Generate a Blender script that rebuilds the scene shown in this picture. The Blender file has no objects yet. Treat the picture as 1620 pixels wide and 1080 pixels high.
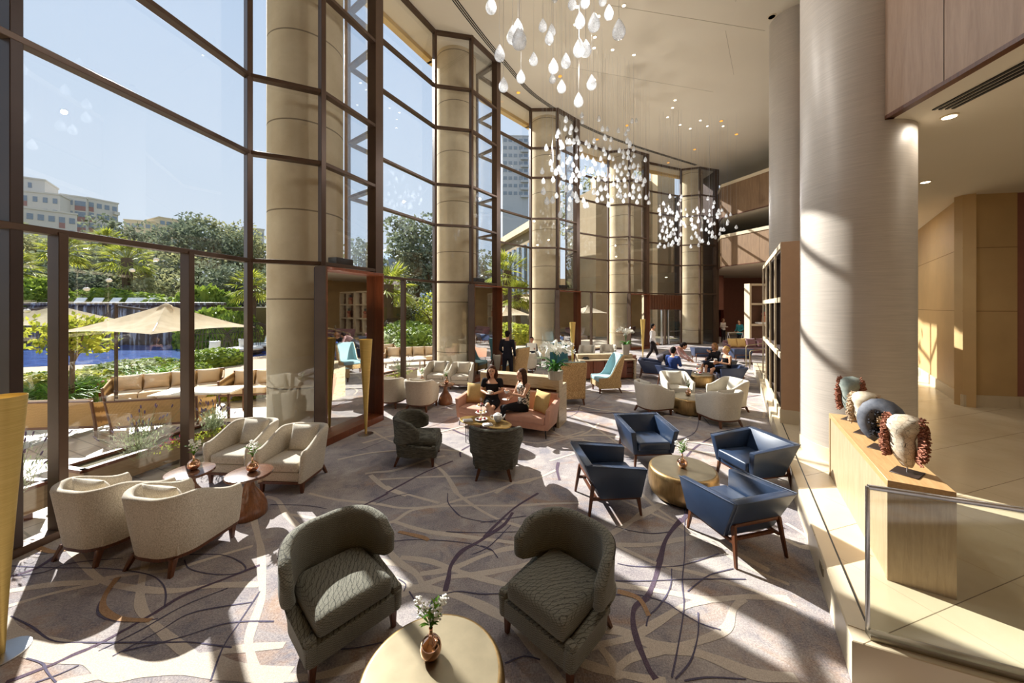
import bpy, bmesh, math, random
from mathutils import Vector, Matrix, noise
R = math.radians
PI = math.pi
SC = bpy.context.scene
COL = SC.collection
rnd = random.Random(7)

# ---- the survey of the hall: eye height, focal length (pixels of the 1620 wide frame), horizon row
F, H, HOR, CX = 560.0, 2.7, 484.0, 810.0
def gp(px, py, z=0.0):
    """the point at height z that the survey sights at (px, py)"""
    Y = F * (H - z) / (py - HOR)
    return Vector(((px - CX) / F * Y, Y, z))
def at(px, py, Y):
    return Vector(((px - CX) / F * Y, Y, H + (HOR - py) / F * Y))

# ------------------------------------------------------------------ mesh helpers
class MB:
    def __init__(s):
        s.v, s.f, s.m, s.mi = [], [], [], 0
        s.M = None
    def add(s, vs, fs, M=None):
        n = len(s.v)
        for p in vs:
            p = Vector(p)
            if M is not None: p = M @ p
            if s.M is not None: p = s.M @ p
            s.v.append(p)
        for f in fs:
            s.f.append([i + n for i in f]); s.m.append(s.mi)
        return s
    def bm(s, b, M=None):
        b.verts.index_update()
        return s.add([v.co.copy() for v in b.verts], [[v.index for v in f.verts] for f in b.faces], M)
    def box(s, c, size, rz=0, bev=0.0, seg=2, M=None):
        b = bmesh.new(); bmesh.ops.create_cube(b, size=1)
        bmesh.ops.scale(b, vec=size, verts=b.verts)
        if bev > 0:
            bmesh.ops.bevel(b, geom=list(b.edges), offset=min(bev, min(size) * .49), segments=seg, profile=.5, affect='EDGES')
        T = Matrix.Translation(c) @ Matrix.Rotation(rz, 4, 'Z')
        if M is not None: T = M @ T
        s.bm(b, T); b.free(); return s
    def hexa(s, bot, top, bev=0.0, seg=2):
        """solid from 4 bottom and 4 top corners (counter-clockwise seen from above)"""
        b = bmesh.new()
        vs = [b.verts.new(p) for p in list(bot) + list(top)]
        for f in ((3, 2, 1, 0), (4, 5, 6, 7), (0, 1, 5, 4), (1, 2, 6, 5), (2, 3, 7, 6), (3, 0, 4, 7)):
            b.faces.new([vs[i] for i in f])
        if bev > 0: bmesh.ops.bevel(b, geom=list(b.edges), offset=bev, segments=seg, profile=.5, affect='EDGES')
        s.bm(b); b.free(); return s
    def bar(s, a, c, w, d, up=(0, 0, 1), bev=0.0):
        """rectangular bar from a to c, w across, d along up"""
        a, c = Vector(a), Vector(c); x = (c - a); L = x.length; x.normalize()
        up = Vector(up); y = up.cross(x)
        if y.length < 1e-4: y = Vector((0, 1, 0)).cross(x)
        y.normalize(); z = x.cross(y)
        M = Matrix((x, y, z)).transposed().to_4x4(); M.translation = (a + c) / 2
        return s.box((0, 0, 0), (L, w, d), bev=bev, M=M)
    def tube(s, pts, r, n=8, closed=False, cap=True):
        pts = [Vector(p) for p in pts]; N = len(pts)
        rs = r if isinstance(r, (list, tuple)) else [r] * N
        vs, fs, prev = [], [], None
        for i, p in enumerate(pts):
            if closed: t = pts[(i + 1) % N] - pts[i - 1]
            else: t = pts[min(i + 1, N - 1)] - pts[max(i - 1, 0)]
            if t.length < 1e-9: t = Vector((0, 0, 1))
            t.normalize()
            if prev is None:
                a = Vector((0, 0, 1)) if abs(t.z) < .9 else Vector((1, 0, 0))
                u = t.cross(a).normalized()
            else:
                u = prev - t * prev.dot(t)
                u = u.normalized() if u.length > 1e-6 else t.orthogonal().normalized()
            prev = u; w = t.cross(u)
            for k in range(n):
                an = 2 * PI * k / n
                vs.append(p + (u * math.cos(an) + w * math.sin(an)) * rs[i])
        M = N if closed else N - 1
        for i in range(M):
            j = (i + 1) % N
            for k in range(n):
                l = (k + 1) % n
                fs.append([i * n + k, i * n + l, j * n + l, j * n + k])
        if cap and not closed:
            fs.append(list(range(n))[::-1]); fs.append([(N - 1) * n + k for k in range(n)])
        return s.add(vs, fs)
    def lathe(s, prof, n=32, c=(0, 0, 0), M=None, sx=1, sy=1):
        vs, fs = [], []
        for r, z in prof:
            for k in range(n):
                a = 2 * PI * k / n
                vs.append((c[0] + r * math.cos(a) * sx, c[1] + r * math.sin(a) * sy, c[2] + z))
        for i in range(len(prof) - 1):
            for k in range(n):
                l = (k + 1) % n
                fs.append([i * n + k, i * n + l, (i + 1) * n + l, (i + 1) * n + k])
        if prof[0][0] > 1e-6: fs.append(list(range(n))[::-1])
        if prof[-1][0] > 1e-6: fs.append([(len(prof) - 1) * n + k for k in range(n)])
        return s.add(vs, fs, M)
    def prism(s, poly, z0, z1, bev=0.0, seg=2):
        b = bmesh.new(); lo = [b.verts.new((p[0], p[1], z0)) for p in poly]; hi = [b.verts.new((p[0], p[1], z1)) for p in poly]
        n = len(poly); b.faces.new(lo[::-1]); b.faces.new(hi)
        for i in range(n): b.faces.new([lo[i], lo[(i + 1) % n], hi[(i + 1) % n], hi[i]])
        bmesh.ops.recalc_face_normals(b, faces=list(b.faces))
        if bev > 0:
            bmesh.ops.bevel(b, geom=[e for e in b.edges if abs(e.verts[0].co.z - e.verts[1].co.z) < 1e-6], offset=bev, segments=seg, profile=.5, affect='EDGES')
        s.bm(b); b.free(); return s
    def ball(s, c, r, sub=2, sc=(1, 1, 1), M=None):
        b = bmesh.new(); bmesh.ops.create_icosphere(b, subdivisions=sub, radius=r)
        T = Matrix.Translation(c) @ Matrix.Diagonal((sc[0], sc[1], sc[2], 1))
        s.bm(b, T if M is None else M @ T); b.free(); return s
    def pillow(s, size, th, M, n=10, pinch=.07):
        """square cushion, size x size, th thick, in the local xz plane"""
        vs, fs = [], []
        for sd in (-1, 1):
            for i in range(n + 1):
                for j in range(n + 1):
                    u, v = i / n * 2 - 1, j / n * 2 - 1
                    e = (1 - abs(u) ** 2.6) * (1 - abs(v) ** 2.6)
                    x = u * size[0] / 2 * (1 - pinch * (1 - v * v)); z = v * size[1] / 2 * (1 - pinch * (1 - u * u))
                    vs.append((x, sd * th / 2 * (max(e, 0) ** .55) + sd * .004, z))
        q = (n + 1) ** 2
        for i in range(n):
            for j in range(n):
                a = i * (n + 1) + j
                fs.append([a, a + 1, a + n + 2, a + n + 1][::-1] if False else [a, a + n + 1, a + n + 2, a + 1])
                fs.append([q + a, q + a + 1, q + a + n + 2, q + a + n + 1])
        ring = [i * (n + 1) for i in range(n + 1)] + [n * (n + 1) + j for j in range(1, n + 1)] + [i * (n + 1) + n for i in range(n - 1, -1, -1)] + [j for j in range(n - 1, 0, -1)]
        for k in range(len(ring)):
            a, b_ = ring[k], ring[(k + 1) % len(ring)]
            fs.append([a, b_, b_ + q, a + q])
        return s.add(vs, fs, M)
    def shell(s, fo, fi, nu, nv, rim=.5):
        """closed solid between an outer and an inner sheet over u in [0,1], v in [0,1]; rounded rim at v=1 and at both u ends"""
        O = [[Vector(fo(i / nu, j / nv)) for j in range(nv + 1)] for i in range(nu + 1)]
        I = [[Vector(fi(i / nu, j / nv)) for j in range(nv + 1)] for i in range(nu + 1)]
        vs, fs = [], []
        def put(G): 
            b = len(vs)
            for row in G: vs.extend(row)
            return b
        bo = put(O); bi = put(I); w = nv + 1
        for i in range(nu):
            for j in range(nv):
                a = bo + i * w + j; fs.append([a, a + w, a + w + 1, a + 1])
                a = bi + i * w + j; fs.append([a, a + 1, a + w + 1, a + w])
        # rim along the perimeter: u=0 going up, v=1, u=1 going down
        per = [(0, j) for j in range(nv)] + [(i, nv) for i in range(nu + 1)] + [(nu, j) for j in range(nv - 1, -1, -1)]
        mids = []
        for k, (i, j) in enumerate(per):
            o, q = O[i][j], I[i][j]
            if i == 0 and j < nv: out = O[0][j] - O[1][j]
            elif i == nu and j < nv: out = O[nu][j] - O[nu - 1][j]
            else: out = O[i][nv] - O[i][nv - 1]
            out = out.normalized() if out.length > 1e-9 else Vector((0, 0, 1))
            t = (o - q).length
            for (al, h) in ((.15, .36), (.5, .5), (.85, .36)):
                mids.append(o.lerp(q, al) + out * t * h * rim * 2)
        bm_ = len(vs); vs.extend(mids)
        for k in range(len(per) - 1):
            (i, j), (i2, j2) = per[k], per[k + 1]
            a = [bo + i * w + j] + [bm_ + 3 * k + t for t in range(3)] + [bi + i * w + j]
            c = [bo + i2 * w + j2] + [bm_ + 3 * k + 3 + t for t in range(3)] + [bi + i2 * w + j2]
            for t in range(4): fs.append([a[t], a[t + 1], c[t + 1], c[t]])
        # bottom
        for i in range(nu):
            fs.append([bo + i * w, bi + i * w, bi + (i + 1) * w, bo + (i + 1) * w])
        return s.add(vs, fs)

ALLM = []
def obj(name, mb, mat, parent=None, loc=None, rz=0.0, sharp=38, fix=True):
    me = bpy.data.meshes.new(name)
    me.from_pydata([tuple(v) for v in mb.v], [], mb.f)
    for m in (mat if isinstance(mat, (list, tuple)) else [mat]): me.materials.append(m)
    if max(mb.m or [0]) > 0: me.polygons.foreach_set('material_index', mb.m)
    if fix:
        b = bmesh.new(); b.from_mesh(me); bmesh.ops.recalc_face_normals(b, faces=list(b.faces)); b.to_mesh(me); b.free()
    me.polygons.foreach_set('use_smooth', [True] * len(me.polygons))
    if sharp < 180: me.set_sharp_from_angle(angle=R(sharp))
    me.update()
    o = bpy.data.objects.new(name, me); COL.objects.link(o)
    if parent is not None: o.parent = parent
    if loc is not None: o.location = loc
    o.rotation_euler = (0, 0, rz)
    return o
def tag(o, label, cat, group=None, kind=None):
    o['label'] = label; o['category'] = cat
    if group: o['group'] = group
    if kind: o['kind'] = kind
    return o
def thing(name, label, cat, loc=(0, 0, 0), rz=0.0, group=None):
    o = bpy.data.objects.new(name, None); COL.objects.link(o); o.empty_display_size = .1
    o.location = loc; o.rotation_euler = (0, 0, rz)
    return tag(o, label, cat, group)
def struct(name, mb, m, parent=None, label=None, sharp=38):
    o = obj(name, mb, m, parent, sharp=sharp)
    if parent is None:
        o['kind'] = 'structure'
        if label: o['label'] = label
    return o
def kids(o): return [c for c in o.children]
def dup(root, loc, rz=None, label=None, group=None, cat=None, scale=None):
    r = root.copy(); COL.objects.link(r); r.location = loc
    if rz is not None: r.rotation_euler = (0, 0, rz)
    if label: r['label'] = label
    if group: r['group'] = group
    if cat: r['category'] = cat
    if scale is not None: r.scale = (scale,) * 3 if not isinstance(scale, tuple) else scale
    for ch in kids(root):
        c = ch.copy(); COL.objects.link(c); c.parent = r
        for g in kids(ch):
            d = g.copy(); COL.objects.link(d); d.parent = c
    return r

# ------------------------------------------------------------------ materials
def lin(c):
    """sRGB 0-255 to linear"""
    o = []
    for x in c[:3]:
        x = x / 255.0
        o.append(x / 12.92 if x <= .04045 else ((x + .055) / 1.055) ** 2.4)
    return (*o, 1.0)
class NT:
    def __init__(s, name):
        s.mat = bpy.data.materials.new(name); s.mat.use_nodes = True
        s.t = s.mat.node_tree; s.t.nodes.clear()
        s.out = s.n('ShaderNodeOutputMaterial')
    def n(s, typ, **kw):
        nd = s.t.nodes.new(typ)
        for k, v in kw.items():
            if hasattr(nd, k) and k not in ('inputs',): 
                setattr(nd, k, v)
        return nd
    def l(s, a, b): s.t.links.new(a, b)
    def val(s, node, name, v):
        if hasattr(v, 'is_linked') or hasattr(v, 'links'): s.l(v, node.inputs[name])
        else: node.inputs[name].default_value = v
    def coord(s, kind='Object', scale=(1, 1, 1), rot=(0, 0, 0), loc=(0, 0, 0)):
        if kind == 'World':
            c = s.n('ShaderNodeNewGeometry').outputs['Position']
        else: c = s.n('ShaderNodeTexCoord').outputs[kind]
        m = s.n('ShaderNodeMapping'); s.l(c, m.inputs[0])
        m.inputs['Scale'].default_value = scale; m.inputs['Rotation'].default_value = rot; m.inputs['Location'].default_value = loc
        return m.outputs[0]
    def noise(s, vec, scale, detail=3, rough=.55, dist=0.0, out='Fac'):
        t = s.n('ShaderNodeTexNoise'); s.l(vec, t.inputs['Vector'])
        t.inputs['Scale'].default_value = scale; t.inputs['Detail'].default_value = detail
        t.inputs['Roughness'].default_value = rough; t.inputs['Distortion'].default_value = dist
        return t.outputs[out]
    def voro(s, vec, scale, feature='F1', out='Distance', rand=1.0):
        t = s.n('ShaderNodeTexVoronoi'); t.feature = feature; s.l(vec, t.inputs['Vector'])
        t.inputs['Scale'].default_value = scale; t.inputs['Randomness'].default_value = rand
        return t.outputs[out]
    def wave(s, vec, scale, dist=0.0, detail=2, typ='BANDS', dirn='X', dscale=1.0):
        t = s.n('ShaderNodeTexWave'); t.wave_type = typ; s.l(vec, t.inputs['Vector'])
        if typ == 'BANDS': t.bands_direction = dirn
        t.inputs['Scale'].default_value = scale; t.inputs['Distortion'].default_value = dist
        t.inputs['Detail'].default_value = detail; t.inputs['Detail Scale'].default_value = dscale
        return t.outputs['Fac']
    def ramp(s, fac, stops, interp='LINEAR'):
        r = s.n('ShaderNodeValToRGB'); s.l(fac, r.inputs[0]); e = r.color_ramp.elements; r.color_ramp.interpolation = interp
        while len(e) < len(stops): e.new(.5)
        for i, (p, c) in enumerate(stops):
            e[i].position = p; e[i].color = c if len(c) == 4 else (*c, 1)
        return r.outputs[0]
    def mix(s, fac, a, b, mode='MIX'):
        m = s.n('ShaderNodeMix', data_type='RGBA'); m.blend_type = mode
        for nm, v in (('Factor', fac), ('A', a), ('B', b)):
            sk = [i for i in m.inputs if i.name == nm and i.enabled][0] if nm != 'Factor' else m.inputs[0]
            if hasattr(v, 'links'): s.l(v, sk)
            else: sk.default_value = v
        return [o for o in m.outputs if o.enabled][0]
    def math(s, op, a, b=0.0, c=None):
        m = s.n('ShaderNodeMath'); m.operation = op
        for i, v in enumerate((a, b) if c is None else (a, b, c)):
            if hasattr(v, 'links'): s.l(v, m.inputs[i])
            else: m.inputs[i].default_value = v
        return m.outputs[0]
    def bsdf(s, color, rough=.6, metal=0.0, spec=.5, bump=None, bstr=.2, bdist=.01, trans=0.0, ior=1.45, sheen=0.0, coat=0.0, emit=None, estr=0.0, sub=0.0):
        p = s.n('ShaderNodeBsdfPrincipled')
        s.val(p, 'Base Color', color); s.val(p, 'Roughness', rough); s.val(p, 'Metallic', metal)
        p.inputs['Specular IOR Level'].default_value = spec; p.inputs['IOR'].default_value = ior
        p.inputs['Transmission Weight'].default_value = trans
        p.inputs['Sheen Weight'].default_value = sheen; p.inputs['Coat Weight'].default_value = coat
        if emit is not None:
            s.val(p, 'Emission Color', emit); p.inputs['Emission Strength'].default_value = estr
        if bump is not None:
            b = s.n('ShaderNodeBump'); s.l(bump, b.inputs['Height']); b.inputs['Strength'].default_value = bstr; b.inputs['Distance'].default_value = bdist
            s.l(b.outputs[0], p.inputs['Normal'])
        s.l(p.outputs[0], s.out.inputs[0]); return s.mat
def plain(name, rgb, rough=.6, metal=0.0, spec=.5, var=.06, vscale=6, coat=0.0, bump=0.0, sheen=0.0):
    t = NT(name); c = t.coord('Object'); nz = t.noise(c, vscale, 4)
    a = lin(rgb); lo = tuple(x * (1 - var) for x in a[:3]); hi = tuple(min(1, x * (1 + var)) for x in a[:3])
    col = t.ramp(nz, [(.3, lo), (.7, hi)])
    return t.bsdf(col, rough, metal, spec, coat=coat, bump=nz if bump else None, bstr=bump, sheen=sheen)
def fabric(name, c1, c2, scale=220, rough=.95, vert=1.0, big=.1):
    """woven boucle: speckle of two yarns"""
    t = NT(name); c = t.coord('Object', scale=(1, 1, vert)); n1 = t.noise(c, scale, 2, .7); n2 = t.noise(c, 5, 3)
    k = t.ramp(n1, [(.36, lin(c1)), (.62, lin(c2))])
    k = t.mix(big, k, t.ramp(n2, [(.3, lin(c1)), (.7, lin(c2))]))
    return t.bsdf(k, rough, spec=.2, bump=n1, bstr=.35, bdist=.004, sheen=.15)
def wood(name, c1, c2, scale=1.0, rough=.45, axis='Z', spec=.5, coat=0.0):
    t = NT(name); sx = {'X': (1.2, 14, 14), 'Y': (14, 1.2, 14), 'Z': (14, 14, 1.2)}[axis]
    c = t.coord('Object', scale=tuple(scale * q for q in sx)); n1 = t.noise(c, 3.0, 6, .62, .6); n2 = t.noise(c, 22.0, 3, .5)
    k = t.ramp(n1, [(.3, lin(c1)), (.7, lin(c2))]); k = t.mix(.18, k, t.ramp(n2, [(.35, lin(c1)), (.65, lin(c2))]))
    return t.bsdf(k, rough, spec=spec, bump=n2, bstr=.06, bdist=.002, coat=coat)
def metal(name, rgb, rough=.3, var=.1, brush=None, bstr=.08):
    t = NT(name); c = t.coord('Object', scale=brush or (1, 1, 1)); nz = t.noise(c, 30 if brush else 5, 4)
    a = lin(rgb); col = t.ramp(nz, [(.3, tuple(x * (1 - var) for x in a[:3])), (.7, tuple(min(1, x * (1 + var)) for x in a[:3]))])
    return t.bsdf(col, rough, 1.0, bump=nz, bstr=bstr, bdist=.002)
M_ = {}
M_['bronze'] = metal('bronze_frame', (92, 72, 58), .42, .1)
def anod(name, rgb, rough=.45):
    t = NT(name); c = t.coord('Object'); nz = t.noise(c, 2.5, 3)
    a = lin(rgb); col = t.ramp(nz, [(.3, tuple(x * .9 for x in a[:3])), (.7, tuple(x * 1.1 for x in a[:3]))])
    return t.bsdf(col, rough, .35, .5)
M_['bronze'] = anod('bronze_frame', (88, 68, 54), .4)
M_['bronze_dark'] = anod('bronze_frame_dark', (64, 50, 44), .45)
M_['boucle'] = fabric('beige_boucle', (168, 156, 136), (216, 206, 188), 170, vert=.4)
M_['boucle_pale'] = fabric('pale_boucle', (184, 176, 158), (230, 224, 210), 150)
M_['walnut'] = wood('walnut', (66, 36, 20), (112, 66, 40), 1.6, .42)
M_['cherry'] = wood('cherry_portal', (96, 48, 26), (132, 70, 40), .8, .35, coat=.1)
M_['leather'] = None
def leather(name, rgb):
    t = NT(name); c = t.coord('Object'); v = t.voro(c, 260); n = t.noise(c, 4, 3)
    a = lin(rgb); k = t.ramp(n, [(.3, tuple(x * .85 for x in a[:3])), (.7, tuple(min(1, x * 1.15) for x in a[:3]))])
    return t.bsdf(k, .36, spec=.6, bump=v, bstr=.1, bdist=.001)
M_['blue'] = leather('navy_leather', (36, 52, 76))
M_['blue_far'] = leather('slate_blue_leather', (52, 64, 92))
def rhomb(name):
    """grey-green upholstery with a fine dark net of skewed lines"""
    t = NT(name)
    c = t.coord('Object'); w = t.noise(c, 7, 2, out='Color')
    mx = t.n('ShaderNodeVectorMath'); mx.operation = 'MULTIPLY_ADD'; t.l(w, mx.inputs[0]); mx.inputs[1].default_value = (.03, .03, .03); t.l(c, mx.inputs[2])
    ms = []
    for rot in ((.0, R(68), R(12)), (.0, R(108), R(-12))):
        m = t.n('ShaderNodeMapping'); t.l(mx.outputs[0], m.inputs[0]); m.inputs['Rotation'].default_value = rot
        ms.append(t.wave(m.outputs[0], 22, 1.6, 2, dscale=1.5))
    a = t.math('MAXIMUM', ms[0], ms[1]); fine = t.noise(c, 240, 2, .6)
    k = t.ramp(fine, [(.32, lin((96, 95, 84))), (.65, lin((136, 133, 118)))])
    k = t.mix(t.ramp(a, [(.93, (0, 0, 0, 1)), (.98, (.75, .75, .75, 1))]), k, lin((46, 44, 40)))
    return t.bsdf(k, .85, spec=.25, bump=a, bstr=.25, bdist=.003, sheen=.1)
M_['grey'] = rhomb('grey_green_upholstery')
def stria(name):
    t = NT(name); c = t.coord('Object', scale=(1, 1, 9)); a = t.noise(c, 9, 4, .6, 1.0); f = t.noise(t.coord('Object'), 240, 2, .6)
    k = t.ramp(a, [(.42, lin((62, 60, 54))), (.58, lin((108, 106, 94)))]); k = t.mix(.25, k, t.ramp(f, [(.3, lin((60, 58, 52))), (.7, lin((124, 122, 108)))]))
    return t.bsdf(k, .88, spec=.25, bump=f, bstr=.2, bdist=.003)
M_['stria'] = stria('dark_stria_upholstery')
M_['brass'] = metal('aged_brass', (140, 129, 106), .46, .12)
M_['brass_gold'] = metal('bright_brass', (200, 164, 98), .36, .1)
M_['brass_drum'] = metal('brass_drum', (170, 142, 98), .38, .2, (1, 1, .2), .04)
def ribbed_gold(name):
    t = NT(name); c = t.coord('Object', scale=(.25, .25, 1)); w = t.wave(c, 46, .6, 1, dirn='Z'); n = t.noise(t.coord('Object', scale=(1, 1, 60)), 4, 3)
    k = t.ramp(n, [(.25, lin((198, 166, 88))), (.75, lin((226, 198, 122)))])
    return t.bsdf(k, .42, .45, bump=w, bstr=.06, bdist=.001)
M_['gold'] = ribbed_gold('gold_leaf_lamp')
M_['copper'] = metal('copper_glaze', (236, 192, 166), .06, .04)
M_['steel'] = metal('brushed_steel', (196, 196, 198), .28, .06, (1, 40, 1), .05)
M_['pink'] = plain('dusty_pink_velvet', (198, 146, 120), .85, spec=.3, var=.06, vscale=12, sheen=.3)
M_['mauve'] = plain('mauve_velvet', (128, 90, 94), .85, var=.1, sheen=.3)
M_['ochre'] = plain('ochre_linen', (206, 172, 110), .9, var=.06, vscale=30)
M_['teal'] = plain('pale_teal_upholstery', (160, 192, 196), .7, var=.05)
M_['teal_dark'] = plain('teal_velvet', (52, 104, 116), .8, var=.06)
M_['woven'] = fabric('woven_tan', (138, 106, 66), (218, 184, 132), 60, big=.05)
M_['white'] = plain('white_glaze', (236, 234, 228), .25, var=.02)
M_['linen'] = plain('white_napkin', (232, 228, 222), .9, var=.04)
M_['black'] = plain('black_plastic', (22, 22, 24), .4, var=.1)
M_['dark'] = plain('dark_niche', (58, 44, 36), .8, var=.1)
def travertine(name, c1, c2, sc=1.0):
    t = NT(name); c = t.coord('Object', scale=(1.2 * sc, 1.2 * sc, 9 * sc)); n = t.noise(c, 2.4, 6, .6, .8)
    return t.bsdf(t.ramp(n, [(.28, lin(c1)), (.5, lin(c2)), (.75, lin(tuple((a + b) / 2 for a, b in zip(c1, c2))))]), .4, bump=n, bstr=.05)
M_['trav'] = travertine('travertine', (150, 128, 98), (206, 188, 156))
def stone_col(name, c1, c2, joint=1.9):
    t = NT(name); g = t.coord('World'); n = t.noise(g, 1.1, 6, .6); f = t.noise(g, 60, 3, .6)
    k = t.ramp(n, [(.3, lin(c1)), (.7, lin(c2))]); k = t.mix(.14, k, t.ramp(f, [(.35, lin(c1)), (.65, lin(c2))]))
    sx = t.n('ShaderNodeSeparateXYZ'); t.l(g, sx.inputs[0]); fr = t.math('FRACT', t.math('DIVIDE', sx.outputs[2], joint))
    j = t.math('LESS_THAN', t.math('ABSOLUTE', t.math('SUBTRACT', fr, .5)), .008)
    k = t.mix(t.math('MULTIPLY', j, .75), k, lin((82, 66, 50)))
    return t.bsdf(k, .85, spec=.25, bump=f, bstr=.2, bdist=.004)
M_['stone'] = stone_col('sandstone_column', (196, 174, 138), (228, 210, 174))
def stone_wall(name, c1, c2, bw=1.5, bh=.75, mort=.012, rot=0.0):
    t = NT(name); c = t.coord('World', rot=(R(90), 0, 0)) if False else t.coord('Object')
    b = t.n('ShaderNodeTexBrick'); t.l(c, b.inputs[0]); b.inputs['Scale'].default_value = 1
    b.inputs['Color1'].default_value = lin(c1); b.inputs['Color2'].default_value = lin(c2); b.inputs['Mortar'].default_value = lin(tuple(x * .6 for x in c1))
    b.inputs['Mortar Size'].default_value = mort; b.inputs['Brick Width'].default_value = bw; b.inputs['Row Height'].default_value = bh; b.offset = .5
    n = t.noise(t.coord('World'), 1.4, 5); k = t.mix(.25, b.outputs[0], t.ramp(n, [(.3, lin(c1)), (.7, lin(c2))]))
    return t.bsdf(k, .9, spec=.2)
M_['facade'] = stone_wall('sandstone_facade', (216, 190, 150), (234, 214, 178))
M_['ceiling'] = plain('ceiling_plaster', (212, 200, 178), .9, var=.015, vscale=.6)
M_['soffit'] = plain('soffit_plaster', (224, 214, 194), .9, var=.015, vscale=.6)
M_['outsoffit'] = plain('outer_soffit', (206, 176, 120), .9, var=.03, vscale=.8)
def grasscloth(name, rgb):
    t = NT(name); g = t.coord('World', scale=(1, 1, 1)); n = t.noise(t.coord('World', scale=(1.2, 1.2, 60)), 1.6, 4, .7); n2 = t.noise(t.coord('World', scale=(40, 40, 2)), 1.2, 2)
    a = lin(rgb); k = t.ramp(n, [(.3, tuple(x * .86 for x in a[:3])), (.7, tuple(min(1, x * 1.12) for x in a[:3]))])
    return t.bsdf(k, .42, .1, .5, bump=n, bstr=.15, bdist=.006)
M_['colwrap'] = grasscloth('silver_grasscloth', (190, 180, 168))
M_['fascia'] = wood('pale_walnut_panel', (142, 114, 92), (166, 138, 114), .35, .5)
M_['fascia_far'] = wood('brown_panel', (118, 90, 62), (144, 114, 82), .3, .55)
M_['cream'] = plain('cream_trim', (216, 198, 166), .6, var=.03)
def panelled(name, rgb, w, h):
    t = NT(name); c = t.coord('Object'); n = t.noise(c, 1.1, 5)
    a = lin(rgb); k = t.ramp(n, [(.3, tuple(x * .92 for x in a[:3])), (.7, tuple(min(1, x * 1.08) for x in a[:3]))])
    return t.bsdf(k, .45, spec=.4)
M_['beige_wall'] = panelled('beige_stone_panel', (196, 164, 116), 3, 2)
M_['skirt'] = plain('pale_skirting', (206, 190, 160), .5, var=.03)
M_['pinkwall'] = plain('rose_brown_wall', (150, 100, 84), .8, var=.05)
M_['redwood'] = plain('red_lacquer', (92, 24, 20), .3, var=.1)
M_['oak'] = wood('oak_console', (168, 130, 84), (198, 160, 112), 1.1, .4, 'X')
M_['oakside'] = wood('oak_console_side', (160, 136, 106), (188, 164, 132), 1.0, .42, 'Z')
def tiles(name):
    """large limestone tiles laid on a skewed grid with dark joints one way and hairline joints the other"""
    t = NT(name); g = t.coord('World', rot=(0, 0, 0)); sx = t.n('ShaderNodeSeparateXYZ'); t.l(g, sx.inputs[0]); X, Y = sx.outputs[0], sx.outputs[1]
    # family one runs along (.958,.288), family two along (-.27,.963)
    def fam(nx, ny, step, off, w):
        d = t.math('ADD', t.math('MULTIPLY', X, nx), t.math('MULTIPLY', Y, ny))
        fr = t.math('FRACT', t.math('DIVIDE', t.math('ADD', d, off), step))
        return t.math('LESS_THAN', t.math('ABSOLUTE', t.math('SUBTRACT', fr, .5)), w / step / 2)
    j1 = fam(*TILE1); j2 = fam(*TILE2)
    n = t.noise(g, .9, 5, .6); k = t.ramp(n, [(.3, lin((206, 188, 156))), (.7, lin((224, 208, 178)))])
    k = t.mix(t.math('MULTIPLY', j1, .8), k, lin((92, 72, 50))); k = t.mix(t.math('MULTIPLY', j2, .55), k, lin((120, 98, 70)))
    return t.bsdf(k, .22, spec=.5)
def tilefam(px1, px2, pa, pb, w):
    """joint family through two photographed joints: direction from pa-pb, spacing from the distance to a parallel joint"""
    a, b = gp(*px1, .31), gp(*px2, .31); d = (b - a).normalized(); nrm = Vector((-d.y, d.x, 0))
    c = (gp(*pa, .31) + gp(*pb, .31)) / 2
    step = abs((c - a).dot(nrm)); off = -(a.dot(nrm)) + step * .5
    return (nrm.x, nrm.y, step, off, w)
TILE1 = tilefam((1401.4, 1003.2), (1620, 910), (1512, 784.9), (1620, 755.6), .007)
TILE2 = tilefam((1404, 925.9), (1620, 1051.2), (1510, 879.4), (1620, 929.8), .004)
M_['tiles'] = tiles('limestone_tiles')
M_['kerb'] = plain('limestone_kerb', (214, 200, 172), .35, var=.03, vscale=2)
def glass(name, tint=(.97, .985, 1, 1), k=1.35, rough=0.0):
    t = NT(name); lw = t.n('ShaderNodeLayerWeight'); lw.inputs[0].default_value = .5
    fr = t.math('ADD', t.math('MULTIPLY', t.math('POWER', lw.outputs['Facing'], 5.0), .9), .04)
    tr = t.n('ShaderNodeBsdfTransparent'); tr.inputs[0].default_value = tint
    g = t.n('ShaderNodeBsdfGlossy'); g.inputs['Roughness'].default_value = rough
    m = t.n('ShaderNodeMixShader'); t.l(t.math('MULTIPLY', fr, k), m.inputs[0]); t.l(tr.outputs[0], m.inputs[1]); t.l(g.outputs[0], m.inputs[2])
    t.l(m.outputs[0], t.out.inputs[0]); return t.mat
M_['glass'] = glass('window_glass', k=1.45)
M_['balglass'] = glass('balustrade_glass', (.93, .955, .93, 1), 1.9)
M_['mirror'] = metal('mirror_silver', (226, 228, 226), .02, .0)
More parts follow.
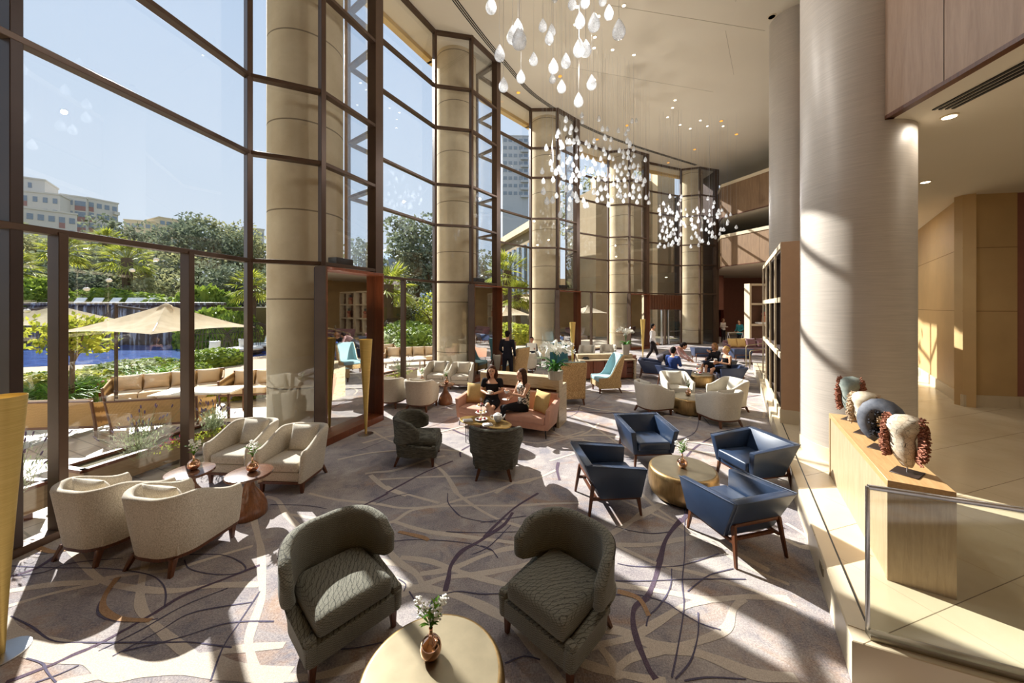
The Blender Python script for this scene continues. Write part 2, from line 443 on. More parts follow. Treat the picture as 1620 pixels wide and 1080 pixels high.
def dropglass(name):
    t = NT(name); c = t.coord('Object'); n = t.noise(c, 55, 3, .7)
    lw = t.n('ShaderNodeLayerWeight'); lw.inputs[0].default_value = .5
    b = t.n('ShaderNodeBump'); t.l(n, b.inputs['Height']); b.inputs['Strength'].default_value = .5; b.inputs['Distance'].default_value = .01
    t.l(b.outputs[0], lw.inputs['Normal']); fr = t.math('ADD', t.math('MULTIPLY', t.math('POWER', lw.outputs['Facing'], 4.0), .9), .05)
    tr = t.n('ShaderNodeBsdfTransparent'); tr.inputs[0].default_value = (.9, .92, .94, 1)
    g = t.n('ShaderNodeBsdfGlossy'); g.inputs['Roughness'].default_value = .12; t.l(b.outputs[0], g.inputs['Normal'])
    d = t.n('ShaderNodeBsdfTranslucent'); d.inputs[0].default_value = (.95, .96, .97, 1)
    d2 = t.n('ShaderNodeBsdfDiffuse'); d2.inputs[0].default_value = (.95, .96, .97, 1)
    dd = t.n('ShaderNodeMixShader'); dd.inputs[0].default_value = .5; t.l(d.outputs[0], dd.inputs[1]); t.l(d2.outputs[0], dd.inputs[2])
    m0 = t.n('ShaderNodeMixShader'); t.l(t.ramp(n, [(.3, (.3, .3, .3, 1)), (.7, (.75, .75, .75, 1))]), m0.inputs[0]); t.l(tr.outputs[0], m0.inputs[1]); t.l(dd.outputs[0], m0.inputs[2])
    m = t.n('ShaderNodeMixShader'); t.l(fr, m.inputs[0]); t.l(m0.outputs[0], m.inputs[1]); t.l(g.outputs[0], m.inputs[2])
    t.l(m.outputs[0], t.out.inputs[0]); return t.mat
M_['drop'] = dropglass('pitted_glass_drop')
def emis(name, rgb, s):
    t = NT(name); e = t.n('ShaderNodeEmission'); e.inputs[0].default_value = lin(rgb); e.inputs[1].default_value = s
    t.l(e.outputs[0], t.out.inputs[0]); return t.mat
M_['lampon'] = emis('downlight_lens', (255, 240, 214), 9.0)
M_['lampwarm'] = emis('amber_downlight', (255, 168, 60), 1.6)
def carpet(name):
    t = NT(name); g = t.coord('World')
    n1 = t.noise(g, .8, 6, .66, .5); n2 = t.noise(t.coord('World', loc=(7, 3, 0), rot=(0, 0, .5), scale=(.6, 1, 1)), 1.3, 6, .68, .8); n3 = t.noise(g, 75, 3, .75); n4 = t.noise(t.coord('World', loc=(-4, 9, 2)), 3.4, 6, .68, .4)
    k = t.ramp(n1, [(.34, lin((120, 112, 120))), (.5, lin((158, 150, 150))), (.66, lin((186, 177, 170)))])
    k = t.mix(t.ramp(n2, [(.52, (0, 0, 0, 1)), (.66, (.8, .8, .8, 1))]), k, lin((166, 128, 98)))
    k = t.mix(t.ramp(n4, [(.52, (0, 0, 0, 1)), (.66, (.8, .8, .8, 1))]), k, lin((100, 102, 120)))
    k = t.mix(t.ramp(n4, [(.3, (.7, .7, .7, 1)), (.46, (0, 0, 0, 1))]), k, lin((200, 194, 186)))
    k = t.mix(.3, k, t.ramp(n3, [(.36, lin((74, 66, 74))), (.64, lin((222, 212, 200)))]))
    return t.bsdf(k, .97, spec=.1, bump=n3, bstr=.5, bdist=.006, sheen=.1)
M_['carpet'] = carpet('mottled_carpet')
def pile(name, a, b):
    t = NT(name); g = t.coord('World'); n3 = t.noise(g, 130, 2, .7); n1 = t.noise(g, 2, 3)
    k = t.ramp(n3, [(.34, lin(a)), (.66, lin(b))]); return t.bsdf(k, .97, spec=.1, bump=n3, bstr=.4, bdist=.005)
M_['ribbon'] = pile('cream_pile', (184, 171, 156), (214, 203, 189))
M_['purple'] = pile('purple_pile', (82, 68, 82), (110, 96, 108))
M_['indigo'] = pile('indigo_pile', (78, 74, 92), (106, 100, 118))
M_['tanline'] = pile('tan_pile', (150, 118, 88), (184, 150, 118))

# ------------------------------------------------------------------ the shell of the hall
ZR = [3.56, 5.59, 7.04, 9.07, 10.54]; ZC = 12.5
K = [Vector((-5.02, 6.72)), Vector((-2.78, 12.65)), Vector((.914, 17.65)), Vector((6.1, 22.5)), Vector((12.1, 25.4))]
Lp = [Vector((-3.90, 7.24)), Vector((-1.505, 12.92)), Vector((2.235, 17.62)), Vector((7.32, 22.15)), Vector((13.24, 25.0))]
N = [Vector((-3.345, 8.67)), Vector((-.634, 14.21)), Vector((3.40, 18.66)), Vector((8.69, 22.88)), Vector((14.7, 25.5))]
S = [Vector((-5.56, 3.0)), Vector((-4.40, 9.47)), Vector((-1.48, 15.0)), Vector((3.14, 20.5)), Vector((8.84, 23.95))]
# floor
FLOORPOLY = [(-5.8, -6)] + [(S[0].x, S[0].y)]
for i in range(5):
    FLOORPOLY += [tuple(K[i]), tuple(Lp[i]), tuple(N[i])]
    if i < 4: FLOORPOLY += [tuple(S[i + 1])]
FLOORPOLY += [(14.9, 34), (26, 34), (26, -6)]
def facade_poly(): return FLOORPOLY
def seg_obj(name, parent, a, c, z0, z1, th, mat):
    mb = MB(); a3 = Vector((a[0], a[1], 0)); c3 = Vector((c[0], c[1], 0)); d = c3 - a3
    mb.box((a3 + c3) / 2 + Vector((0, 0, (z0 + z1) / 2)), (d.length, th, z1 - z0), math.atan2(d.y, d.x))
    return obj(name, mb, mat, parent)
def inward(a, c):
    """unit normal of facet a-c pointing into the hall (the hall lies to the right of the walk)"""
    d = (c - a).normalized(); return Vector((d.y, -d.x))
wn = [0]
def facet(a, c, low=(), sill=True, posts=True, rails=ZR, z0=0.0, zt=ZC, bottom=None, lastpost=True, firstpost=True):
    """one glazed facet: an upright at c (and at a), transoms at every level, one sheet of glass"""
    wn[0] += 1
    root = bpy.data.objects.new('window_%d' % wn[0], None); COL.objects.link(root); root['kind'] = 'structure'
    n2 = inward(a, c); nn = Vector((n2.x, n2.y, 0)); d2 = (c - a).normalized(); ang = math.atan2(d2.y, d2.x)
    A3, C3 = Vector((a.x, a.y, 0)), Vector((c.x, c.y, 0)); L = (C3 - A3).length; mid = (A3 + C3) / 2
    mb = MB()
    for z in rails:
        if z < z0: continue
        mb.box(mid + nn * .045 + Vector((0, 0, z)), (L, .15, .075), ang, bev=.006, seg=1)
    mb.box(mid + nn * .045 + Vector((0, 0, zt - .05)), (L, .15, .1), ang)
    if sill: mb.box(mid + nn * .05 + Vector((0, 0, z0 + .045)), (L, .17, .09), ang, bev=.006, seg=1)
    obj('transom_frame', mb, M_['bronze'], root)
    for t in low:
        mm = MB(); p = A3.lerp(C3, t); mm.box(p + nn * .05 + Vector((0, 0, (z0 + ZR[0]) / 2)), (.085, .17, ZR[0] - z0), ang, bev=.005, seg=1); obj('mullion', mm, M_['bronze'], root)
    mb = MB(); mb.box(mid - nn * .035 + Vector((0, 0, (z0 + zt) / 2)), (L, .012, zt - z0), ang); obj('pane', mb, M_['glass'], root)
    return root
def post(p, sz, ang, name='mullion_post', mat='bronze', z0=0, z1=ZC):
    mb = MB(); mb.box((p.x, p.y, (z0 + z1) / 2), (sz[0], sz[1], z1 - z0), ang, bev=.006, seg=1)
    o = obj(name, mb, M_[mat]); o['kind'] = 'structure'; return o
for i in range(5):
    a, k, l, n = S[i], K[i], Lp[i], N[i]
    low = (.21, .30, .62) if i == 0 else (.56,)
    if i == 0: low = (.315, .70)
    facet(a, k, low)
    facet(k, l)
    facet(l, n, z0=0.0, sill=False)
    if i < 4: facet(S[i + 1], n) if False else facet(n, S[i + 1], sill=True)
    # uprights: a shallow T where facets meet, a heavy box at the inner fold
    for p, q, r in ((k, a, l), (l, k, n)):
        n1 = inward(q, p) ; n2_ = inward(p, r); bis = (n1 + n2_).normalized(); ang = math.atan2(bis.y, bis.x)
        post(p + bis * .04, (.2, .09), ang)
    d = (n - l).normalized(); post(n, (.26, .26), math.atan2(d.y, d.x), 'corner_post')
    if i < 4: post(S[i + 1], (.12, .12), 0)
d0 = (K[0] - S[0]).normalized(); m0 = Vector((-5.46, 3.83)); post(m0 + inward(S[0], K[0]) * .03, (.1, .2), math.atan2(d0.y, d0.x), 'mullion_post', 'bronze_dark')
# portals with a mirror back in front of every return facet
def portal(i):
    l, n = Lp[i], N[i]; c = (n - l).normalized(); ninw = inward(l, n)
    ang = math.atan2(c.y, c.x) + (R(3) if i == 0 else 0)
    u = Vector((math.cos(ang), math.sin(ang))); w = Vector((u.y, -u.x))
    o0 = l + c * .545 + ninw * .43          # middle of the front plane
    root = bpy.data.objects.new('trim_%d' % (i + 1), None); COL.objects.link(root); root['kind'] = 'structure'
    hw, dp, th, zt = .845, .24, .13, 3.47
    def P(x, y, z=0): q = o0 + u * x + w * y; return Vector((q.x, q.y, z))
    mb = MB()
    mb.box(P(0, -dp / 2, zt - .03), (2 * hw, dp, .06), ang, bev=.004, seg=1)
    mb.box(P(0, -dp / 2, .07), (2 * hw, dp, .14), ang, bev=.004, seg=1)
    for sg in (-1, 1): mb.box(P(sg * (hw - .02), -dp / 2, zt / 2), (.04, dp, zt - .02), ang, bev=.004, seg=1)
    obj('portal_frame', mb, M_['cherry'], root)
    mb = MB(); mb.box(P(0, -dp + .0, zt / 2 + .04), (2 * hw - .08, .012, zt - .2), ang); obj('mirror_panel', mb, M_['mirror'], root)
    mb = MB(); mb.box(P(0, -dp - .04, zt / 2), (2 * hw - .02, .06, zt - .02), ang); obj('back_board', mb, M_['bronze_dark'], root)
    q = P(-hw - .02, -dp / 2 + .01, zt / 2); mb = MB(); mb.box(q, (.03, dp + .02, zt), ang); obj('side_cladding', mb, M_['bronze'], root)
    if i < 3:
        c_ = l.lerp(n, .5) - ninw * .32; mb = MB(); mb.box((c_.x, c_.y, 3.68), (.5, .3, .2), ang, bev=.01); obj('ledge_trough', mb, M_['black'], root)
    return root
for i in range(4): portal(i)
# outer sandstone columns, one in every bay
def bay_pt(i, al, out):
    b = (Lp[i] - K[i]).normalized(); q = K[i] + b * al - inward(K[i], Lp[i]) * out; return q
for i in range(5):
    q = bay_pt(i, .86, 1.25); mb = MB()
    r = .77
    mb.lathe([(r, -.3), (r, 12.5)], 48, (q.x, q.y, 0))
    o = struct('column', mb, M_['stone'], label='round sandstone column standing outside the glass bay')
# soffit / ceiling slab
CE = [(-6.4, -6), (-6.55, 3.0)]
for i in range(5):
    d = (K[i] - S[i]).normalized(); out = -inward(S[i], K[i])
    CE.append(tuple(S[i] + out * 1.05 + d * .9)); CE.append(tuple(K[i] + out * 1.05 + d * 1.0))
CE += [(15.2, 27.6), (27, 36), (27, -6)]
mb = MB(); mb.prism(CE, ZC, ZC + .5); struct('ceiling', mb, M_['ceiling'])
mb = MB()   # soffit lip
for a, c in zip(CE[1:12], CE[2:13]):
    a3, c3 = Vector((*a, 0)), Vector((*c, 0)); d = c3 - a3; mb.box((a3 + c3) / 2 + Vector((0, 0, ZC + .2)), (d.length + .1, .24, .72), math.atan2(d.y, d.x))
struct('trim_6', mb, M_['outsoffit'])
# ceiling air slot: three thin dark lines following the facade
def curve_pts(pts, n=8):
    out = []; P = [pts[0]] + list(pts) + [pts[-1]]
    for i in range(1, len(P) - 2):
        for k in range(n):
            t = k / n; a, b, c, d = P[i - 1], P[i], P[i + 1], P[i + 2]
            out.append(.5 * ((2 * b) + (c - a) * t + (2 * a - 5 * b + 4 * c - d) * t * t + (3 * b - a - 3 * c + d) * t ** 3))
    out.append(P[-2]); return out
slot = curve_pts([Vector(q) for q in ((-3.0, 8.6, 0), (-1.82, 11.34, 0), (-.26, 14.3, 0), (1.45, 16.9, 0), (5.46, 20.4, 0), (12.8, 24.6, 0))])
mb = MB()
for off in (-.07, 0, .07):
    for a, c in zip(slot[:-1], slot[1:]):
        d = (c - a); nrm = Vector((-d.y, d.x, 0)).normalized() * off
        mb.bar(a + nrm + Vector((0, 0, ZC - .014)), c + nrm + Vector((0, 0, ZC - .014)), .032, .012)
o = obj('air_slot', mb, M_['black']); tag(o, 'long curved black air slot in the high ceiling along the glass wall', 'ceiling vent')
# hairline ceiling joints
mb = MB()
for a, c in (((2.2, 14.5), (9.2, 16.2)), ((3.0, 11.5), (9.0, 12.6)), ((6.2, 9.0), (7.2, 11.4)), ((7.6, 12.6), (9.4, 15))):
    mb.bar(Vector((*a, ZC - .002)), Vector((*c, ZC - .002)), .012, .006)
struct('trim_7', mb, plain('plaster_joint', (168, 156, 134), .9))
# the floor
FL = MB(); FL.prism(FLOORPOLY, -.2, 0.0)
# platform
E0 = gp(1347.8, 1012.7, .31); ED = (gp(1246.7, 728.9, .31) - E0).normalized(); EP = Vector((ED.y, -ED.x, 0))
E9 = E0 + ED * 14.6; EF = gp(1582, 1079.7, .31); FD = (EF - E0).normalized()
plat = [tuple(E0.xy), tuple((E0 + FD * 9).xy), (25.9, (E0 + FD * 9).y), (25.9, 22), tuple((E9 + EP * 7).xy), tuple(E9.xy)]
inn = E0 + ED * .16 + EP * .13
mb = MB(); mb.prism([p for p in plat], 0, .31, bev=.006, seg=1); mb.m = [0 if min(mb.v[i].z for i in f) > .29 else 1 for f in mb.f]; struct('floor_platform', mb, [M_['tiles'], M_['kerb']])
mb = MB()
a = E0 + EP * .065; mb.box((E0 + ED * 7.35 + EP * .066 + Vector((0, 0, .0015))), (14.4, .115, .006), math.atan2(ED.y, ED.x)); 
struct('trim_8', mb, M_['kerb'])
mb = MB(); mb.box((E0 + ED * 7.36 + EP * .13 + Vector((0, 0, .004))), (14.2, .014, .004), math.atan2(ED.y, ED.x)); struct('trim_9', mb, M_['black'])
# socket plate in the riser
q = E0 + ED * 1.0; mb = MB(); mb.box((q.x, q.y, .2), (.16, .02, .085), math.atan2(ED.y, ED.x), bev=.01); tag(obj('socket_plate', mb, M_['brass']), 'brass socket plate set in the riser of the stone platform', 'socket')
# interior round columns
for cx, cy, r, lab in ((5.49, 5.68, .675, 'nearest round column wrapped in silver grasscloth beside the oak console'), (9.62, 12.1, .68, 'second round column wrapped in silver grasscloth behind the bookcase')):
    mb = MB(); mb.lathe([(r, .31), (r, ZC)], 64, (cx, cy, 0)); o = struct('column', mb, M_['colwrap'], label=lab)
    mb = MB(); mb.lathe([(r + .012, .31), (r + .012, .52)], 64, (cx, cy, 0)); obj('plinth', mb, M_['kerb'], o)
# mezzanine: fascias, soffits, dark galleries
MZ = [Vector(q) for q in ((4.2, -5.9), (5.33, 4.99), (10.0, 11.9), (16.3, 18.3), (14.2, 23.9), (14.95, 25.7))]
MZ[0] = Vector((5.33 - .152 * 10.9, 4.99 - 10.9))
back = [(26, 34), (26, -5.9)]
for k, (z0, z1) in enumerate(((5.35, 7.48), (8.65, 10.9))):
    poly = [tuple(p) for p in MZ] + [(14.95, 33.9), (25.9, 33.9), (25.9, -5.9)]
    mb = MB(); mb.prism(poly, z0, z0 + .35); struct('ceiling_gallery', mb, M_['soffit'])
    for a, c in zip(MZ[:-1], MZ[1:]):
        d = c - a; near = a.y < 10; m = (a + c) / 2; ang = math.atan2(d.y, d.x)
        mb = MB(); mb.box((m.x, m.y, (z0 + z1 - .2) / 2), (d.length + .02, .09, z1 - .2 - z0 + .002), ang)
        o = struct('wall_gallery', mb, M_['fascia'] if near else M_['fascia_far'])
        mb = MB(); mb.box((m.x, m.y, z1 - .1), (d.length + .06, .16, .2), ang); obj('rail_cap', mb, M_['cream'], o)
        nj = max(1, int(d.length / 1.62)); mb = MB()
        for j in range(1, nj + 1):
            t = j / (nj + .45); p = a + d * t; w = Vector((d.y, -d.x)).normalized()
            for sg in (-1, 1):
                q = p + w * .046 * sg; mb.box((q.x, q.y, (z0 + z1 - .2) / 2), (.008, .004, z1 - .24 - z0), ang)
        obj('panel_joint', mb, M_['dark'], o)
        mb = MB(); mb.box((m.x, m.y, z0 + .02), (d.length + .04, .1, .05), ang); obj('edge_strip', mb, M_['walnut'], o)
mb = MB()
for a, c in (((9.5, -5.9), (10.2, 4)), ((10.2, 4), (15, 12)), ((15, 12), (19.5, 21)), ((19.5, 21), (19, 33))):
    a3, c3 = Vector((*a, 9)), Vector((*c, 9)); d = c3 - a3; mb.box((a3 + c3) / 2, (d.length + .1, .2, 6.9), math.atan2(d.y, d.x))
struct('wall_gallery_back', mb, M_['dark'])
# right-hand walls of panelled stone
def wallseg(name, a, c, z0, z1, mat, th=.2, skirt=True):
    a2, c2 = Vector(a), Vector(c); d = c2 - a2; ang = math.atan2(d.y, d.x); w = Vector((d.y, -d.x)).normalized()
    mb = MB(); m = (a2 + c2) / 2 - w * th / 2; mb.box((0, 0, 0), (d.length, th, z1 - z0)); o = obj(name, mb, M_[mat]); o.location = (m.x, m.y, (z0 + z1) / 2); o.rotation_euler = (0, 0, ang); o['kind'] = 'structure'
    if skirt:
        mb = MB(); mb.box((0, -th / 2 - .012, -(z1 - z0) / 2 + .14), (d.length + .01, .03, .28)); obj('skirting', mb, M_['skirt'], o)
    return o, d.length
def joints(o, L, hs, vs, th=.2, h0=-2.52):
    mb = MB()
    for h in hs: mb.box((0, -th / 2 - .001, h), (L, .004, .016))
    for v in vs: mb.box((v, -th / 2 - .001, .1), (.012, .004, 4.6))
    obj('panel_joint', mb, plain('wall_joint', (146, 118, 80), .8), o)
WA = Vector((10.76, 8.45))
o, L = wallseg('wall_right', (15.6, 14.0), WA, .31, 5.35, 'beige_wall'); joints(o, L, (-.25, 1.25), ())
o, L = wallseg('wall_right_return', WA, (11.78, 8.25), .31, 5.35, 'beige_wall'); joints(o, L, (-.25, 1.25), ())
wallseg('wall_right_pier', (11.78, 8.28), (12.15, 8.2), .31, 5.35, 'pinkwall')
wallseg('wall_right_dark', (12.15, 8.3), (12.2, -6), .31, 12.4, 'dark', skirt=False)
wallseg('wall_near', (12.3, -6), (-6.2, -6), 0, ZC, 'beige_wall', skirt=False)
wallseg('wall_left', (-5.95, -6), (-5.6, 3.0), 0, ZC, 'beige_wall', skirt=False)
wallseg('wall_right_outer', (25.9, 34), (25.9, 5), 0, ZC, 'beige_wall', skirt=False)
# the far lobby
wallseg('wall_far', (14.9, 33.6), (26, 33.6), 0, ZC, 'pinkwall')
wallseg('wall_far_left', (14.95, 25.7), (14.95, 33.6), 0, ZC, 'bronze_dark')
def sm(a, b, x):
    t = max(0, min(1, (x - a) / (b - a))); return t * t * (3 - 2 * t)
def lerp(a, b, t): return a + (b - a) * t
def upath(u, w, yf, yb, r):
    """U-shaped plan, open to the front (-y): left front, back, right front"""
    r = max(.01, min(r, w - .001, yb - yf - .001)); s = yb - r - yf; q = PI * r / 2; bk = 2 * (w - r); T = 2 * s + 2 * q + bk; d = u * T
    if d < s: return (-w, yf + d)
    d -= s
    if d < q: a = d / r; return (-w + r - r * math.cos(a), yb - r + r * math.sin(a))
    d -= q
    if d < bk: return (-w + r + d, yb)
    d -= bk
    if d < q: a = d / r; return (w - r + r * math.sin(a), yb - r + r * math.cos(a))
    d -= q
    return (w, yb - r - d)
def taper(mb, top, bot, wt, wb, bev=.004):
    t, b = Vector(top), Vector(bot); q = ((-1, -1), (1, -1), (1, 1), (-1, 1))
    wt = wt if isinstance(wt, tuple) else (wt, wt); wb = wb if isinstance(wb, tuple) else (wb, wb)
    return mb.hexa([b + Vector((x * wb[0] / 2, y * wb[1] / 2, 0)) for x, y in q], [t + Vector((x * wt[0] / 2, y * wt[1] / 2, 0)) for x, y in q], bev, 1)
def cushion(mb, c, size, bev=.045, crown=.02):
    b = bmesh.new(); bmesh.ops.create_cube(b, size=1); bmesh.ops.scale(b, vec=size, verts=b.verts)
    bmesh.ops.bevel(b, geom=list(b.edges), offset=min(bev, min(size) * .45), segments=3, profile=.6, affect='EDGES')
    bmesh.ops.subdivide_edges(b, edges=[e for e in b.edges if e.calc_length() > .15], cuts=4, use_grid_fill=True)
    for v in b.verts:
        if v.co.z > 0: v.co.z += crown * max(0, 1 - (2 * v.co.x / size[0]) ** 2) * max(0, 1 - (2 * v.co.y / size[1]) ** 2)
    mb.bm(b, Matrix.Translation(c)); b.free(); return mb
def pil(mb, size, th, loc, tilt=0.0, rz=0.0, roll=0.0):
    M = Matrix.Translation(loc) @ Matrix.Rotation(rz, 4, 'Z') @ Matrix.Rotation(tilt, 4, 'X') @ Matrix.Rotation(roll, 4, 'Y')
    return mb.pillow(size, th, M)

# ---------------------------------------------------------------- beige tub chair
def make_tub(label, mat, group, pillow=True):
    t = thing('tub_chair', label, 'armchair', group=group)
    def ztop(y): return .59 + .17 * sm(-.34, .22, y)
    def fo(u, v):
        w = .335 + .05 * v ** .8; x, y = upath(u, w, -.37 - .005 * v, .31 + .07 * v, .26)
        return (x, y, lerp(.17, ztop(y), v))
    def fi(u, v):
        w = .27 + .04 * v ** .8; x, y = upath(u, w, -.37 - .005 * v, .24 + .07 * v, .21)
        x0, y0 = upath(u, .335 + .05 * v ** .8, -.37, .31 + .07 * v, .26)
        return (x, y, lerp(.17, ztop(y0), v))
    obj('tub_shell', MB().shell(fo, fi, 40, 9), mat, t, sharp=70)
    mb = MB(); mb.box((0, -.06, .235), (.57, .60, .13), bev=.012); obj('apron', mb, mat, t)
    mb = MB(); cushion(mb, (0, -.075, .375), (.555, .61, .14)); obj('seat_cushion', mb, mat, t, sharp=60)
    poly = [upath(i / 24, .335, -.37, .31, .26) for i in range(25)]
    mb = MB(); mb.prism(poly[::-1], .135, .17); obj('base_rail', mb, M_['walnut'], t)
    for x, y, sx, sy in ((-.30, -.33, 0, 0), (.30, -.33, 0, 0), (-.24, .24, -.04, .06), (.24, .24, .04, .06)):
        mb = MB(); taper(mb, (x, y, .15), (x + sx, y + sy, 0), (.06, .055), .036); obj('leg', mb, M_['walnut'], t)
    if pillow:
        mb = MB(); pil(mb, (.44, .42), .17, (.02, .12, .63), R(-18)); obj('back_pillow', mb, mat, t, sharp=180)
    return t
# ---------------------------------------------------------------- barrel wing chair
def make_wing(label, mat, group):
    t = thing('barrel_armchair', label, 'armchair', group=group)
    def yf(z):
        a = lerp(-.36, .12, sm(.335, .40, z)); return a if z < .42 else lerp(.12, -.10, sm(.42, .52, z)) + .10 * sm(.68, .78, z)
    def zz(v, y): return lerp(.17, .72 + .05 * sm(-.1, .25, y), v)
    def W(z): return .365 + .045 * sm(.2, .55, z)
    def fo(u, v):
        z0 = lerp(.17, .78, v); x, y = upath(u, W(z0), yf(z0), .33 + .05 * v, .33)
        fl = .04 * sm(.42, .56, z0) * sm(.2, -.12, y)
        return (x + math.copysign(fl, x), y, zz(v, y))
    def fi(u, v):
        z0 = lerp(.17, .78, v); tk = .09; x, y = upath(u, W(z0) - tk, yf(z0), .33 + .05 * v - tk, .27)
        fl = .04 * sm(.42, .56, z0) * sm(.2, -.12, y)
        return (x + math.copysign(fl, x), y, zz(v, y))
    bb = obj('barrel_back', MB().shell(fo, fi, 44, 26, .42), mat, t, sharp=75)
    mb = MB(); mb.box((0, -.065, .235), (.60, .655, .145), bev=.012); obj('seat_rail', mb, mat, t)
    for sg in (-1, 1):
        mb = MB(); mb.box((sg * .332, -.348, .26), (.078, .065, .19), bev=.016); obj('front_post', mb, mat, t)
    mb = MB(); cushion(mb, (0, -.065, .385), (.585, .64, .155), .06, .03); obj('seat_cushion', mb, mat, t, sharp=60)
    pts = [fo(i / 44, 1.0) for i in range(3, 42)]
    mb = MB(); mb.tube([Vector(p) + Vector((0, 0, .006)) for p in pts], .005, 6); obj('piping', mb, M_['dark'], bb)
    for x, y, sx, sy in ((-.31, -.33, -.005, -.005), (.31, -.33, .005, -.005), (-.22, .24, -.05, .07), (.22, .24, .05, .07)):
        mb = MB(); taper(mb, (x, y, .18), (x + sx, y + sy, 0), .058, .034); obj('leg', mb, M_['walnut'], t)
    return t
# ---------------------------------------------------------------- blue leather chair on a walnut frame
def make_blue(label, mat, group):
    t = thing('leather_armchair', label, 'armchair', group=group)
    for sg in (-1, 1):
        def X(a, b): return (sg * a, sg * b) if sg > 0 else (sg * b, sg * a)
        (b0, b1), (t0, t1) = X(.26, .345), X(.325, .415)
        mb = MB(); mb.hexa([(b0, -.34, .24), (b1, -.34, .24), (b1, .20, .24), (b0, .20, .24)], [(t0, -.39, .625), (t1, -.39, .625), (t1, .41, .70), (t0, .41, .70)], .014, 2)
        ar = obj('arm', mb, mat, t)
        mb = MB(); mb.tube([(sg * .415, -.385, .628), (sg * .415, .40, .703)], .006, 6); obj('seam_piping', mb, mat, ar)
    mb = MB(); mb.hexa([(-.30, .10, .24), (.30, .10, .24), (.30, .21, .24), (-.30, .21, .24)], [(-.39, .315, .705), (.39, .315, .705), (.39, .425, .705), (-.39, .425, .705)], .016, 2); obj('backrest', mb, mat, t)
    mb = MB(); mb.box((0, -.08, .275), (.55, .50, .09), bev=.012); obj('seat_base', mb, mat, t)
    mb = MB(); cushion(mb, (0, -.10, .375), (.545, .56, .135), .035, .02); obj('seat_cushion', mb, mat, t, sharp=55)
    # frame
    mb = MB()
    for sg in (-1, 1): mb.bar((sg * .30, -.31, .225), (sg * .30, .30, .225), .032, .034, bev=.004)
    mb.bar((-.31, .285, .40), (.31, .285, .40), .034, .034, bev=.004); mb.bar((-.30, -.31, .225), (.30, -.31, .225), .03, .03, bev=.004)
    mb.bar((-.30, .24, .225), (.30, .24, .225), .03, .03)
    obj('under_frame', mb, M_['walnut'], t)
    for sg in (-1, 1):
        mb = MB(); taper(mb, (sg * .30, -.31, .235), (sg * .325, -.34, 0), (.042, .05), .026); obj('leg', mb, M_['walnut'], t)
        mb = MB(); taper(mb, (sg * .30, .285, .415), (sg * .335, .35, 0), (.036, .052), (.026, .03)); obj('leg', mb, M_['walnut'], t)
    return t
# ---------------------------------------------------------------- high slipper chair, woven outside and teal inside
def make_slipper(label, group, shell='woven'):
    t = thing('high_back_chair', label, 'armchair', group=group)
    def zt(y): return .47 + .70 * sm(-.16, .42, y) ** 1.25
    def yb(v, z): return .30 + .14 * sm(.3, 1.15, z)
    def mk(off, th, zadd):
        def fo(u, v):
            x0, y0 = upath(u, .37 - off, -.40 + off * .2, .42 - off, .07); z = lerp(.16 if off == 0 else .38, zt(y0) + zadd, v)
            y = y0 if y0 < 0 else y0 * (yb(v, z) / .42)
            return (x0, y, z)
        def fi(u, v):
            x0, y0 = upath(u, .37 - off - th, -.40 + off * .2, .42 - off - th, .06); xq, yq = upath(u, .37 - off, -.4, .42 - off, .07); z = lerp(.16 if off == 0 else .38, zt(yq) + zadd, v)
            y = y0 if y0 < 0 else y0 * (yb(v, z) / .42)
            return (x0, y, z)
        return MB().shell(fo, fi, 48, 12, .4)
    obj('upholstered_shell', mk(0, .02, 0), M_[shell], t, sharp=60)
    obj('teal_lining', mk(.021, .045, .012), M_['teal'], t, sharp=60)
    mb = MB(); mb.box((0, -.02, .27), (.66, .72, .2), bev=.02); obj('seat_box', mb, M_[shell], t)
    mb = MB(); cushion(mb, (0, -.10, .42), (.60, .62, .13), .04, .02); obj('seat_cushion', mb, M_['teal'], t, sharp=60)
    for x, y, sx, sy in ((-.31, -.35, 0, 0), (.31, -.35, 0, 0), (-.29, .26, -.01, .09), (.29, .26, .01, .09)):
        mb = MB(); taper(mb, (x, y, .18), (x + sx, y + sy, 0), .06, .034); obj('leg', mb, M_['walnut'], t)
    return t
# ---------------------------------------------------------------- sofas
def make_sofa(label, mat, group=None, W=2.05, seats=1):
    t = thing('sofa', label, 'sofa', group=group); w = W / 2
    for sg in (-1, 1):
        def X(a, b): return (sg * a, sg * b) if sg > 0 else (sg * b, sg * a)
        (b0, b1), (t0, t1) = X(w - .12, w - .03), X(w - .075, w + .02)
        mb = MB(); mb.hexa([(b0, -.35, .17), (b1, -.35, .17), (b1, .24, .17), (b0, .24, .17)], [(t0, -.36, .60), (t1, -.36, .60), (t1, .36, .70), (t0, .36, .70)], .02, 2); obj('arm', mb, mat, t)
    mb = MB(); mb.hexa([(-w + .06, .12, .17), (w - .06, .12, .17), (w - .06, .25, .17), (-w + .06, .25, .17)], [(-w + .02, .25, .80), (w - .02, .25, .80), (w - .02, .37, .80), (-w + .02, .37, .80)], .025, 2); obj('backrest', mb, mat, t)
    mb = MB(); mb.box((0, -.08, .23), (W - .2, .56, .13), bev=.015); obj('seat_base', mb, mat, t)
    for k in range(seats):
        sw = (W - .2) / seats; mb = MB(); cushion(mb, (-w + .1 + sw * (k + .5), -.095, .36), (sw - .006, .585, .14), .04, .012); obj('seat_cushion', mb, mat, t, sharp=60)
    for x in (-w + .1, w - .1):
        for y in (-.30, .2):
            mb = MB(); mb.tube([(x, y, .175), (x + math.copysign(.02, x), y + .02 * (1 if y > 0 else -1), 0)], [.016, .01], 8); obj('leg', mb, M_['black'], t)
    return t
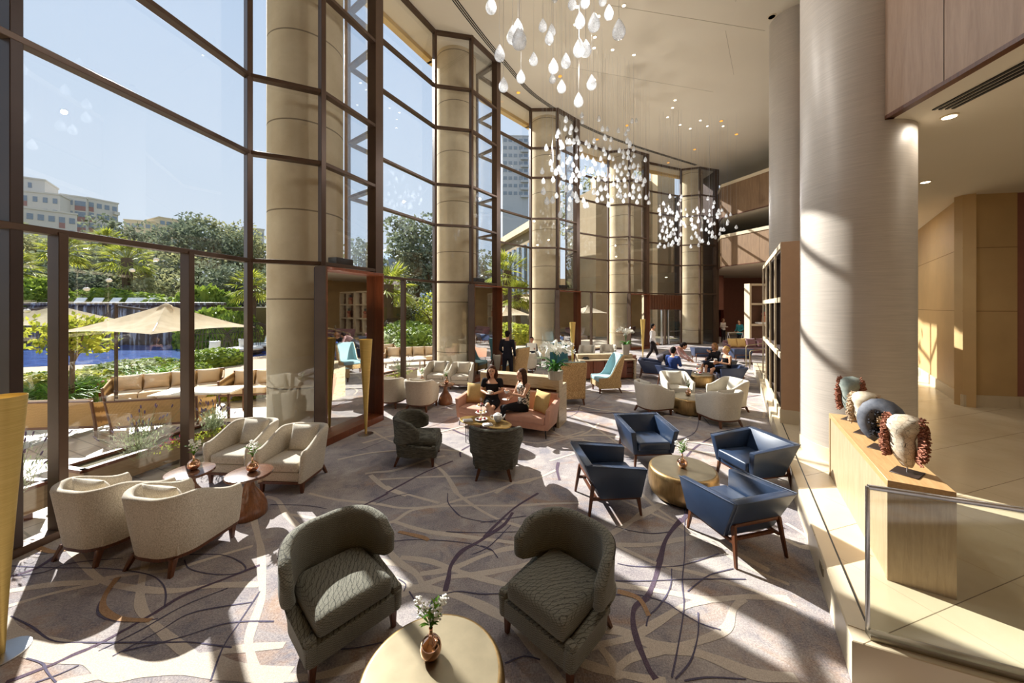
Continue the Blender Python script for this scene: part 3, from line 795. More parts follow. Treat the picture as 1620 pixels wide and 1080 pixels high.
def cushion_thing(label, loc, rz, tilt, mat, size=.46, group=None, roll=0.0, th=.17):
    mb = MB(); pil(mb, (size, size), th, (0, 0, 0), tilt, 0, roll)
    o = obj('throw_cushion', mb, mat, loc=loc, rz=rz, sharp=180); return tag(o, label, 'cushion', group)
# ---------------------------------------------------------------- tables
def make_drum(label, group=None, r=.46, h=.40):
    t = thing('drum_table', label, 'coffee table', group=group)
    prof = [(r * .80, .0), (r * .86, .02), (r * .93, .05), (r * .985, .13), (r, .2), (r * .995, h * .82), (r * .975, h * .94), (r * .945, h * .985), (r * .91, h)]
    mb = MB(); mb.lathe(prof, 56); obj('drum_body', mb, M_['brass_drum'], t, sharp=50)
    mb = MB(); mb.lathe([(r * .905, h - .004), (r * .9, h + .0015), (0, h + .0015)], 56); obj('table_top', mb, M_['brass'], t)
    return t
def make_pedestal(label, group=None, h=.55):
    t = thing('pedestal_table', label, 'side table', group=group)
    prof = [(.0, 0), (.19, 0), (.2, .015), (.198, .09), (.185, .15), (.155, .22), (.11, .29), (.072, .35), (.056, .40), (.055, .46), (.07, .5), (.085, h - .035)]
    mb = MB(); mb.lathe(prof, 40); obj('carved_trunk', mb, M_['walnut_warm'], t, sharp=60)
    mb = MB(); mb.lathe([(0, h - .035), (.25, h - .035), (.262, h - .03), (.264, h - .012), (.258, h - .002), (.25, h), (0, h)], 48); obj('table_top', mb, M_['walnut_gloss'], t)
    return t
M_['walnut_warm'] = wood('carved_trunk', (92, 54, 34), (152, 100, 64), 2.2, .3, coat=.3)
M_['walnut_gloss'] = wood('polished_walnut', (74, 44, 30), (116, 76, 54), 1.6, .2, 'X', coat=.4)
def leafmesh(mb, base, tip, w, up=(0, 0, 1), bend=.25, n=4):
    """a pointed leaf blade, folded a little along the midrib"""
    b, t = Vector(base), Vector(tip); d = t - b; L = d.length; side = d.cross(Vector(up)); side = side.normalized() if side.length > 1e-5 else Vector((1, 0, 0)); nrm = side.cross(d).normalized()
    vs, fs = [], []
    for i in range(n + 1):
        s_ = i / n; wd = w * math.sin(PI * min(1, .08 + .92 * s_)) ** .8 / 2 if i < n else 0.0005
        c = b + d * s_ + nrm * (bend * L * math.sin(PI * s_) * .35) - nrm * (bend * L * .3 * s_ * s_)
        vs += [c - side * wd + nrm * wd * .35, c, c + side * wd + nrm * wd * .35]
    for i in range(n):
        for k in range(2): a = i * 3 + k; fs.append([a, a + 1, a + 4, a + 3])
    return mb.add(vs, fs)
def greenmat(name, a, b, rough=.55, trans=.35):
    t = NT(name); c = t.coord('Object'); n = t.noise(c, 9, 3); oi = t.n('ShaderNodeNewGeometry')
    k = t.ramp(t.math('ADD', t.math('MULTIPLY', oi.outputs['Random Per Island'], .7), t.math('MULTIPLY', n, .3)), [(.12, lin(a)), (.85, lin(b))])
    p = t.n('ShaderNodeBsdfPrincipled'); t.l(k, p.inputs['Base Color']); p.inputs['Roughness'].default_value = rough; p.inputs['Specular IOR Level'].default_value = .3
    tl = t.n('ShaderNodeBsdfTranslucent'); t.l(k, tl.inputs[0]); m = t.n('ShaderNodeMixShader'); m.inputs[0].default_value = trans
    t.l(p.outputs[0], m.inputs[1]); t.l(tl.outputs[0], m.inputs[2]); t.l(m.outputs[0], t.out.inputs[0]); return t.mat
M_['leaf'] = greenmat('fresh_leaf', (62, 110, 24), (140, 186, 60))
M_['leafdeep'] = greenmat('deep_leaf', (24, 74, 18), (84, 146, 48))
M_['petal'] = plain('white_petal', (246, 244, 234), .6, var=.03)
def make_budvase(label, seed=1, group=None):
    g = random.Random(seed)
    t = thing('bud_vase', label, 'vase', group=group)
    prof = [(0, 0), (.03, .0), (.05, .014), (.066, .042), (.0685, .068), (.062, .098), (.042, .123), (.018, .135), (.012, .142), (.0115, .188), (.0135, .192), (.010, .19), (.009, .15)]
    mb = MB(); mb.lathe(prof, 32); obj('vase_body', mb, M_['copper'], t, sharp=60)
    fl, st, bl = MB(), MB(), MB()
    for k, (ax, ay, L) in enumerate(((-.42, .1, .24), (.40, .05, .26), (.05, -.25, .17), (.1, .35, .2))):
        pts = [Vector((0, 0, .18)) + Vector((ax * s_ * L * (.4 + .6 * s_), ay * s_ * L, L * s_ * (.95 - .12 * s_))) for s_ in (0, .25, .5, .75, 1)]
        st.tube(pts, [.0028, .0025, .002, .0016, .001], 5)
        if k < 2:
            for j in range(64):
                s_ = g.uniform(.42, .98); q = pts[int(s_ * 3.999)].lerp(pts[min(4, int(s_ * 3.999) + 1)], s_ * 4 % 1); r_ = .03 * (1.25 - s_)
                bl.ball(q + Vector((g.gauss(0, 1), g.gauss(0, 1), g.gauss(0, .8))) * r_, g.uniform(.008, .0135) * (1.2 - .5 * s_), 1, (1, 1, .7))
        for j in range(7):
            s_ = g.uniform(.2, .9) if k > 1 else g.uniform(.1, .5); q = pts[0].lerp(pts[4], s_); a = g.uniform(0, 6.28)
            leafmesh(fl, q, q + Vector((math.cos(a) * .065, math.sin(a) * .065, g.uniform(.015, .08))), .022)
    so = obj('flower_stem', st, M_['leafdeep'], t); obj('leaf_spray', fl, M_['leaf'], so, fix=False); obj('white_blossom', bl, M_['petal'], so)
    return t
def make_lamp(label, h=2.0, r=.13, group=None):
    t = thing('cone_floor_lamp', label, 'floor lamp', group=group)
    mb = MB(); mb.lathe([(0, 0), (.145, 0), (.15, .004), (.148, .012), (.0, .016)], 40); obj('base_disc', mb, M_['steel'], t)
    prof = [(.022, .014)] + [(lerp(.024, r, (z / h) ** 1.25), z) for z in [h * k / 14 for k in range(1, 15)]]
    prof += [(r - .006, h), (r - .01, h - .02), (r * .55, h - .5)]
    mb = MB(); mb.lathe(prof, 40); gc = obj('gold_cone', mb, M_['gold'], t, sharp=60)
    mb = MB(); mb.lathe([(0, h - .06), (r * .9, h - .06)], 24); obj('diffuser', mb, M_['lampdisc'], gc)
    return t
M_['lampdisc'] = emis('warm_diffuser', (255, 224, 170), 2.0)
def blossom(mb, c, nrm, s, g):
    nrm = Vector(nrm).normalized(); u = nrm.orthogonal().normalized(); w = nrm.cross(u); a0 = g.uniform(0, 6.28)
    for k in range(5):
        a = a0 + k * 2 * PI / 5; d = u * math.cos(a) + w * math.sin(a); sd = u * -math.sin(a) + w * math.cos(a); W = .42 if k % 2 else .6
        p = [c, c + d * s * .45 - sd * s * W * .5 + nrm * s * .12, c + d * s * .95 + nrm * s * .05, c + d * s * .45 + sd * s * W * .5 + nrm * s * .12]
        mb.add(p, [[0, 1, 2, 3]])
def orchid(root, base, n, H_, spread, seed, leaves=16, leafL=.3):
    g = random.Random(seed); st, bl, lf = MB(), MB(), MB(); base = Vector(base)
    for k in range(n):
        a = 2 * PI * k / n + g.uniform(-.4, .4); hh = H_ * g.uniform(.85, 1.05); sp = spread * g.uniform(.6, 1.1)
        pts = []
        for i in range(9):
            s_ = i / 8; pts.append(base + Vector((math.cos(a) * sp * s_ ** 2.2, math.sin(a) * sp * s_ ** 2.2, hh * (math.sin(min(1, s_ * 1.18) * PI / 2) - .18 * max(0, s_ - .75) * 4))))
        st.tube(pts, .004, 5)
        for j in range(15):
            s_ = .46 + .54 * j / 14; q = pts[int(s_ * 7.99)].lerp(pts[min(8, int(s_ * 7.99) + 1)], s_ * 8 % 1)
            blossom(bl, q + Vector((g.gauss(0, .022), g.gauss(0, .022), g.gauss(0, .02))), (g.uniform(-1, 1), g.uniform(-1.4, .2), g.uniform(.0, .8)), g.uniform(.052, .07), g)
    for k in range(leaves):
        a = g.uniform(0, 6.28); L = leafL * g.uniform(.7, 1.15); q = base + Vector((math.cos(a) * .04, math.sin(a) * .04, 0))
        leafmesh(lf, q, q + Vector((math.cos(a) * L * .75, math.sin(a) * L * .75, L * g.uniform(.25, .8))), .075, bend=.7, n=5)
    so = obj('flower_stem', st, M_['leafdeep'], root); obj('orchid_blossom', bl, M_['petal'], so, fix=False); obj('strap_leaf', lf, M_['leafdeep'], root, fix=False)
def face(fx, fy): return math.atan2(fx, -fy)
FLOOR = obj('floor', FL, [M_['carpet'], M_['ribbon'], M_['purple'], M_['indigo'], M_['tanline']]) if False else None
first = {}
def put(kind, maker, x, y, f, label, group, z=0.0, **kw):
    """the first call of a kind moves the model itself, later calls copy it"""
    if kind not in first:
        o = maker(label); first[kind] = o; o.location = (x, y, z); o.rotation_euler = (0, 0, face(*f)); o['group'] = group
        return o
    return dup(first[kind], (x, y, z), face(*f), label, group)
TUB = lambda l: make_tub(l, M_['boucle'], None)
TUBP = lambda l: make_tub(l, M_['boucle_pale'], None)
G1 = 'beige tub chairs by the nearest window'
put('tub', TUB, -4.53, 4.0, (.17, .985), 'beige boucle tub chair seen from behind, next to the window post, left of its twin', G1)
put('tub', TUB, -3.62, 3.86, (.17, .985), 'beige boucle tub chair seen from behind with a long low side, nearest the carpet centre', G1)
put('tub', TUB, -4.28, 5.72, (-.08, -1), 'beige tub chair with pillow facing the room, closest to the lavender planters', G1)
put('tub', TUB, -3.31, 5.46, (-.06, -1), 'beige tub chair with pillow facing the room, between its twin and the gold lamp', G1)
G2 = 'beige tub chairs in the second window bay'
put('tub', TUB, -3.28, 9.62, (.15, .985), 'beige tub chair back half hidden behind the cherry portal jamb', G2)
put('tub', TUB, -2.40, 9.32, (.15, .985), 'beige tub chair seen from behind, right beside the cherry portal of the first bay', G2)
put('tub', TUB, -2.50, 11.95, (-.1, -1), 'beige tub chair with pillow facing the room in the second bay, nearer the glass', G2)
put('tub', TUB, -1.66, 11.75, (-.1, -1), 'beige tub chair with pillow in the second bay, directly behind the pedestal table', G2)
G3 = 'pale tub chairs round the brass drum by the steps'
put('tubp', TUBP, 3.54, 8.98, (.9, .25), 'pale tub chair seen from its side, left of the brass drum by the bookcase', G3)
put('tubp', TUBP, 4.66, 10.1, (-.05, -1), 'pale tub chair with pillow facing the camera behind the brass drum', G3)
put('tubp', TUBP, 5.66, 9.2, (-1, -.2), 'pale tub chair with big pillow in profile next to the bookcase steps', G3)
put('tubp', TUBP, 4.80, 8.12, (-.2, 1), 'pale tub chair seen from behind, in front of the brass drum by the bookcase', G3)
G4 = 'pale tub chairs beyond the sofa'
put('tubp', TUBP, .62, 14.6, (.2, 1), 'pale tub chair seen from behind with the reading man beyond it', G4)
put('tubp', TUBP, -.62, 14.2, (.6, .8), 'pale tub chair partly hidden by the second cherry portal', G4)
put('tubp', TUBP, 1.95, 16.1, (-.3, -1), 'pale tub chair with pillow facing the room behind the white orchids', G4)
put('tubp', TUBP, .85, 15.75, (.3, -1), 'pale tub chair in which the reading man sits', G4)
put('tubp', TUBP, 3.6, 17.0, (-.3, -1), 'pale tub chair behind the travertine sideboard, left one of two', G4)
put('tubp', TUBP, 4.7, 17.3, (-.3, -1), 'pale tub chair behind the travertine sideboard beside the orchid vase', G4)
# barrel wing chairs
G5 = 'grey-green barrel armchairs by the brass table'
put('wing', lambda l: make_wing(l, M_['grey'], None), -1.46, 2.98, (.73, -.67), 'grey-green barrel armchair left of the near brass table', G5)
put('wing', lambda l: make_wing(l, M_['grey'], None), .42, 2.95, (-.70, -.71), 'grey-green barrel armchair right of the near brass table', G5)
G6 = 'dark barrel armchairs by the kidney table'
put('wingd', lambda l: make_wing(l, M_['stria'], None), -1.68, 6.24, (1, .05), 'dark grey barrel armchair in profile, left of the kidney table', G6)
put('wingd', lambda l: make_wing(l, M_['stria'], None), -.27, 5.76, (.05, 1), 'dark grey barrel armchair seen from behind, in front of the kidney table', G6)
G7 = 'navy leather chairs round the brass drum'
BL = lambda l: make_blue(l, M_['blue'], None)
put('blue', BL, 2.33, 6.22, (.08, -1), 'navy leather armchair facing the camera behind the brass drum', G7)
put('blue', BL, 1.30, 4.86, (.99, .08), 'navy leather armchair in profile left of the brass drum', G7)
put('blue', BL, 3.68, 5.42, (-.98, -.2), 'navy leather armchair right of the brass drum against the stone step', G7)
put('blue', BL, 2.54, 4.06, (-.25, .97), 'navy leather armchair seen from behind, nearest the stone step socket', G7)
G8 = 'slate blue chairs round the farther brass drum'
BF = lambda l: make_blue(l, M_['blue_far'], None)
put('bluef', BF, 5.35, 11.75, (.95, .3), 'slate blue chair holding the man in the blue suit', G8)
put('bluef', BF, 5.2, 13.3, (.85, -.4), 'slate blue chair behind the man in the blue suit', G8)
put('bluef', BF, 7.35, 11.9, (-.95, .3), 'slate blue chair seen from behind under the blonde woman', G8)
put('bluef', BF, 7.75, 13.2, (-.9, -.3), 'slate blue chair behind the blonde woman', G8)
put('bluef', BF, 9.3, 17.4, (.2, 1), 'far slate blue chair turned away, left one of the pair before the pink sofa', G8)
put('bluef', BF, 10.9, 16.9, (.2, 1), 'far slate blue chair turned away, right one of the pair before the pink sofa', G8)
# high back chairs
G9 = 'high-backed woven chairs'
SL = lambda l: make_slipper(l, None)
put('slip', SL, 1.62, 9.95, (-.15, 1), 'woven high-backed chair seen squarely from behind, beside the travertine console', G9)
put('slip', SL, 3.02, 11.25, (-1, -.12), 'pale teal high-backed chair with woven side, in profile', G9)
put('slip', SL, .12, 13.2, (-.75, .65), 'woven high-backed chair beside the waiter', G9)
put('slipteal', lambda l: make_slipper(l, None, 'teal_dark'), 2.0, 15.0, (.2, 1), 'teal chair back half hidden by the white orchids', G9)
# tables
G10 = 'brass drum tables'
DR = lambda l: make_drum(l)
put('drum', DR, -.50, 2.22, (0, -1), 'brass drum table cut by the lower picture edge, with a copper vase', G10)
put('drum', DR, 2.44, 5.06, (0, -1), 'brass drum table amid the navy leather chairs', G10)
put('drum', DR, 4.52, 9.02, (0, -1), 'brass drum table amid the pale tub chairs', G10)
put('drum', DR, 6.35, 12.0, (0, -1), 'brass drum table with the cake stand among the seated guests', G10)
G11 = 'walnut pedestal tables'
PD = lambda l: make_pedestal(l)
TP = [(-4.21, 4.63), (-3.40, 4.58), (-2.60, 10.1), (-1.84, 9.78)]
put('ped', PD, *TP[0], (0, -1), 'walnut pedestal table with sunlit white top nearest the window', G11)
put('ped', PD, *TP[1], (0, -1), 'walnut pedestal table showing its whole bell-shaped trunk', G11)
put('ped', PD, *TP[2], (0, -1), 'walnut pedestal table in the second bay nearer the glass', G11)
put('ped', PD, *TP[3], (0, -1), 'walnut pedestal table in the second bay, right one of two', G11)
G12 = 'copper bud vases'
BV = lambda l: make_budvase(l)
vz = gp(681.7, 1039, .4015); put('vase', BV, vz.x, vz.y, (0, -1), 'copper bud vase with white spikes on the near brass drum', G12, z=.4015)
vz = gp(1079.4, 739, .4015); put('vase', BV, vz.x, vz.y, (.3, -1), 'copper bud vase on the brass drum amid navy chairs', G12, z=.4015)
vz = gp(1098, 627, .4015); put('vase', BV, 4.56, 9.16, (1, -1), 'copper bud vase on the brass drum amid pale tub chairs', G12, z=.4015)
for (x, y), l in zip(TP, ('copper bud vase on the sunlit pedestal table nearest the window', 'copper bud vase on the pedestal table with the bell trunk', 'copper bud vase on the second bay table nearer the glass', 'copper bud vase on the right pedestal table of the second bay')):
    put('vase', BV, x + .02, y + .03, (rnd.uniform(-1, 1), -1), l, G12, z=.5505)
# floor lamps
G13 = 'gold cone floor lamps'
LP = lambda l: make_lamp(l)
put('lamp', LP, -3.08, 7.46, (0, -1), 'slim gold cone floor lamp before the first cherry portal mirror', G13)
p = gp(0, 1046); put('lamp', LP, -3.96, 2.74, (0, -1), 'tall gold cone floor lamp cut by the left picture edge', G13)
put('lamp', LP, 2.62, 15.3, (0, -1), 'gold cone floor lamp before the third cherry portal', G13)
put('lamp', LP, 6.95, 18.8, (0, -1), 'gold cone floor lamp beside the man in the white shirt', G13)
# kidney table
t = thing('kidney_table', 'kidney shaped brass table on thin black legs before the pink sofa', 'coffee table', (-.53, 6.98, 0), R(-14))
pl = []
for i in range(48):
    a = 2 * PI * i / 48; r = .30 + .0 * a
    x, y = .52 * math.cos(a), .27 * math.sin(a)
    y += .09 * math.cos(a) * (1 if True else 0) - .10 * (math.exp(-((x + .02) / .2) ** 2)) * (1 if math.sin(a) > 0 else .25) * (-1 if math.sin(a) < 0 else 1) * (-1 if math.sin(a) < 0 else 1)
    pl.append((x, -y))
mb = MB(); mb.prism([(x * 1.08, y * 1.1) for x, y in pl], .40, .425, bev=.004, seg=1); obj('table_top', mb, M_['brass_gold'], t)
for x, y in ((-.40, .10), (-.38, -.06), (-.05, -.12), (.10, -.06), (.30, -.22), (.42, -.02), (.1, .1)):
    mb = MB(); mb.tube([(x, -y if False else y, .40), (x, y, 0)], [.011, .008], 8); obj('leg', mb, M_['black'], t)
# the pink sofa with cushions; travertine console behind it
fd = Vector((-.42, -.91)).normalized(); SA = face(fd.x, fd.y); SO = Vector((-.12, 7.91))
sofa = make_sofa('dusty pink velvet sofa on which two women have tea', M_['pink'], 'pink sofas', 2.24); sofa.location = (SO.x, SO.y, 0); sofa.rotation_euler = (0, 0, SA)
def onsofa(x, y, z): 
    c, s_ = math.cos(SA), math.sin(SA); return Vector((SO.x + x * c - y * s_, SO.y + x * s_ + y * c, z))
cushion_thing('ochre linen cushion at the left arm of the pink sofa', onsofa(-.84, .08, .66), SA + R(14), R(-20), M_['ochre'], group='ochre cushions on the pink sofa')
cushion_thing('ochre linen cushion at the right arm of the pink sofa, beside the patterned blouse', onsofa(.84, -.02, .66), SA + R(-30), R(-14), M_['ochre'], group='ochre cushions on the pink sofa')
def make_console(label, W, z0=1.08, doors=4, D=.6):
    """travertine sideboard: raised shelf on the sofa side, cupboard with cherry doors on the other; local +y is the cupboard side"""
    t = thing('travertine_sideboard', label, 'sideboard'); w = W / 2
    mb = MB(); mb.box((0, -D / 2 + .15, z0 - .13), (W, .30, .26), bev=.006, seg=1); obj('raised_shelf', mb, M_['trav'], t)
    mb = MB(); mb.box((0, .15, z0 - .22), (W, D - .3, .05), bev=.006, seg=1); obj('counter', mb, M_['trav'], t)
    for sg in (-1, 1):
        mb = MB(); mb.box((sg * (w - .03), -D / 2 + .15, (z0 - .26) / 2), (.06, .30, z0 - .26)); mb.box((sg * (w - .03), .15, (z0 - .24) / 2), (.06, D - .3, z0 - .24)); obj('side_panel', mb, M_['trav'], t)
    mb = MB(); mb.box((0, -D / 2 + .06, (z0 - .26) / 2), (W - .12, .03, z0 - .26)); obj('back_panel', mb, M_['walnut'], t)
    mb = MB(); mb.box((0, .05, (z0 - .24) / 2 + .03), (W - .12, D - .36, z0 - .30)); obj('cupboard', mb, M_['cherry'], t)
    dw = (W - .36) / doors
    for k in range(doors):
        mb = MB(); x = -w + .3 + dw * (k + .5); zc = (z0 - .24) / 2 + .03; hh = z0 - .34
        mb.box((x, .245, zc), (dw - .012, .022, hh), bev=.004, seg=1)
        for sg in (-1, 1): mb.box((x + sg * (dw / 2 - .05), .258, zc), (.07, .012, hh), bev=.002, seg=1)
        for sg in (-1, 1): mb.box((x, .258, zc + sg * (hh / 2 - .04)), (dw - .08, .012, .07), bev=.002, seg=1)
        dr = obj('door', mb, M_['cherry'], t)
        mb = MB(); mb.ball((x + (dw / 2 - .05) * (1 if k % 2 == 0 else -1), .272, zc), .012, 2); obj('knob', mb, M_['brass'], dr)
    for k in range(3): mb = MB(); mb.box((-w + .18, .16, .28 + k * .22), (.22, D - .34, .02)); obj('open_shelf', mb, M_['walnut'], t)
    return t
cs = make_console('long travertine console behind the pink sofa, carrying the orchid planter', 2.0, 1.10)
bd = -fd; C0 = Vector((1.01, 7.75)); dirn = Vector((-bd.y, bd.x)); cc = C0 + dirn * 1.0 + bd * .37
cs.location = (cc.x, cc.y, 0); cs.rotation_euler = (0, 0, SA)
cs2 = dup(cs, (3.48, 13.2, 0), R(180 + 6), 'travertine sideboard with red cherry doors, orchid vase on its end')
cs['group'] = cs2['group'] = 'travertine sideboards'
cs2.scale = (1.06, 1, .82)
s2 = dup(sofa, (3.95, 14.2, 0), R(172), 'far pink sofa backing onto the sideboard with cherry doors', 'pink sofas', scale=(.85, 1, 1))
# orchids
pr = thing('orchid_planter', 'ribbed grey planter of white orchids on the travertine console', 'potted plant', group='white orchids')
mb = MB(); n_ = 44; prof = [(0, 0), (.135, 0), (.15, .01), (.165, .20), (.16, .20), (.15, .17), (0, .165)]
mb.lathe(prof, n_); 
for k in range(22): a = 2 * PI * k / 22; mb.tube([(.144 * math.cos(a), .144 * math.sin(a), .008), (.163 * math.cos(a), .163 * math.sin(a), .198)], .011, 6)
obj('ribbed_pot', mb, M_['potgrey'] if 'potgrey' in M_ else plain('pot_grey', (184, 176, 160), .6), pr); orchid(pr, (0, 0, .17), 8, .62, .50, 4, 28, .46)
q = gp(879, 600, 1.10); pr.location = (q.x, q.y + .02, 1.10)
pr2 = thing('orchid_vase', 'tall grey vase of white orchids on the sideboard beside the teal chair', 'potted plant', group='white orchids')
mb = MB(); mb.lathe([(0, 0), (.11, 0), (.115, .01), (.15, .38), (.143, .38), (.13, .33), (0, .32)], 40); obj('ribbed_pot', mb, plain('vase_grey', (170, 162, 148), .55), pr2); orchid(pr2, (0, 0, .33), 7, .66, .40, 9, 16, .30)
pr2.location = (4.22, 13.12, .905)
# tea things on the kidney table
KT = Vector((-.53, 6.98)); KR = R(-14)
def kt(x, y): c, s_ = math.cos(KR), math.sin(KR); return Vector((KT.x + x * c - y * s_, KT.y + x * s_ + y * c, .4255))
def make_tier(label, loc):
    t = thing('cake_stand', label, 'cake stand', loc); zs = (.015, .15, .28); rs = (.13, .115, .10)
    mb = MB(); mb.tube([(0, 0, 0), (0, 0, .40)], .005, 8); mb.tube([(.022 * math.cos(a * .5236), 0, .42 + .022 * math.sin(a * .5236)) for a in range(12)], .004, 6, closed=True)
    for k in range(3): a = k * 2.094; mb.tube([(.0, 0, .02), (.11 * math.cos(a), .11 * math.sin(a), 0)], .004, 6)
    obj('chrome_stem', mb, M_['steel'], t)
    for z, r in zip(zs, rs):
        mb = MB(); mb.lathe([(0, z), (r * .6, z), (r, z + .012), (r - .004, z + .016), (r * .6, z + .006), (0, z + .006)], 28); obj('plate', mb, M_['white'], t)
    return t
kz = kt(-.1, .05) + Vector((0, 0, .002)); cst = make_tier('three-tier white cake stand on the kidney table', kz); cst['group'] = 'three-tier cake stands'
cake = [plain('cake_red', (170, 40, 44), .5), plain('cake_cream', (236, 206, 150), .7), plain('cake_choc', (84, 46, 30), .6)]
def cakes(base, tiers, lab):
    g = random.Random(int(base.x * 100)); k = 0
    for z, r in tiers:
        for j in range(4):
            a = j * 1.57 + g.uniform(-.3, .3); mb = MB()
            if (j + k) % 2: mb.lathe([(0, 0), (.02, 0), (.023, .004), (.024, .03), (.018, .036), (0, .038)], 16)
            else: cushion(mb, (0, 0, .016), (.045, .034, .032), .008, .004)
            o = obj('petit_four', mb, cake[(j + k) % 3], loc=(base.x + r * math.cos(a), base.y + r * math.sin(a), base.z + z)); tag(o, 'small cake on the %s tier of the %s' % (('bottom', 'middle', 'top')[k], lab), 'cake', 'cakes on the ' + lab + ' ' + ('bottom', 'middle', 'top')[k] + ' tier')
        k += 1
cakes(kz, ((.0225, .07), (.1575, .06), (.2875, .05)), 'cake stand by the pink sofa')
dz = Vector((6.35, 12.05, .404)); ct2 = dup(cst, dz, 0, 'three-tier cake stand among the seated guests on the far drum', 'three-tier cake stands'); cakes(dz, ((.0225, .07), (.1575, .06), (.2875, .05)), 'far cake stand')
tp = thing('teapot', 'white porcelain teapot at the right end of the kidney table', 'teapot', kt(.24, .06))
mb = MB(); mb.lathe([(0, 0), (.05, 0), (.085, .05), (.092, .10), (.08, .14), (.05, .155), (.045, .16)], 28); mb.tube([(.08, 0, .05), (.13, 0, .09), (.15, 0, .14)], [.02, .014, .01], 10); obj('pot_body', mb, M_['white'], tp)
mb = MB(); mb.lathe([(0, .185), (.012, .18), (.008, .168), (.04, .165), (.05, .156)], 20); obj('lid', mb, M_['white'], tp)
mb = MB(); mb.tube([(-.08, 0, .12), (-.13, 0, .12), (-.14, 0, .08), (-.12, 0, .045), (-.08, 0, .04)], .008, 8); obj('handle', mb, M_['white'], tp)
for (x, y), l in zip(((-.34, -.05), (.12, -.20)), ('folded white napkin on the left lobe of the kidney table', 'folded white napkin at the front edge of the kidney table')):
    mb = MB(); g = random.Random(3)
    for k in range(3):
        b = MB(); 
        mb.box((g.uniform(-.008, .008), g.uniform(-.008, .008), .006 + k * .010), (.19 - k * .012, .12 - k * .01, .010), rz=g.uniform(-.08, .08), bev=.004)
    o = obj('folded_napkin', mb, M_['linen'], loc=kt(x, y), rz=.3); tag(o, l, 'napkin', 'napkins on the kidney table')
# phone and tablet on the far sideboard
mb = MB(); mb.box((0, 0, .012), (.34, .24, .02), bev=.006); mb.box((0, .06, .03), (.3, .05, .02), bev=.006); tag(obj('black_tray', mb, M_['black'], loc=(3.75, 12.98, .745), rz=.1), 'flat black tray lying on the counter of the cherry-door sideboard', 'tray')
mb = MB(); mb.box((0, 0, .025), (.2, .18, .05), bev=.01); mb.bar((-.1, .0, .065), (.1, .0, .065), .04, .04, bev=.012); tag(obj('desk_telephone', mb, M_['black'], loc=(2.72, 13.02, .745), rz=.1), 'black desk telephone at the left end of the cherry-door sideboard', 'telephone')

# ---------------------------------------------------------------- bookcase on the platform edge
BA = Vector((5.50, 7.24)); BD = ED.to_2d().normalized(); BW = Vector((BD.y, -BD.x)); bang = math.atan2(BD.y, BD.x)
bk = thing('bookcase', 'tall cream-framed open bookcase with brown back along the platform edge', 'bookcase', (BA.x, BA.y, .31), bang)
BLn, BHt, BDp = 5.4, 3.70, .55
mb = MB(); mb.box((.03, -BDp / 2, BHt / 2), (.06, BDp, BHt), bev=.003, seg=1); obj('end_panel', mb, plain('bronze_panel', (188, 150, 116), .5, var=.04), bk)
mb = MB(); mb.box((BLn / 2, -BDp + .02, BHt / 2), (BLn, .04, BHt - .02)); obj('back_panel', mb, plain('brown_back', (92, 70, 56), .7), bk)
mb = MB()
for k in range(5): mb.box((.03 + (BLn - .06) * k / 4, -.02, BHt / 2), (.05, .04, BHt - .01))
for z in (.10, 1.35, 2.52, BHt - .05): mb.box((BLn / 2, -.02, z), (BLn - .07, .038, .11 if z > .2 else .2))
obj('face_frame', mb, M_['cream'], bk)
for k in range(1, 5): mb = MB(); mb.box((.03 + (BLn - .06) * k / 4, -BDp / 2 - .03, BHt / 2), (.05, BDp - .16, BHt - .02)); obj('divider', mb, M_['dark'], bk)
for z in (.10, 1.35, 2.52, BHt - .05): mb = MB(); mb.box((BLn / 2, -BDp / 2 - .03, z), (BLn - .08, BDp - .16, .04)); obj('shelf', mb, M_['dark'], bk)
mb = MB(); mb.box((.03, -BDp / 2 - .0, .14), (.075, BDp + .02, .28)); obj('skirting', mb, M_['skirt'], bk)
# oak console with sculptures
A0 = gp(1403.7, 917.3, .31); A1 = gp(1311.3, 750.6, .31); cd = (A1 - A0); cl = cd.length; cd.normalize(); cw = Vector((cd.y, -cd.x, 0)); cang = math.atan2(cd.y, cd.x)
CT = 1.185
oc = thing('oak_console', 'long oak waterfall console on the platform carrying four sculptures', 'console table', (A0.x, A0.y, .31), cang)
mb = MB(); mb.box((cl / 2, -.20, CT - .31 - .03), (cl, .40, .06), bev=.003, seg=1); obj('top', mb, M_['oak'], oc)
for x in (.025, cl - .025): mb = MB(); mb.box((x, -.20, (CT - .37) / 2), (.05, .40, CT - .37)); obj('end_panel', mb, M_['oakside'], oc)
mb = MB(); mb.box((cl / 2, -.03, (CT - .37) / 2), (cl - .1, .04, CT - .37)); obj('front_panel', mb, M_['oakside'], oc)
mb = MB(); mb.box((cl / 2, -.33, (CT - .37) / 2), (cl - .1, .03, CT - .37)); obj('rear_panel', mb, M_['oakside'], oc)
def pebble(name, c1, c2, cr=.0):
    t = NT(name); c = t.coord('Object'); n = t.noise(c, 8, 5, .65); v = t.voro(c, 26, 'DISTANCE_TO_EDGE')
    k = t.ramp(n, [(.35, lin(c1)), (.68, lin(c2))])
    if cr: k = t.mix(t.math('MULTIPLY', t.math('LESS_THAN', v, .018), cr), k, lin((62, 48, 40)))
    return t.bsdf(k, .7, spec=.3, bump=n, bstr=.3, bdist=.01)
M_['ivory'] = pebble('crackled_ivory', (186, 162, 132), (228, 220, 200), .8)
M_['ivory2'] = pebble('pale_ceramic', (206, 186, 154), (232, 222, 200), .0)
M_['slate'] = pebble('slate_ceramic', (72, 76, 86), (116, 118, 124), .0)
M_['sage'] = pebble('sage_ceramic', (120, 132, 126), (166, 172, 162), .0)
M_['coral'] = plain('coral_fringe', (150, 96, 74), .85, var=.3, vscale=60)
M_['charcoalf'] = plain('charcoal_fringe', (44, 44, 50), .9, var=.3, vscale=60)
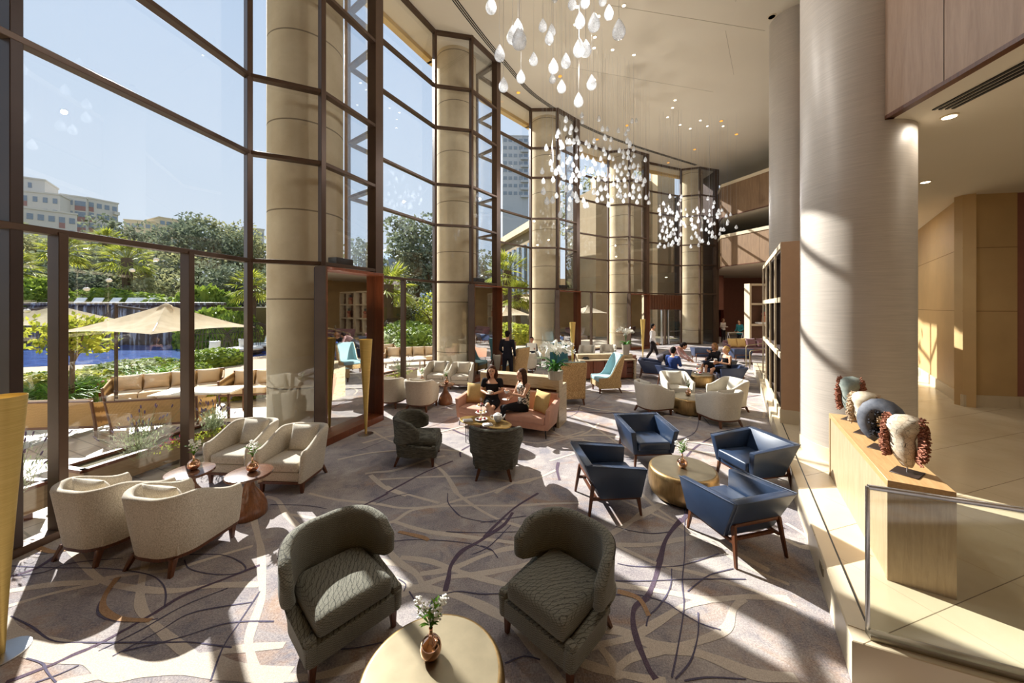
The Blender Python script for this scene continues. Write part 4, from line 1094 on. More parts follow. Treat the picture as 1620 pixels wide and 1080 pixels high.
M_['ivoryf'] = plain('ivory_fringe', (196, 172, 144), .9, var=.2, vscale=60)
def sculpture(label, loc, rz, stone, fr, H_=.50, seed=1, ring=False):
    """a hollowed mushroom of ceramic on a pin and steel plate, its openings edged with a coral-like fringe"""
    g = random.Random(seed); t = thing('ceramic_sculpture', label, 'sculpture', loc, rz, 'ceramic sculptures on the oak console')
    mb = MB(); mb.box((0, 0, .004), (.22, .18, .008), bev=.002, seg=1); obj('base_plate', mb, M_['bronze_dark'], t)
    mb = MB(); mb.tube([(0, 0, .008), (0, 0, .07)], .006, 8); obj('pin', mb, M_['steel'], t)
    mb = MB(); prof = []
    rings = [(.0, .035), (.06, .05), (.18, .075), (.36, .085), (.52, .08), (.64, .095), (.76, .12), (.88, .115), (.96, .075), (1, .0)]
    if ring:
        pts = []; rr = []
        for k in range(17):
            a = -PI * .5 + (k / 16 - .5) * 2 * PI * .93 - PI / 2 * 0; pts.append((0, .125 * math.cos(a + PI), .06 + H_ / 2 + .175 * math.sin(a + PI))); rr.append(.055 + .03 * math.sin(PI * k / 16))
        mb.tube(pts, rr, 18)
    else:
        n = 28; m = len(rings); vs = []; fs = []
        for s_, r in rings:
            for k in range(n):
                a = 2 * PI * k / n; vs.append((r * math.cos(a) * .82, r * math.sin(a) * 1.0 + .03 * math.sin(s_ * PI), .06 + s_ * H_))
        for i in range(m - 1):
            for k in range(n): l = (k + 1) % n; fs.append([i * n + k, i * n + l, (i + 1) * n + l, (i + 1) * n + k])
        mb.add(vs, fs)
    obj('ceramic_body', mb, M_[stone], t, sharp=180)
    for sgn in ((-1, 1) if not ring else (1,)):
        mb = MB()
        for k in range(640 if not ring else 760):
            if ring:
                a = g.uniform(0, 2 * PI); p = Vector((g.uniform(-.05, .05), .10 * math.cos(a), .06 + H_ / 2 + .15 * math.sin(a))); out = Vector((g.gauss(0, .8), -math.cos(a) * .6 + g.gauss(0, .4), -math.sin(a) * .6 + g.gauss(0, .4)))
            else:
                s_ = g.uniform(.16, .9); an = sgn * PI / 2 + g.uniform(-.7, .7); r = .085 + .02 * math.sin(s_ * 6)
                p = Vector((r * math.cos(an) * .6, sgn * (.062 + .03 * math.sin(s_ * PI)) + .02, .06 + s_ * H_)); out = Vector((g.gauss(0, .6), sgn * 1.0, g.gauss(0, .6)))
            out.normalize(); L = g.uniform(.03, .075); mb.tube([p, p + out * L], [.005, .007], 5)
        obj('coral_fringe', mb, M_[fr], t)
    return t
def onc(px, py): q = gp(px, py, CT); return q
for (px, py), rz, st, fr, hh, sd, rg, lb in (((1437, 748), .5, 'ivory', 'coral', .47, 1, False, 'ivory crackled ceramic mushroom sculpture with rust coral fringe, nearest on the oak console'),
        ((1384, 707), .9, 'slate', 'charcoalf', .42, 2, True, 'slate grey ring-shaped ceramic sculpture with charcoal fringe'),
        ((1362, 684), .6, 'ivory2', 'ivoryf', .44, 3, False, 'pale ceramic sculpture with cream and pink fringe behind the slate ring'),
        ((1350, 664), .6, 'sage', 'coral', .52, 4, False, 'sage green domed ceramic sculpture with rust fringe, farthest on the oak console')):
    q = onc(px, py); along = (q - A0).dot(cd); q2 = A0 + cd * min(max(along, .22), cl - .2) + cw * .2; sculpture(lb, (q2.x, q2.y, CT), cang + R(-28), st, fr, hh, sd, rg)
# glass balustrade at the near end of the platform
g0 = gp(1372.5, 1006, .31); g1 = gp(1620, 1073, .31); gd = (g1 - g0).normalized(); gl = 3.6; gm = g0 + gd * gl / 2; ga = math.atan2(gd.y, gd.x)
gb = thing('glass_balustrade', 'clear glass balustrade in a slim steel rail at the near end of the platform', 'balustrade', (g0.x, g0.y, .31), ga)
mb = MB(); mb.box((gl / 2, 0, .02), (gl, .075, .04), bev=.006); obj('floor_channel', mb, plain('nickel_channel', (150, 142, 124), .35, .7), gb)
mb = MB(); mb.box((gl / 2, 0, .56), (gl, .018, 1.0)); obj('glass_pane', mb, M_['balglass'], gb)
mb = MB(); mb.box((gl / 2, 0, 1.082), (gl, .026, .03), bev=.004); mb.box((.0, 0, .57), (.02, .026, 1.03), bev=.004); obj('top_rail', mb, M_['steel'], gb)
# ---------------------------------------------------------------- the far end of the lobby
et = thing('etagere', 'tall cream open étagère with a terracotta vase in the far lobby', 'shelf', (14.15, 21.2, 0), R(6))
mb = MB()
for x in (-.03, 1.22, 2.4): mb.box((x, 0, 2.02), (.12, .42, 4.04))
obj('upright', mb, M_['cream'], et)
for z in (.25, 1.58, 2.82, 3.98): mb = MB(); mb.box((1.2, 0, z), (2.4, .42, .12)); obj('shelf', mb, M_['cream'], et)
mb = MB(); mb.box((1.2, .19, 2), (2.4, .03, 3.9)); obj('back_panel', mb, plain('brown_shelf_back', (104, 74, 58), .8), et)
def tvase(label, loc, sc=1.0):
    t = thing('terracotta_vase', label, 'vase', loc, group='terracotta vases on the étagère')
    mb = MB(); mb.lathe([(0, 0), (.16, 0), (.16, .02), (.12, .34), (.10, .38)], 28); obj('vase_foot', mb, plain('terracotta', (186, 128, 96), .8), t)
    mb = MB(); mb.lathe([(.10, .38), (.16, .44), (.165, .50), (.12, .58), (.07, .62)], 28); obj('vase_belly', mb, plain('terracotta_dark', (160, 96, 76), .8), t)
    mb = MB(); mb.lathe([(.07, .62), (.09, .66), (.09, .80), (.12, .84), (.11, .85), (.08, .84), (0, .7)], 28); obj('vase_neck', mb, plain('grey_green', (96, 98, 92), .8), t)
    t.scale = (sc,) * 3; return t
et2 = dup(et, (17.2, 21.2, 0), 0, 'second cream open étagère of the far lobby, hidden behind the nearest column and caught in the portal mirror')
et2['label'] = 'second cream étagère, seen only in the first portal mirror'; et3 = dup(et, (19.9, 21.2, 0), 0, 'third cream étagère, seen only in the first portal mirror'); et['group'] = et2['group'] = et3['group'] = 'cream étagères of the far lobby'
tvase('terracotta vase with grey neck on the middle shelf of the étagère', (15.05, 21.1, 1.748), 1.0)
for x, z, l in ((18.2, 1.645, 'terracotta vase mirrored in the first portal, lower one'), (20.9, 1.645, 'terracotta vase mirrored in the first portal beside the lower one'), (20.6, 2.885, 'terracotta vase mirrored in the first portal, upper one')): tvase(l, (x, 21.1, z))
mb = MB(); mb.box((0, 0, .07), (.62, .3, .06)); mb.box((.02, 0, .02), (.58, .28, .055)); tag(obj('book_pair', mb, M_['white'], loc=(14.85, 21.05, 1.645)), 'pale books lying under the terracotta vase on the étagère', 'books')
ms = make_sofa('mauve velvet sofa at the far end under the étagère', M_['mauve'], None, 2.8, 3); ms.location = (13.1, 19.3, 0); ms.rotation_euler = (0, 0, R(-4)); ms['group'] = 'far lobby sofas'
ms2 = dup(ms, (18.2, 18.9, 0), R(-8), 'second mauve sofa, seen only in the first portal mirror')
for x, mt, l in ((-1.05, 'ochre', 'ochre cushion at the left end of the mauve sofa'), (-.57, 'ochre', 'ochre cushion second from the left end of the mauve sofa'), (-.05, 'mauve', 'mauve cushion in the middle of the mauve sofa'), (.55, 'mauve', 'mauve cushion towards the right end of the mauve sofa')):
    cushion_thing(l, (13.1 + x, 19.35, .70), R(-4), R(-18), M_[mt], .5, 'cushions on the mauve sofa')
dt = dup(first['drum'], (13.6, 17.6, 0), 0, 'brass drum table before the mauve sofa behind the handrail', G10)
hr = thing('brass_handrail', 'brass double handrail beside the steps at the far end of the platform', 'handrail', (0, 0, 0))
for dx in (0, .16):
    a = Vector((10.05 + dx, 15.2, 0)); mb = MB(); mb.tube([a, a + Vector((0, 0, .95)), a + Vector((.03, -.02, 1.0)), a + Vector((.10, -.05, 1.03)), a + Vector((1.6, -.6, 1.33))] if dx == 0 else [a, a + Vector((0, 0, .72)), a + Vector((.03, -.02, .78)), a + Vector((.1, -.05, .8)), a + Vector((1.5, -.6, 1.08))], .02, 8); obj('rail', mb, M_['brass'], hr)
mb = MB(); mb.box((0, 0, .3), (1.3, .35, .6), bev=.01); o = obj('stone_block', mb, M_['kerb'], loc=(11.4, 14.9, 0), rz=.55); tag(o, 'low pale stone block beside the brass handrail', 'plinth')
mb = MB(); mb.box((0, 0, .45), (1.1, .02, .9)); mb2 = mb; o = obj('glass_screen', mb, M_['balglass'], loc=(11.5, 15.05, .6), rz=.55); tag(o, 'low clear glass screen standing on the stone block', 'glass screen')
# rose wall panel and red lacquer alcove
mb = MB(); mb.box((16.4, 30.6, 2.4 + 2.95 / 2 - .02), (3.6, .3, 2.95)); struct('wall_far_panel', mb, M_['pinkwall'])
mb = MB(); mb.box((16.2, 30.42, 4.35), (1.8, .04, .95)); tag(obj('grey_wall_panel', mb, plain('grey_panel', (120, 98, 86), .6)), 'grey rectangular panel on the rose wall above the red alcove', 'wall panel')
rc = thing('red_cabinet', 'red lacquer alcove cabinet at the far end of the lobby', 'cabinet', (17.2, 31.4, 0))
for x in (-1.6, -.2, 1.3): mb = MB(); mb.box((x, 0, 1.2), (.28, .5, 2.4)); obj('red_pier', mb, M_['redwood'], rc)
mb = MB(); mb.box((-.1, .3, 1.2), (3.2, .1, 2.4)); obj('back_panel', mb, M_['dark'], rc)
mb = MB(); mb.box((-1.0, -.45, .55), (1.7, .3, 1.1)); obj('front_counter', mb, M_['redwood'], rc)
# revolving door in the fifth bay
A5, K5 = S[4], K[4]; u5 = (K5 - A5).normalized(); n5 = inward(A5, K5); a5 = math.atan2(u5.y, u5.x); m5 = (A5 + K5) / 2
rd = thing('door_1', 'bronze framed glass entrance door below the far window bay', 'door', ((m5 + n5 * .2).x, (m5 + n5 * .2).y, 0), a5); rd['kind'] = 'structure'
mb = MB(); mb.box((0, 0, 2.96), (3.2, .22, 1.0), bev=.01)
for k in range(14): mb.box((-1.5 + k * .23, -.12, 2.96), (.02, .02, .98))
obj('head_panel', mb, M_['walnut'], rd)
for x in (-1.55, -.25, .35, 1.55): mb = MB(); mb.box((x, 0, 1.23), (.09, .12, 2.46), bev=.006); obj('door_frame', mb, M_['steel'] if abs(x) < 1 else M_['bronze'], rd)
mb = MB(); mb.box((.95, 0, 1.2), (1.1, .012, 2.3)); obj('pane', mb, M_['glass'], rd)
mb = MB(); mb.tube([(.5, -.08, .95), (1.4, -.08, .95)], .018, 8); obj('push_bar', mb, M_['steel'], rd)
# ceiling downlights
def downlight(px, py, z, kind, lab, grp, r=.07):
    q = gp(px, py, z); mb = MB(); t = thing('downlight', lab, 'ceiling light', (q.x, q.y, z - .02), group=grp)
    mb.lathe([(r, 0), (r * 1.25, 0), (r * 1.25, .02), (r, .02)], 20); obj('trim_ring', mb, M_['cream'], t)
    mb = MB(); mb.lathe([(0, -.003), (r, -.003)], 20); obj('lens', mb, M_[kind], t); return q
LIGHTS = []
for px, py in ((913, 10), (947, 25), (941, 58), (940, 75), (969, 78), (1003, 86), (987, 8), (910, 38), (1056, 185), (1068, 158), (1064, 170), (1108, 190), (1092, 203), (1119, 199), (1076, 197), (1144, 199)):
    LIGHTS.append(downlight(px, py, ZC, 'lampon', 'small lit downlight in the high ceiling above the glass drops', 'downlights above the glass drops', .055))
for px, py in ((886, 120), (820, 146), (1165, 212), (1099, 236), (1057, 257), (945, 220), (992, 198), (1141, 191)):
    downlight(px, py, ZC, 'lampwarm', 'amber downlight in the high ceiling outside the drop clusters', 'amber downlights in the high ceiling', .08)
for (px, py), l in zip(((1502, 183), (1464, 287)), ('lit downlight in the low ceiling beside the air vent', 'lit downlight in the low ceiling above the stone wall')):
    downlight(px, py, 5.35, 'lampon', l, 'downlights in the low ceiling', .07)
downlight(1221, 26, ZC, 'dark', 'dark round downlight in the high ceiling beside the second column', None, .10)
mb = MB(); a, b = gp(1492, 173, 5.34), gp(1640, 97, 5.34); dd = (b - a); nrm = Vector((-dd.y, dd.x, 0)).normalized()
for k in range(4): mb.bar(a + nrm * (k - 1.5) * .075, b + dd + nrm * (k - 1.5) * .075, .035, .012)
tag(obj('air_vent', mb, M_['black']), 'slotted black air vent in the low ceiling above the stone platform', 'ceiling vent')
# ================================================================== people
def fuse(mb, voxel, smooth=3):
    """fuse overlapping volumes of a mesh builder into one continuous skin"""
    me = bpy.data.meshes.new('tmp'); me.from_pydata([tuple(v) for v in mb.v], [], mb.f)
    b = bmesh.new(); b.from_mesh(me); bmesh.ops.recalc_face_normals(b, faces=list(b.faces)); b.to_mesh(me); b.free()
    o = bpy.data.objects.new('tmp', me); COL.objects.link(o); md = o.modifiers.new('r', 'REMESH'); md.mode = 'VOXEL'; md.voxel_size = voxel; md.adaptivity = 0
    dg = bpy.context.evaluated_depsgraph_get(); dg.update(); ev = o.evaluated_get(dg); m2 = bpy.data.meshes.new_from_object(ev)
    bpy.data.objects.remove(o); bpy.data.meshes.remove(me); b = bmesh.new(); b.from_mesh(m2)
    for k in range(smooth): bmesh.ops.smooth_vert(b, verts=list(b.verts), factor=.5, use_axis_x=True, use_axis_y=True, use_axis_z=True)
    out = MB(); out.bm(b); b.free(); bpy.data.meshes.remove(m2); return out
def chain(mb, pts, rs, n=10):
    pts = [Vector(p) for p in pts]; mb.tube(pts, rs, n)
    for p, r in zip(pts, rs): mb.ball(p, r * .99, 2)
def ell(mb, secs, n=18, fwd=Vector((0, -1, 0)), side=Vector((1, 0, 0))):
    """loft of ellipses: (centre, half width, half depth)"""
    vs, fs = [], []
    for c, a, b in secs:
        c = Vector(c)
        for k in range(n): t = 2 * PI * k / n; vs.append(c + side * a * math.cos(t) + fwd * b * math.sin(t))
    for i in range(len(secs) - 1):
        for k in range(n): l = (k + 1) % n; fs.append([i * n + k, i * n + l, (i + 1) * n + l, (i + 1) * n + k])
    fs.append(list(range(n))[::-1]); fs.append([(len(secs) - 1) * n + k for k in range(n)]); mb.add(vs, fs)
def hand(mb, w, d, pn, curl=.6, sgn=1):
    """palm and five bent fingers: wrist w, pointing along d, palm facing pn"""
    w, d, pn = Vector(w), Vector(d).normalized(), Vector(pn); pn = (pn - d * pn.dot(d)).normalized(); s = d.cross(pn) * sgn
    for k in range(4):
        o_ = (k - 1.5) * .019; b = w + d * .085 + s * o_; mb.tube([w + s * o_ * .5, b], [.016, .0125], 8); mb.ball(b, .0125, 1)
        L = (.040, .046, .043, .033)[k]; dd = d; p = b; pts = [p]; 
        for j in range(3):
            a = curl * (.5 + .4 * j); dd = (dd * math.cos(a) + pn * math.sin(a)).normalized(); p = p + dd * L * (1, .75, .6)[j]; pts.append(p)
        mb.tube(pts, [.0095, .0088, .0082, .007], 7); [mb.ball(q, .0085, 1) for q in pts[1:]]
    p = w + d * .03 + s * .024 * -1; pts = [p, p - s * .022 + d * .022 + pn * .012, p - s * .022 + d * .052 + pn * .028]; mb.tube(pts, [.013, .0105, .008], 7); [mb.ball(q, .009, 1) for q in pts]
SKIN = {}
def skinmat(rgb):
    if rgb not in SKIN: SKIN[rgb] = plain('skin_%d' % len(SKIN), rgb, .55, spec=.35, var=.03)
    return SKIN[rgb]
CLOTH = {}
def clothmat(rgb, rough=.85):
    if rgb not in CLOTH: CLOTH[rgb] = plain('cloth_%d' % len(CLOTH), rgb, rough, spec=.2, var=.06, vscale=20)
    return CLOTH[rgb]
STAND = dict(pel=(0, 0, .96), chest=(0, .01, 1.30), neck=(0, .01, 1.49), head=(0, -.02, 1.645), sl=(-.19, .01, 1.42), sr=(.19, .01, 1.42), el=(-.24, .03, 1.14), er=(.24, .03, 1.14), wl=(-.25, -.07, .90), wr=(.25, -.07, .90), hl=(-.09, 0, .93), hr=(.09, 0, .93), kl=(-.10, -.03, .50), kr=(.10, -.03, .50), al=(-.10, .02, .08), ar=(.10, .02, .08))
SIT = dict(pel=(0, .02, .53), chest=(0, .06, .87), neck=(0, .04, 1.06), head=(0, .0, 1.215), sl=(-.18, .05, 1.0), sr=(.18, .05, 1.0), el=(-.23, .0, .76), er=(.23, .0, .76), wl=(-.12, -.22, .72), wr=(.12, -.22, .72), hl=(-.09, .0, .52), hr=(.09, .0, .52), kl=(-.10, -.42, .52), kr=(.10, -.42, .52), al=(-.10, -.46, .09), ar=(.10, -.46, .09))
def person(label, loc, f, pose, outfit, skin=(206, 156, 124), hair=(56, 36, 26), hairlen=.0, voxel=.011, fem=False, look=(0, -1, 0), scale=1.0, handdir=None, group=None, parts=True):
    j = dict(SIT if pose.get('sit') else STAND); j.update({k: v for k, v in pose.items() if k != 'sit'}); j = {k: Vector(v) for k, v in j.items()}
    t = thing('person', label, 'person', loc, face(*f), group); t.scale = (scale,) * 3
    g = .92 if fem else 1.0; up = (j['neck'] - j['pel']).normalized(); side = (j['sr'] - j['sl']).normalized(); fw = side.cross(up).normalized() * 1; fw = -fw if fw.y > 0 and not pose.get('flip') else fw
    if fw.dot(Vector((0, -1, 0))) < 0: fw = -fw
    lk = Vector(look).normalized(); hs = lk.cross(Vector((0, 0, 1))).normalized(); hu = hs.cross(lk).normalized() ; hu = hu if hu.z > 0 else -hu
    body = MB()
    def torso(mb, e=0.0, lo=.0, hi=1.0, bust=.0):
        secs = []
        for s_, a, b in ((-.10, .15, .12), (.0, .165, .125), (.18, .145, .112), (.38, .135, .105), (.58, .155, .118), (.76, .165, .115), (.90, .135, .09), (.97, .075, .065)):
            if lo <= s_ <= hi or (lo < 0 and s_ < 0): secs.append((j['pel'].lerp(j['neck'], s_) + (j['chest'] - j['pel'].lerp(j['neck'], .6)) * math.sin(PI * max(0, min(1, s_))) + fw * (.02 * bust if .5 < s_ < .8 else 0), (a + e) * g, (b + e) * (1 + (.12 * bust if .5 < s_ < .8 else 0))))
        ell(mb, secs, 18, fw, side)
    torso(body, 0, -1, 1, 1 if fem else .3)
    chain(body, [j['neck'] - up * .02, j['neck'].lerp(j['head'], .55)], [.055 * g, .05 * g])
    hc = j['head']; Mh = Matrix((hs, -lk, hu)).transposed().to_4x4(); Mh.translation = hc
    body.ball((0, 0, .02), .094, 3, (.84, 1.0, 1.08), Mh); body.ball((0, -.03, -.06), .062, 2, (.92, 1.0, 1.0), Mh); body.ball((0, -.05, -.092), .03, 2, (1, .9, .8), Mh)
    body.tube([Mh @ Vector((0, -.088, .018)), Mh @ Vector((0, -.108, -.022)), Mh @ Vector((0, -.09, -.034))], [.009, .014, .012], 8)
    for sg in (-1, 1): body.ball((sg * .083, .01, -.005), .024, 2, (.4, .8, 1.2), Mh)
    for s_ in 'lr':
        chain(body, [j['s' + s_], j['s' + s_].lerp(j['e' + s_], .5), j['e' + s_], j['e' + s_].lerp(j['w' + s_], .4), j['w' + s_]], [.054 * g, .047 * g, .038 * g, .037 * g, .026 * g])
        chain(body, [j['s' + s_], j['neck'] - up * .07], [.052 * g, .06 * g])
        hd = (j['w' + s_] - j['e' + s_]).normalized(); hd2 = Vector(handdir[s_]) if handdir and s_ in handdir else hd
        if parts: hand(body, j['w' + s_], hd2, -side * (1 if s_ == 'r' else -1) + Vector((0, 0, .5)), .55, 1 if s_ == 'r' else -1)
        else: chain(body, [j['w' + s_], j['w' + s_] + hd2 * .1], [.03, .022])
        chain(body, [j['h' + s_], j['h' + s_].lerp(j['k' + s_], .5), j['k' + s_], j['k' + s_].lerp(j['a' + s_], .3), j['k' + s_].lerp(j['a' + s_], .7), j['a' + s_]], [.092 * g, .076 * g, .056 * g, .056 * g, .042 * g, .034 * g])
    dirs = {}
    for s_ in 'lr':
        sh = (j['a' + s_] - j['k' + s_]).normalized(); fd_ = Vector((0, -1, 0)) if not pose.get('toe' + s_) else Vector(pose['toe' + s_]); fd_ = (fd_ - sh * fd_.dot(sh)); fd_ = fd_.normalized() if fd_.length > .1 else Vector((0, -1, 0)); dirs[s_] = fd_
        chain(body, [j['a' + s_] + sh * .03 - fd_ * .03, j['a' + s_] + sh * .05 + fd_ * .07, j['a' + s_] + sh * .058 + fd_ * .14], [.034, .03, .02])
    bo = obj('body', fuse(body, voxel), skinmat(skin), t, sharp=180)
    # face
    if parts:
        for sg in (-1, 1):
            mb = MB(); mb.ball((sg * .033, -.083, .022), .0115, 2, (1.2, .6, .8), Mh); obj('eye', mb, clothmat((40, 30, 26)), bo)
            mb = MB(); mb.tube([Mh @ Vector((sg * .018, -.094, .042)), Mh @ Vector((sg * .05, -.084, .044))], .0035, 5); obj('eyebrow', mb, clothmat(hair), bo)
        mb = MB(); mb.ball((0, -.094, -.054), .02, 2, (1.2, .35, .36), Mh); obj('mouth', mb, clothmat((170, 84, 78)), bo)
    mb = MB(); mb.ball((0, .022, .04), .103, 3, (.9, .98, 1.0), Mh); mb.ball((0, .05, -.01), .085, 2, (.98, .8, 1.0), Mh)
    if hairlen > 0:
        for k in range(9):
            a = -1.9 + 3.8 * k / 8; p0 = Mh @ Vector((math.sin(a) * .088, .035 + math.cos(a) * .06, .03)); dn = Vector((0, 0, -1)) * hairlen; p2 = p0 + dn + (-fw) * -.0; mb.tube([p0, p0.lerp(p2, .5) + hs * math.sin(a) * .02, p2], [.034, .034, .018], 8)
    elif hairlen < 0:   # tied back
        p0 = Mh @ Vector((0, .105, .03)); mb.ball(p0, .03, 2); mb.tube([p0, p0 - lk * .06 + Vector((0, 0, -.05)), p0 - lk * .05 + Vector((0, 0, -.2))], [.022, .028, .012], 8)
    hm = fuse(mb, voxel, 2)
    cut = Mh.inverted(); keep = MB(); keep.v = hm.v
    for fc in hm.f:
        c = sum((cut @ hm.v[i] for i in fc), Vector()) / len(fc)
        if c.y < -.028 and c.z < .062 and abs(c.x) < .074 and c.z > -.3: continue
        keep.f.append(fc); keep.m.append(0)
    obj('hair', keep, clothmat(hair, .6), t, sharp=180, fix=False)
    # clothes
    def sleeve(mb, s_, full, e):
        a = [j['s' + s_], j['s' + s_].lerp(j['e' + s_], .5)]; r = [.06 * g + e, .052 * g + e]
        if full: a += [j['e' + s_], j['e' + s_].lerp(j['w' + s_], .9)]; r += [.046 * g + e, .034 * g + e]
        chain(mb, a, r); chain(mb, [j['s' + s_], j['neck'] - up * .08], [.058 * g + e, .06 * g + e])
    for name, spec in outfit.items():
        mb = MB(); col = spec['c']; e = spec.get('e', .010)
        if name in ('jacket', 'shirt', 'blouse', 'dress', 'cardigan'):
            torso(mb, e, -1, spec.get('hi', .92), 1 if fem else .3)
            if spec.get('sleeve', 'long') != 'none':
                for s_ in 'lr': sleeve(mb, s_, spec.get('sleeve', 'long') == 'long', e)
            if name == 'jacket': ell(mb, [(j['pel'] - up * .14, .175 + e, .14 + e), (j['pel'], .17 + e, .135 + e)], 18, fw, side)
        if name in ('dress', 'skirt'):
            for s_ in 'lr': chain(mb, [j['h' + s_], j['h' + s_].lerp(j['k' + s_], .45), j['h' + s_].lerp(j['k' + s_], spec.get('len', .85))], [.11, .095, .08])
            ell(mb, [(j['pel'] - up * .1, .17, .13), (j['pel'] + up * .08, .16, .125)], 18, fw, side)
        if name == 'trousers':
            ell(mb, [(j['pel'] - up * .11, .16, .125), (j['pel'] + up * .07, .15 * g + e, .115 + e)], 18, fw, side)
            for s_ in 'lr': chain(mb, [j['h' + s_], j['h' + s_].lerp(j['k' + s_], .5), j['k' + s_], j['k' + s_].lerp(j['a' + s_], .5), j['k' + s_].lerp(j['a' + s_], .95)], [.102 * g, .088 * g, .07 * g, .063 * g, .055 * g])
        if name == 'shoes':
            for s_ in 'lr':
                sh = (j['a' + s_] - j['k' + s_]).normalized(); fd_ = dirs[s_]
                sb = MB(); chain(sb, [j['a' + s_] + sh * .035 - fd_ * .035, j['a' + s_] + sh * .052 + fd_ * .07, j['a' + s_] + sh * .06 + fd_ * .15], [.040, .036, .026]); obj('shoe', fuse(sb, voxel, 1), clothmat(col, .35), t, sharp=180)
            continue
        if name == 'apron': ell(mb, [(j['pel'] - up * .3, .17, .14), (j['pel'] + up * .2, .155, .13)], 18, fw, side)
        m_ = spec.get('mat') or clothmat(col); obj(name, fuse(mb, voxel, 2), m_, t, sharp=180)
    return t
t_ = NT('blotched_print'); v_ = t_.noise(t_.coord('Object'), 34, 3, .6); PRINT = t_.bsdf(t_.ramp(v_, [(.47, lin((26, 24, 26))), (.5, lin((232, 222, 206)))], 'CONSTANT'), .8)
BLK = (28, 26, 28)
q1 = onsofa(-.36, -.02, 0)
person('smiling woman in a black short-sleeved dress sitting on the pink sofa, holding cup and saucer', q1, (-.12, -1), dict(sit=1, kl=(-.02, -.43, .56), al=(.17, -.40, .22), kr=(.08, -.40, .50), ar=(.02, -.44, .09), wl=(-.075, -.235, .77), wr=(.085, -.23, .77), el=(-.235, -.02, .78), er=(.235, -.02, .78)),
    dict(dress=dict(c=BLK, sleeve='short', hi=.86, len=.72), shoes=dict(c=BLK)), hair=(74, 44, 28), hairlen=.24, voxel=.0085, fem=True, look=(.02, -1, -.06), handdir=dict(l=(.9, -.5, .1), r=(-.9, -.5, .1)))
q2 = onsofa(.40, -.06, 0)
person('long-haired woman in a black and white print top and black trousers on the pink sofa', q2, (-.86, -.5), dict(sit=1, kl=(-.09, -.43, .53), al=(-.06, -.40, .10), kr=(.05, -.45, .58), ar=(-.10, -.52, .22), el=(-.23, -.04, .78), er=(.22, -.10, .80), wl=(-.10, -.26, .70), wr=(.06, -.30, .84), head=(0, -.02, 1.215)),
    dict(blouse=dict(c=BLK, sleeve='none', mat=PRINT), trousers=dict(c=BLK), shoes=dict(c=BLK)), hair=(70, 46, 32), hairlen=.30, voxel=.0085, fem=True, look=(-.1, -1, 0), handdir=dict(l=(.5, -.8, 0), r=(-.1, -.8, .5)))
def make_cup(label, loc):
    mb = MB(); mb.lathe([(0, 0), (.022, 0), (.026, .006), (.042, .035), (.047, .062), (.044, .062), (.038, .03), (0, .012)], 24); o = obj('teacup', mb, M_['white'], loc=loc); tag(o, label, 'cup', 'white teacups')
    mb = MB(); mb.tube([(.042, 0, .05), (.068, 0, .05), (.07, 0, .028), (.036, 0, .02)], .005, 6); obj('handle', mb, M_['white'], o); return o
def make_saucer(label, loc):
    mb = MB(); mb.lathe([(0, 0), (.04, 0), (.078, .012), (.08, .015), (.075, .015), (.04, .005), (0, .005)], 28); return tag(obj('saucer', mb, M_['white'], loc=loc), label, 'saucer', 'white saucers')
def loc_of(base, f, p): a = face(*f); c, s_ = math.cos(a), math.sin(a); return Vector((base.x + p[0] * c - p[1] * s_, base.y + p[0] * s_ + p[1] * c, p[2]))
make_saucer('white saucer held by the woman in the black dress', loc_of(q1, (-.12, -1), (0, -.315, .785))); make_cup('white teacup held over its saucer by the woman in the black dress', loc_of(q1, (-.12, -1), (0, -.315, .792)))
make_cup('white teacup raised by the woman in the print top', loc_of(q2, (-.86, -.5), (.055, -.42, .87))); make_saucer('white saucer in the lowered hand of the woman in the print top', loc_of(q2, (-.86, -.5), (-.06, -.37, .70)))
person('man in a dark suit walking away from the camera past the woven chair', Vector((-.16, 12.55, 0)), (.25, 1), dict(kl=(-.1, -.12, .50), al=(-.1, -.16, .08), kr=(.1, .04, .50), ar=(.1, .22, .13), wr=(.22, -.2, 1.0), er=(.25, .03, 1.14)),
    dict(jacket=dict(c=(34, 34, 42)), trousers=dict(c=(32, 32, 40)), shoes=dict(c=BLK)), hair=(30, 24, 22), voxel=.012, scale=1.03)
person('bearded man in a dark suit sitting with a newspaper beyond the orchids', Vector((.86, 15.55, 0)), (-.05, -1), dict(sit=1, wl=(-.2, -.3, .84), wr=(.16, -.3, .84)), dict(jacket=dict(c=(40, 40, 48)), trousers=dict(c=(40, 40, 48)), shoes=dict(c=BLK)), hair=(40, 30, 26), skin=(176, 120, 92), voxel=.013)
mb = MB(); mb.hexa([(-.2, -.01, 0), (0, .03, 0), (.0, .036, 0), (-.2, 0, 0)], [(-.2, -.01, .34), (0, .03, .34), (.0, .036, .34), (-.2, 0, .34)]); mb.hexa([(0, .03, 0), (.2, -.01, 0), (.2, 0, 0), (0, .036, 0)], [(0, .03, .34), (.2, -.01, .34), (.2, 0, .34), (0, .036, .34)]); o = obj('newspaper', mb, M_['linen'], loc=(.84, 15.16, .78)); tag(o, 'open newspaper in the hands of the seated bearded man', 'newspaper')
person('man in a white shirt and dark trousers striding across the lobby by the entrance', Vector((6.82, 17.15, 0)), (1, -.45), dict(kl=(-.1, -.16, .50), al=(-.1, -.28, .10), kr=(.1, .06, .50), ar=(.1, .28, .13), wl=(-.24, -.16, .92), wr=(.24, .06, .90)), dict(shirt=dict(c=(232, 228, 226)), trousers=dict(c=(46, 40, 42)), shoes=dict(c=BLK)), hair=(26, 22, 20), voxel=.012, scale=1.04)
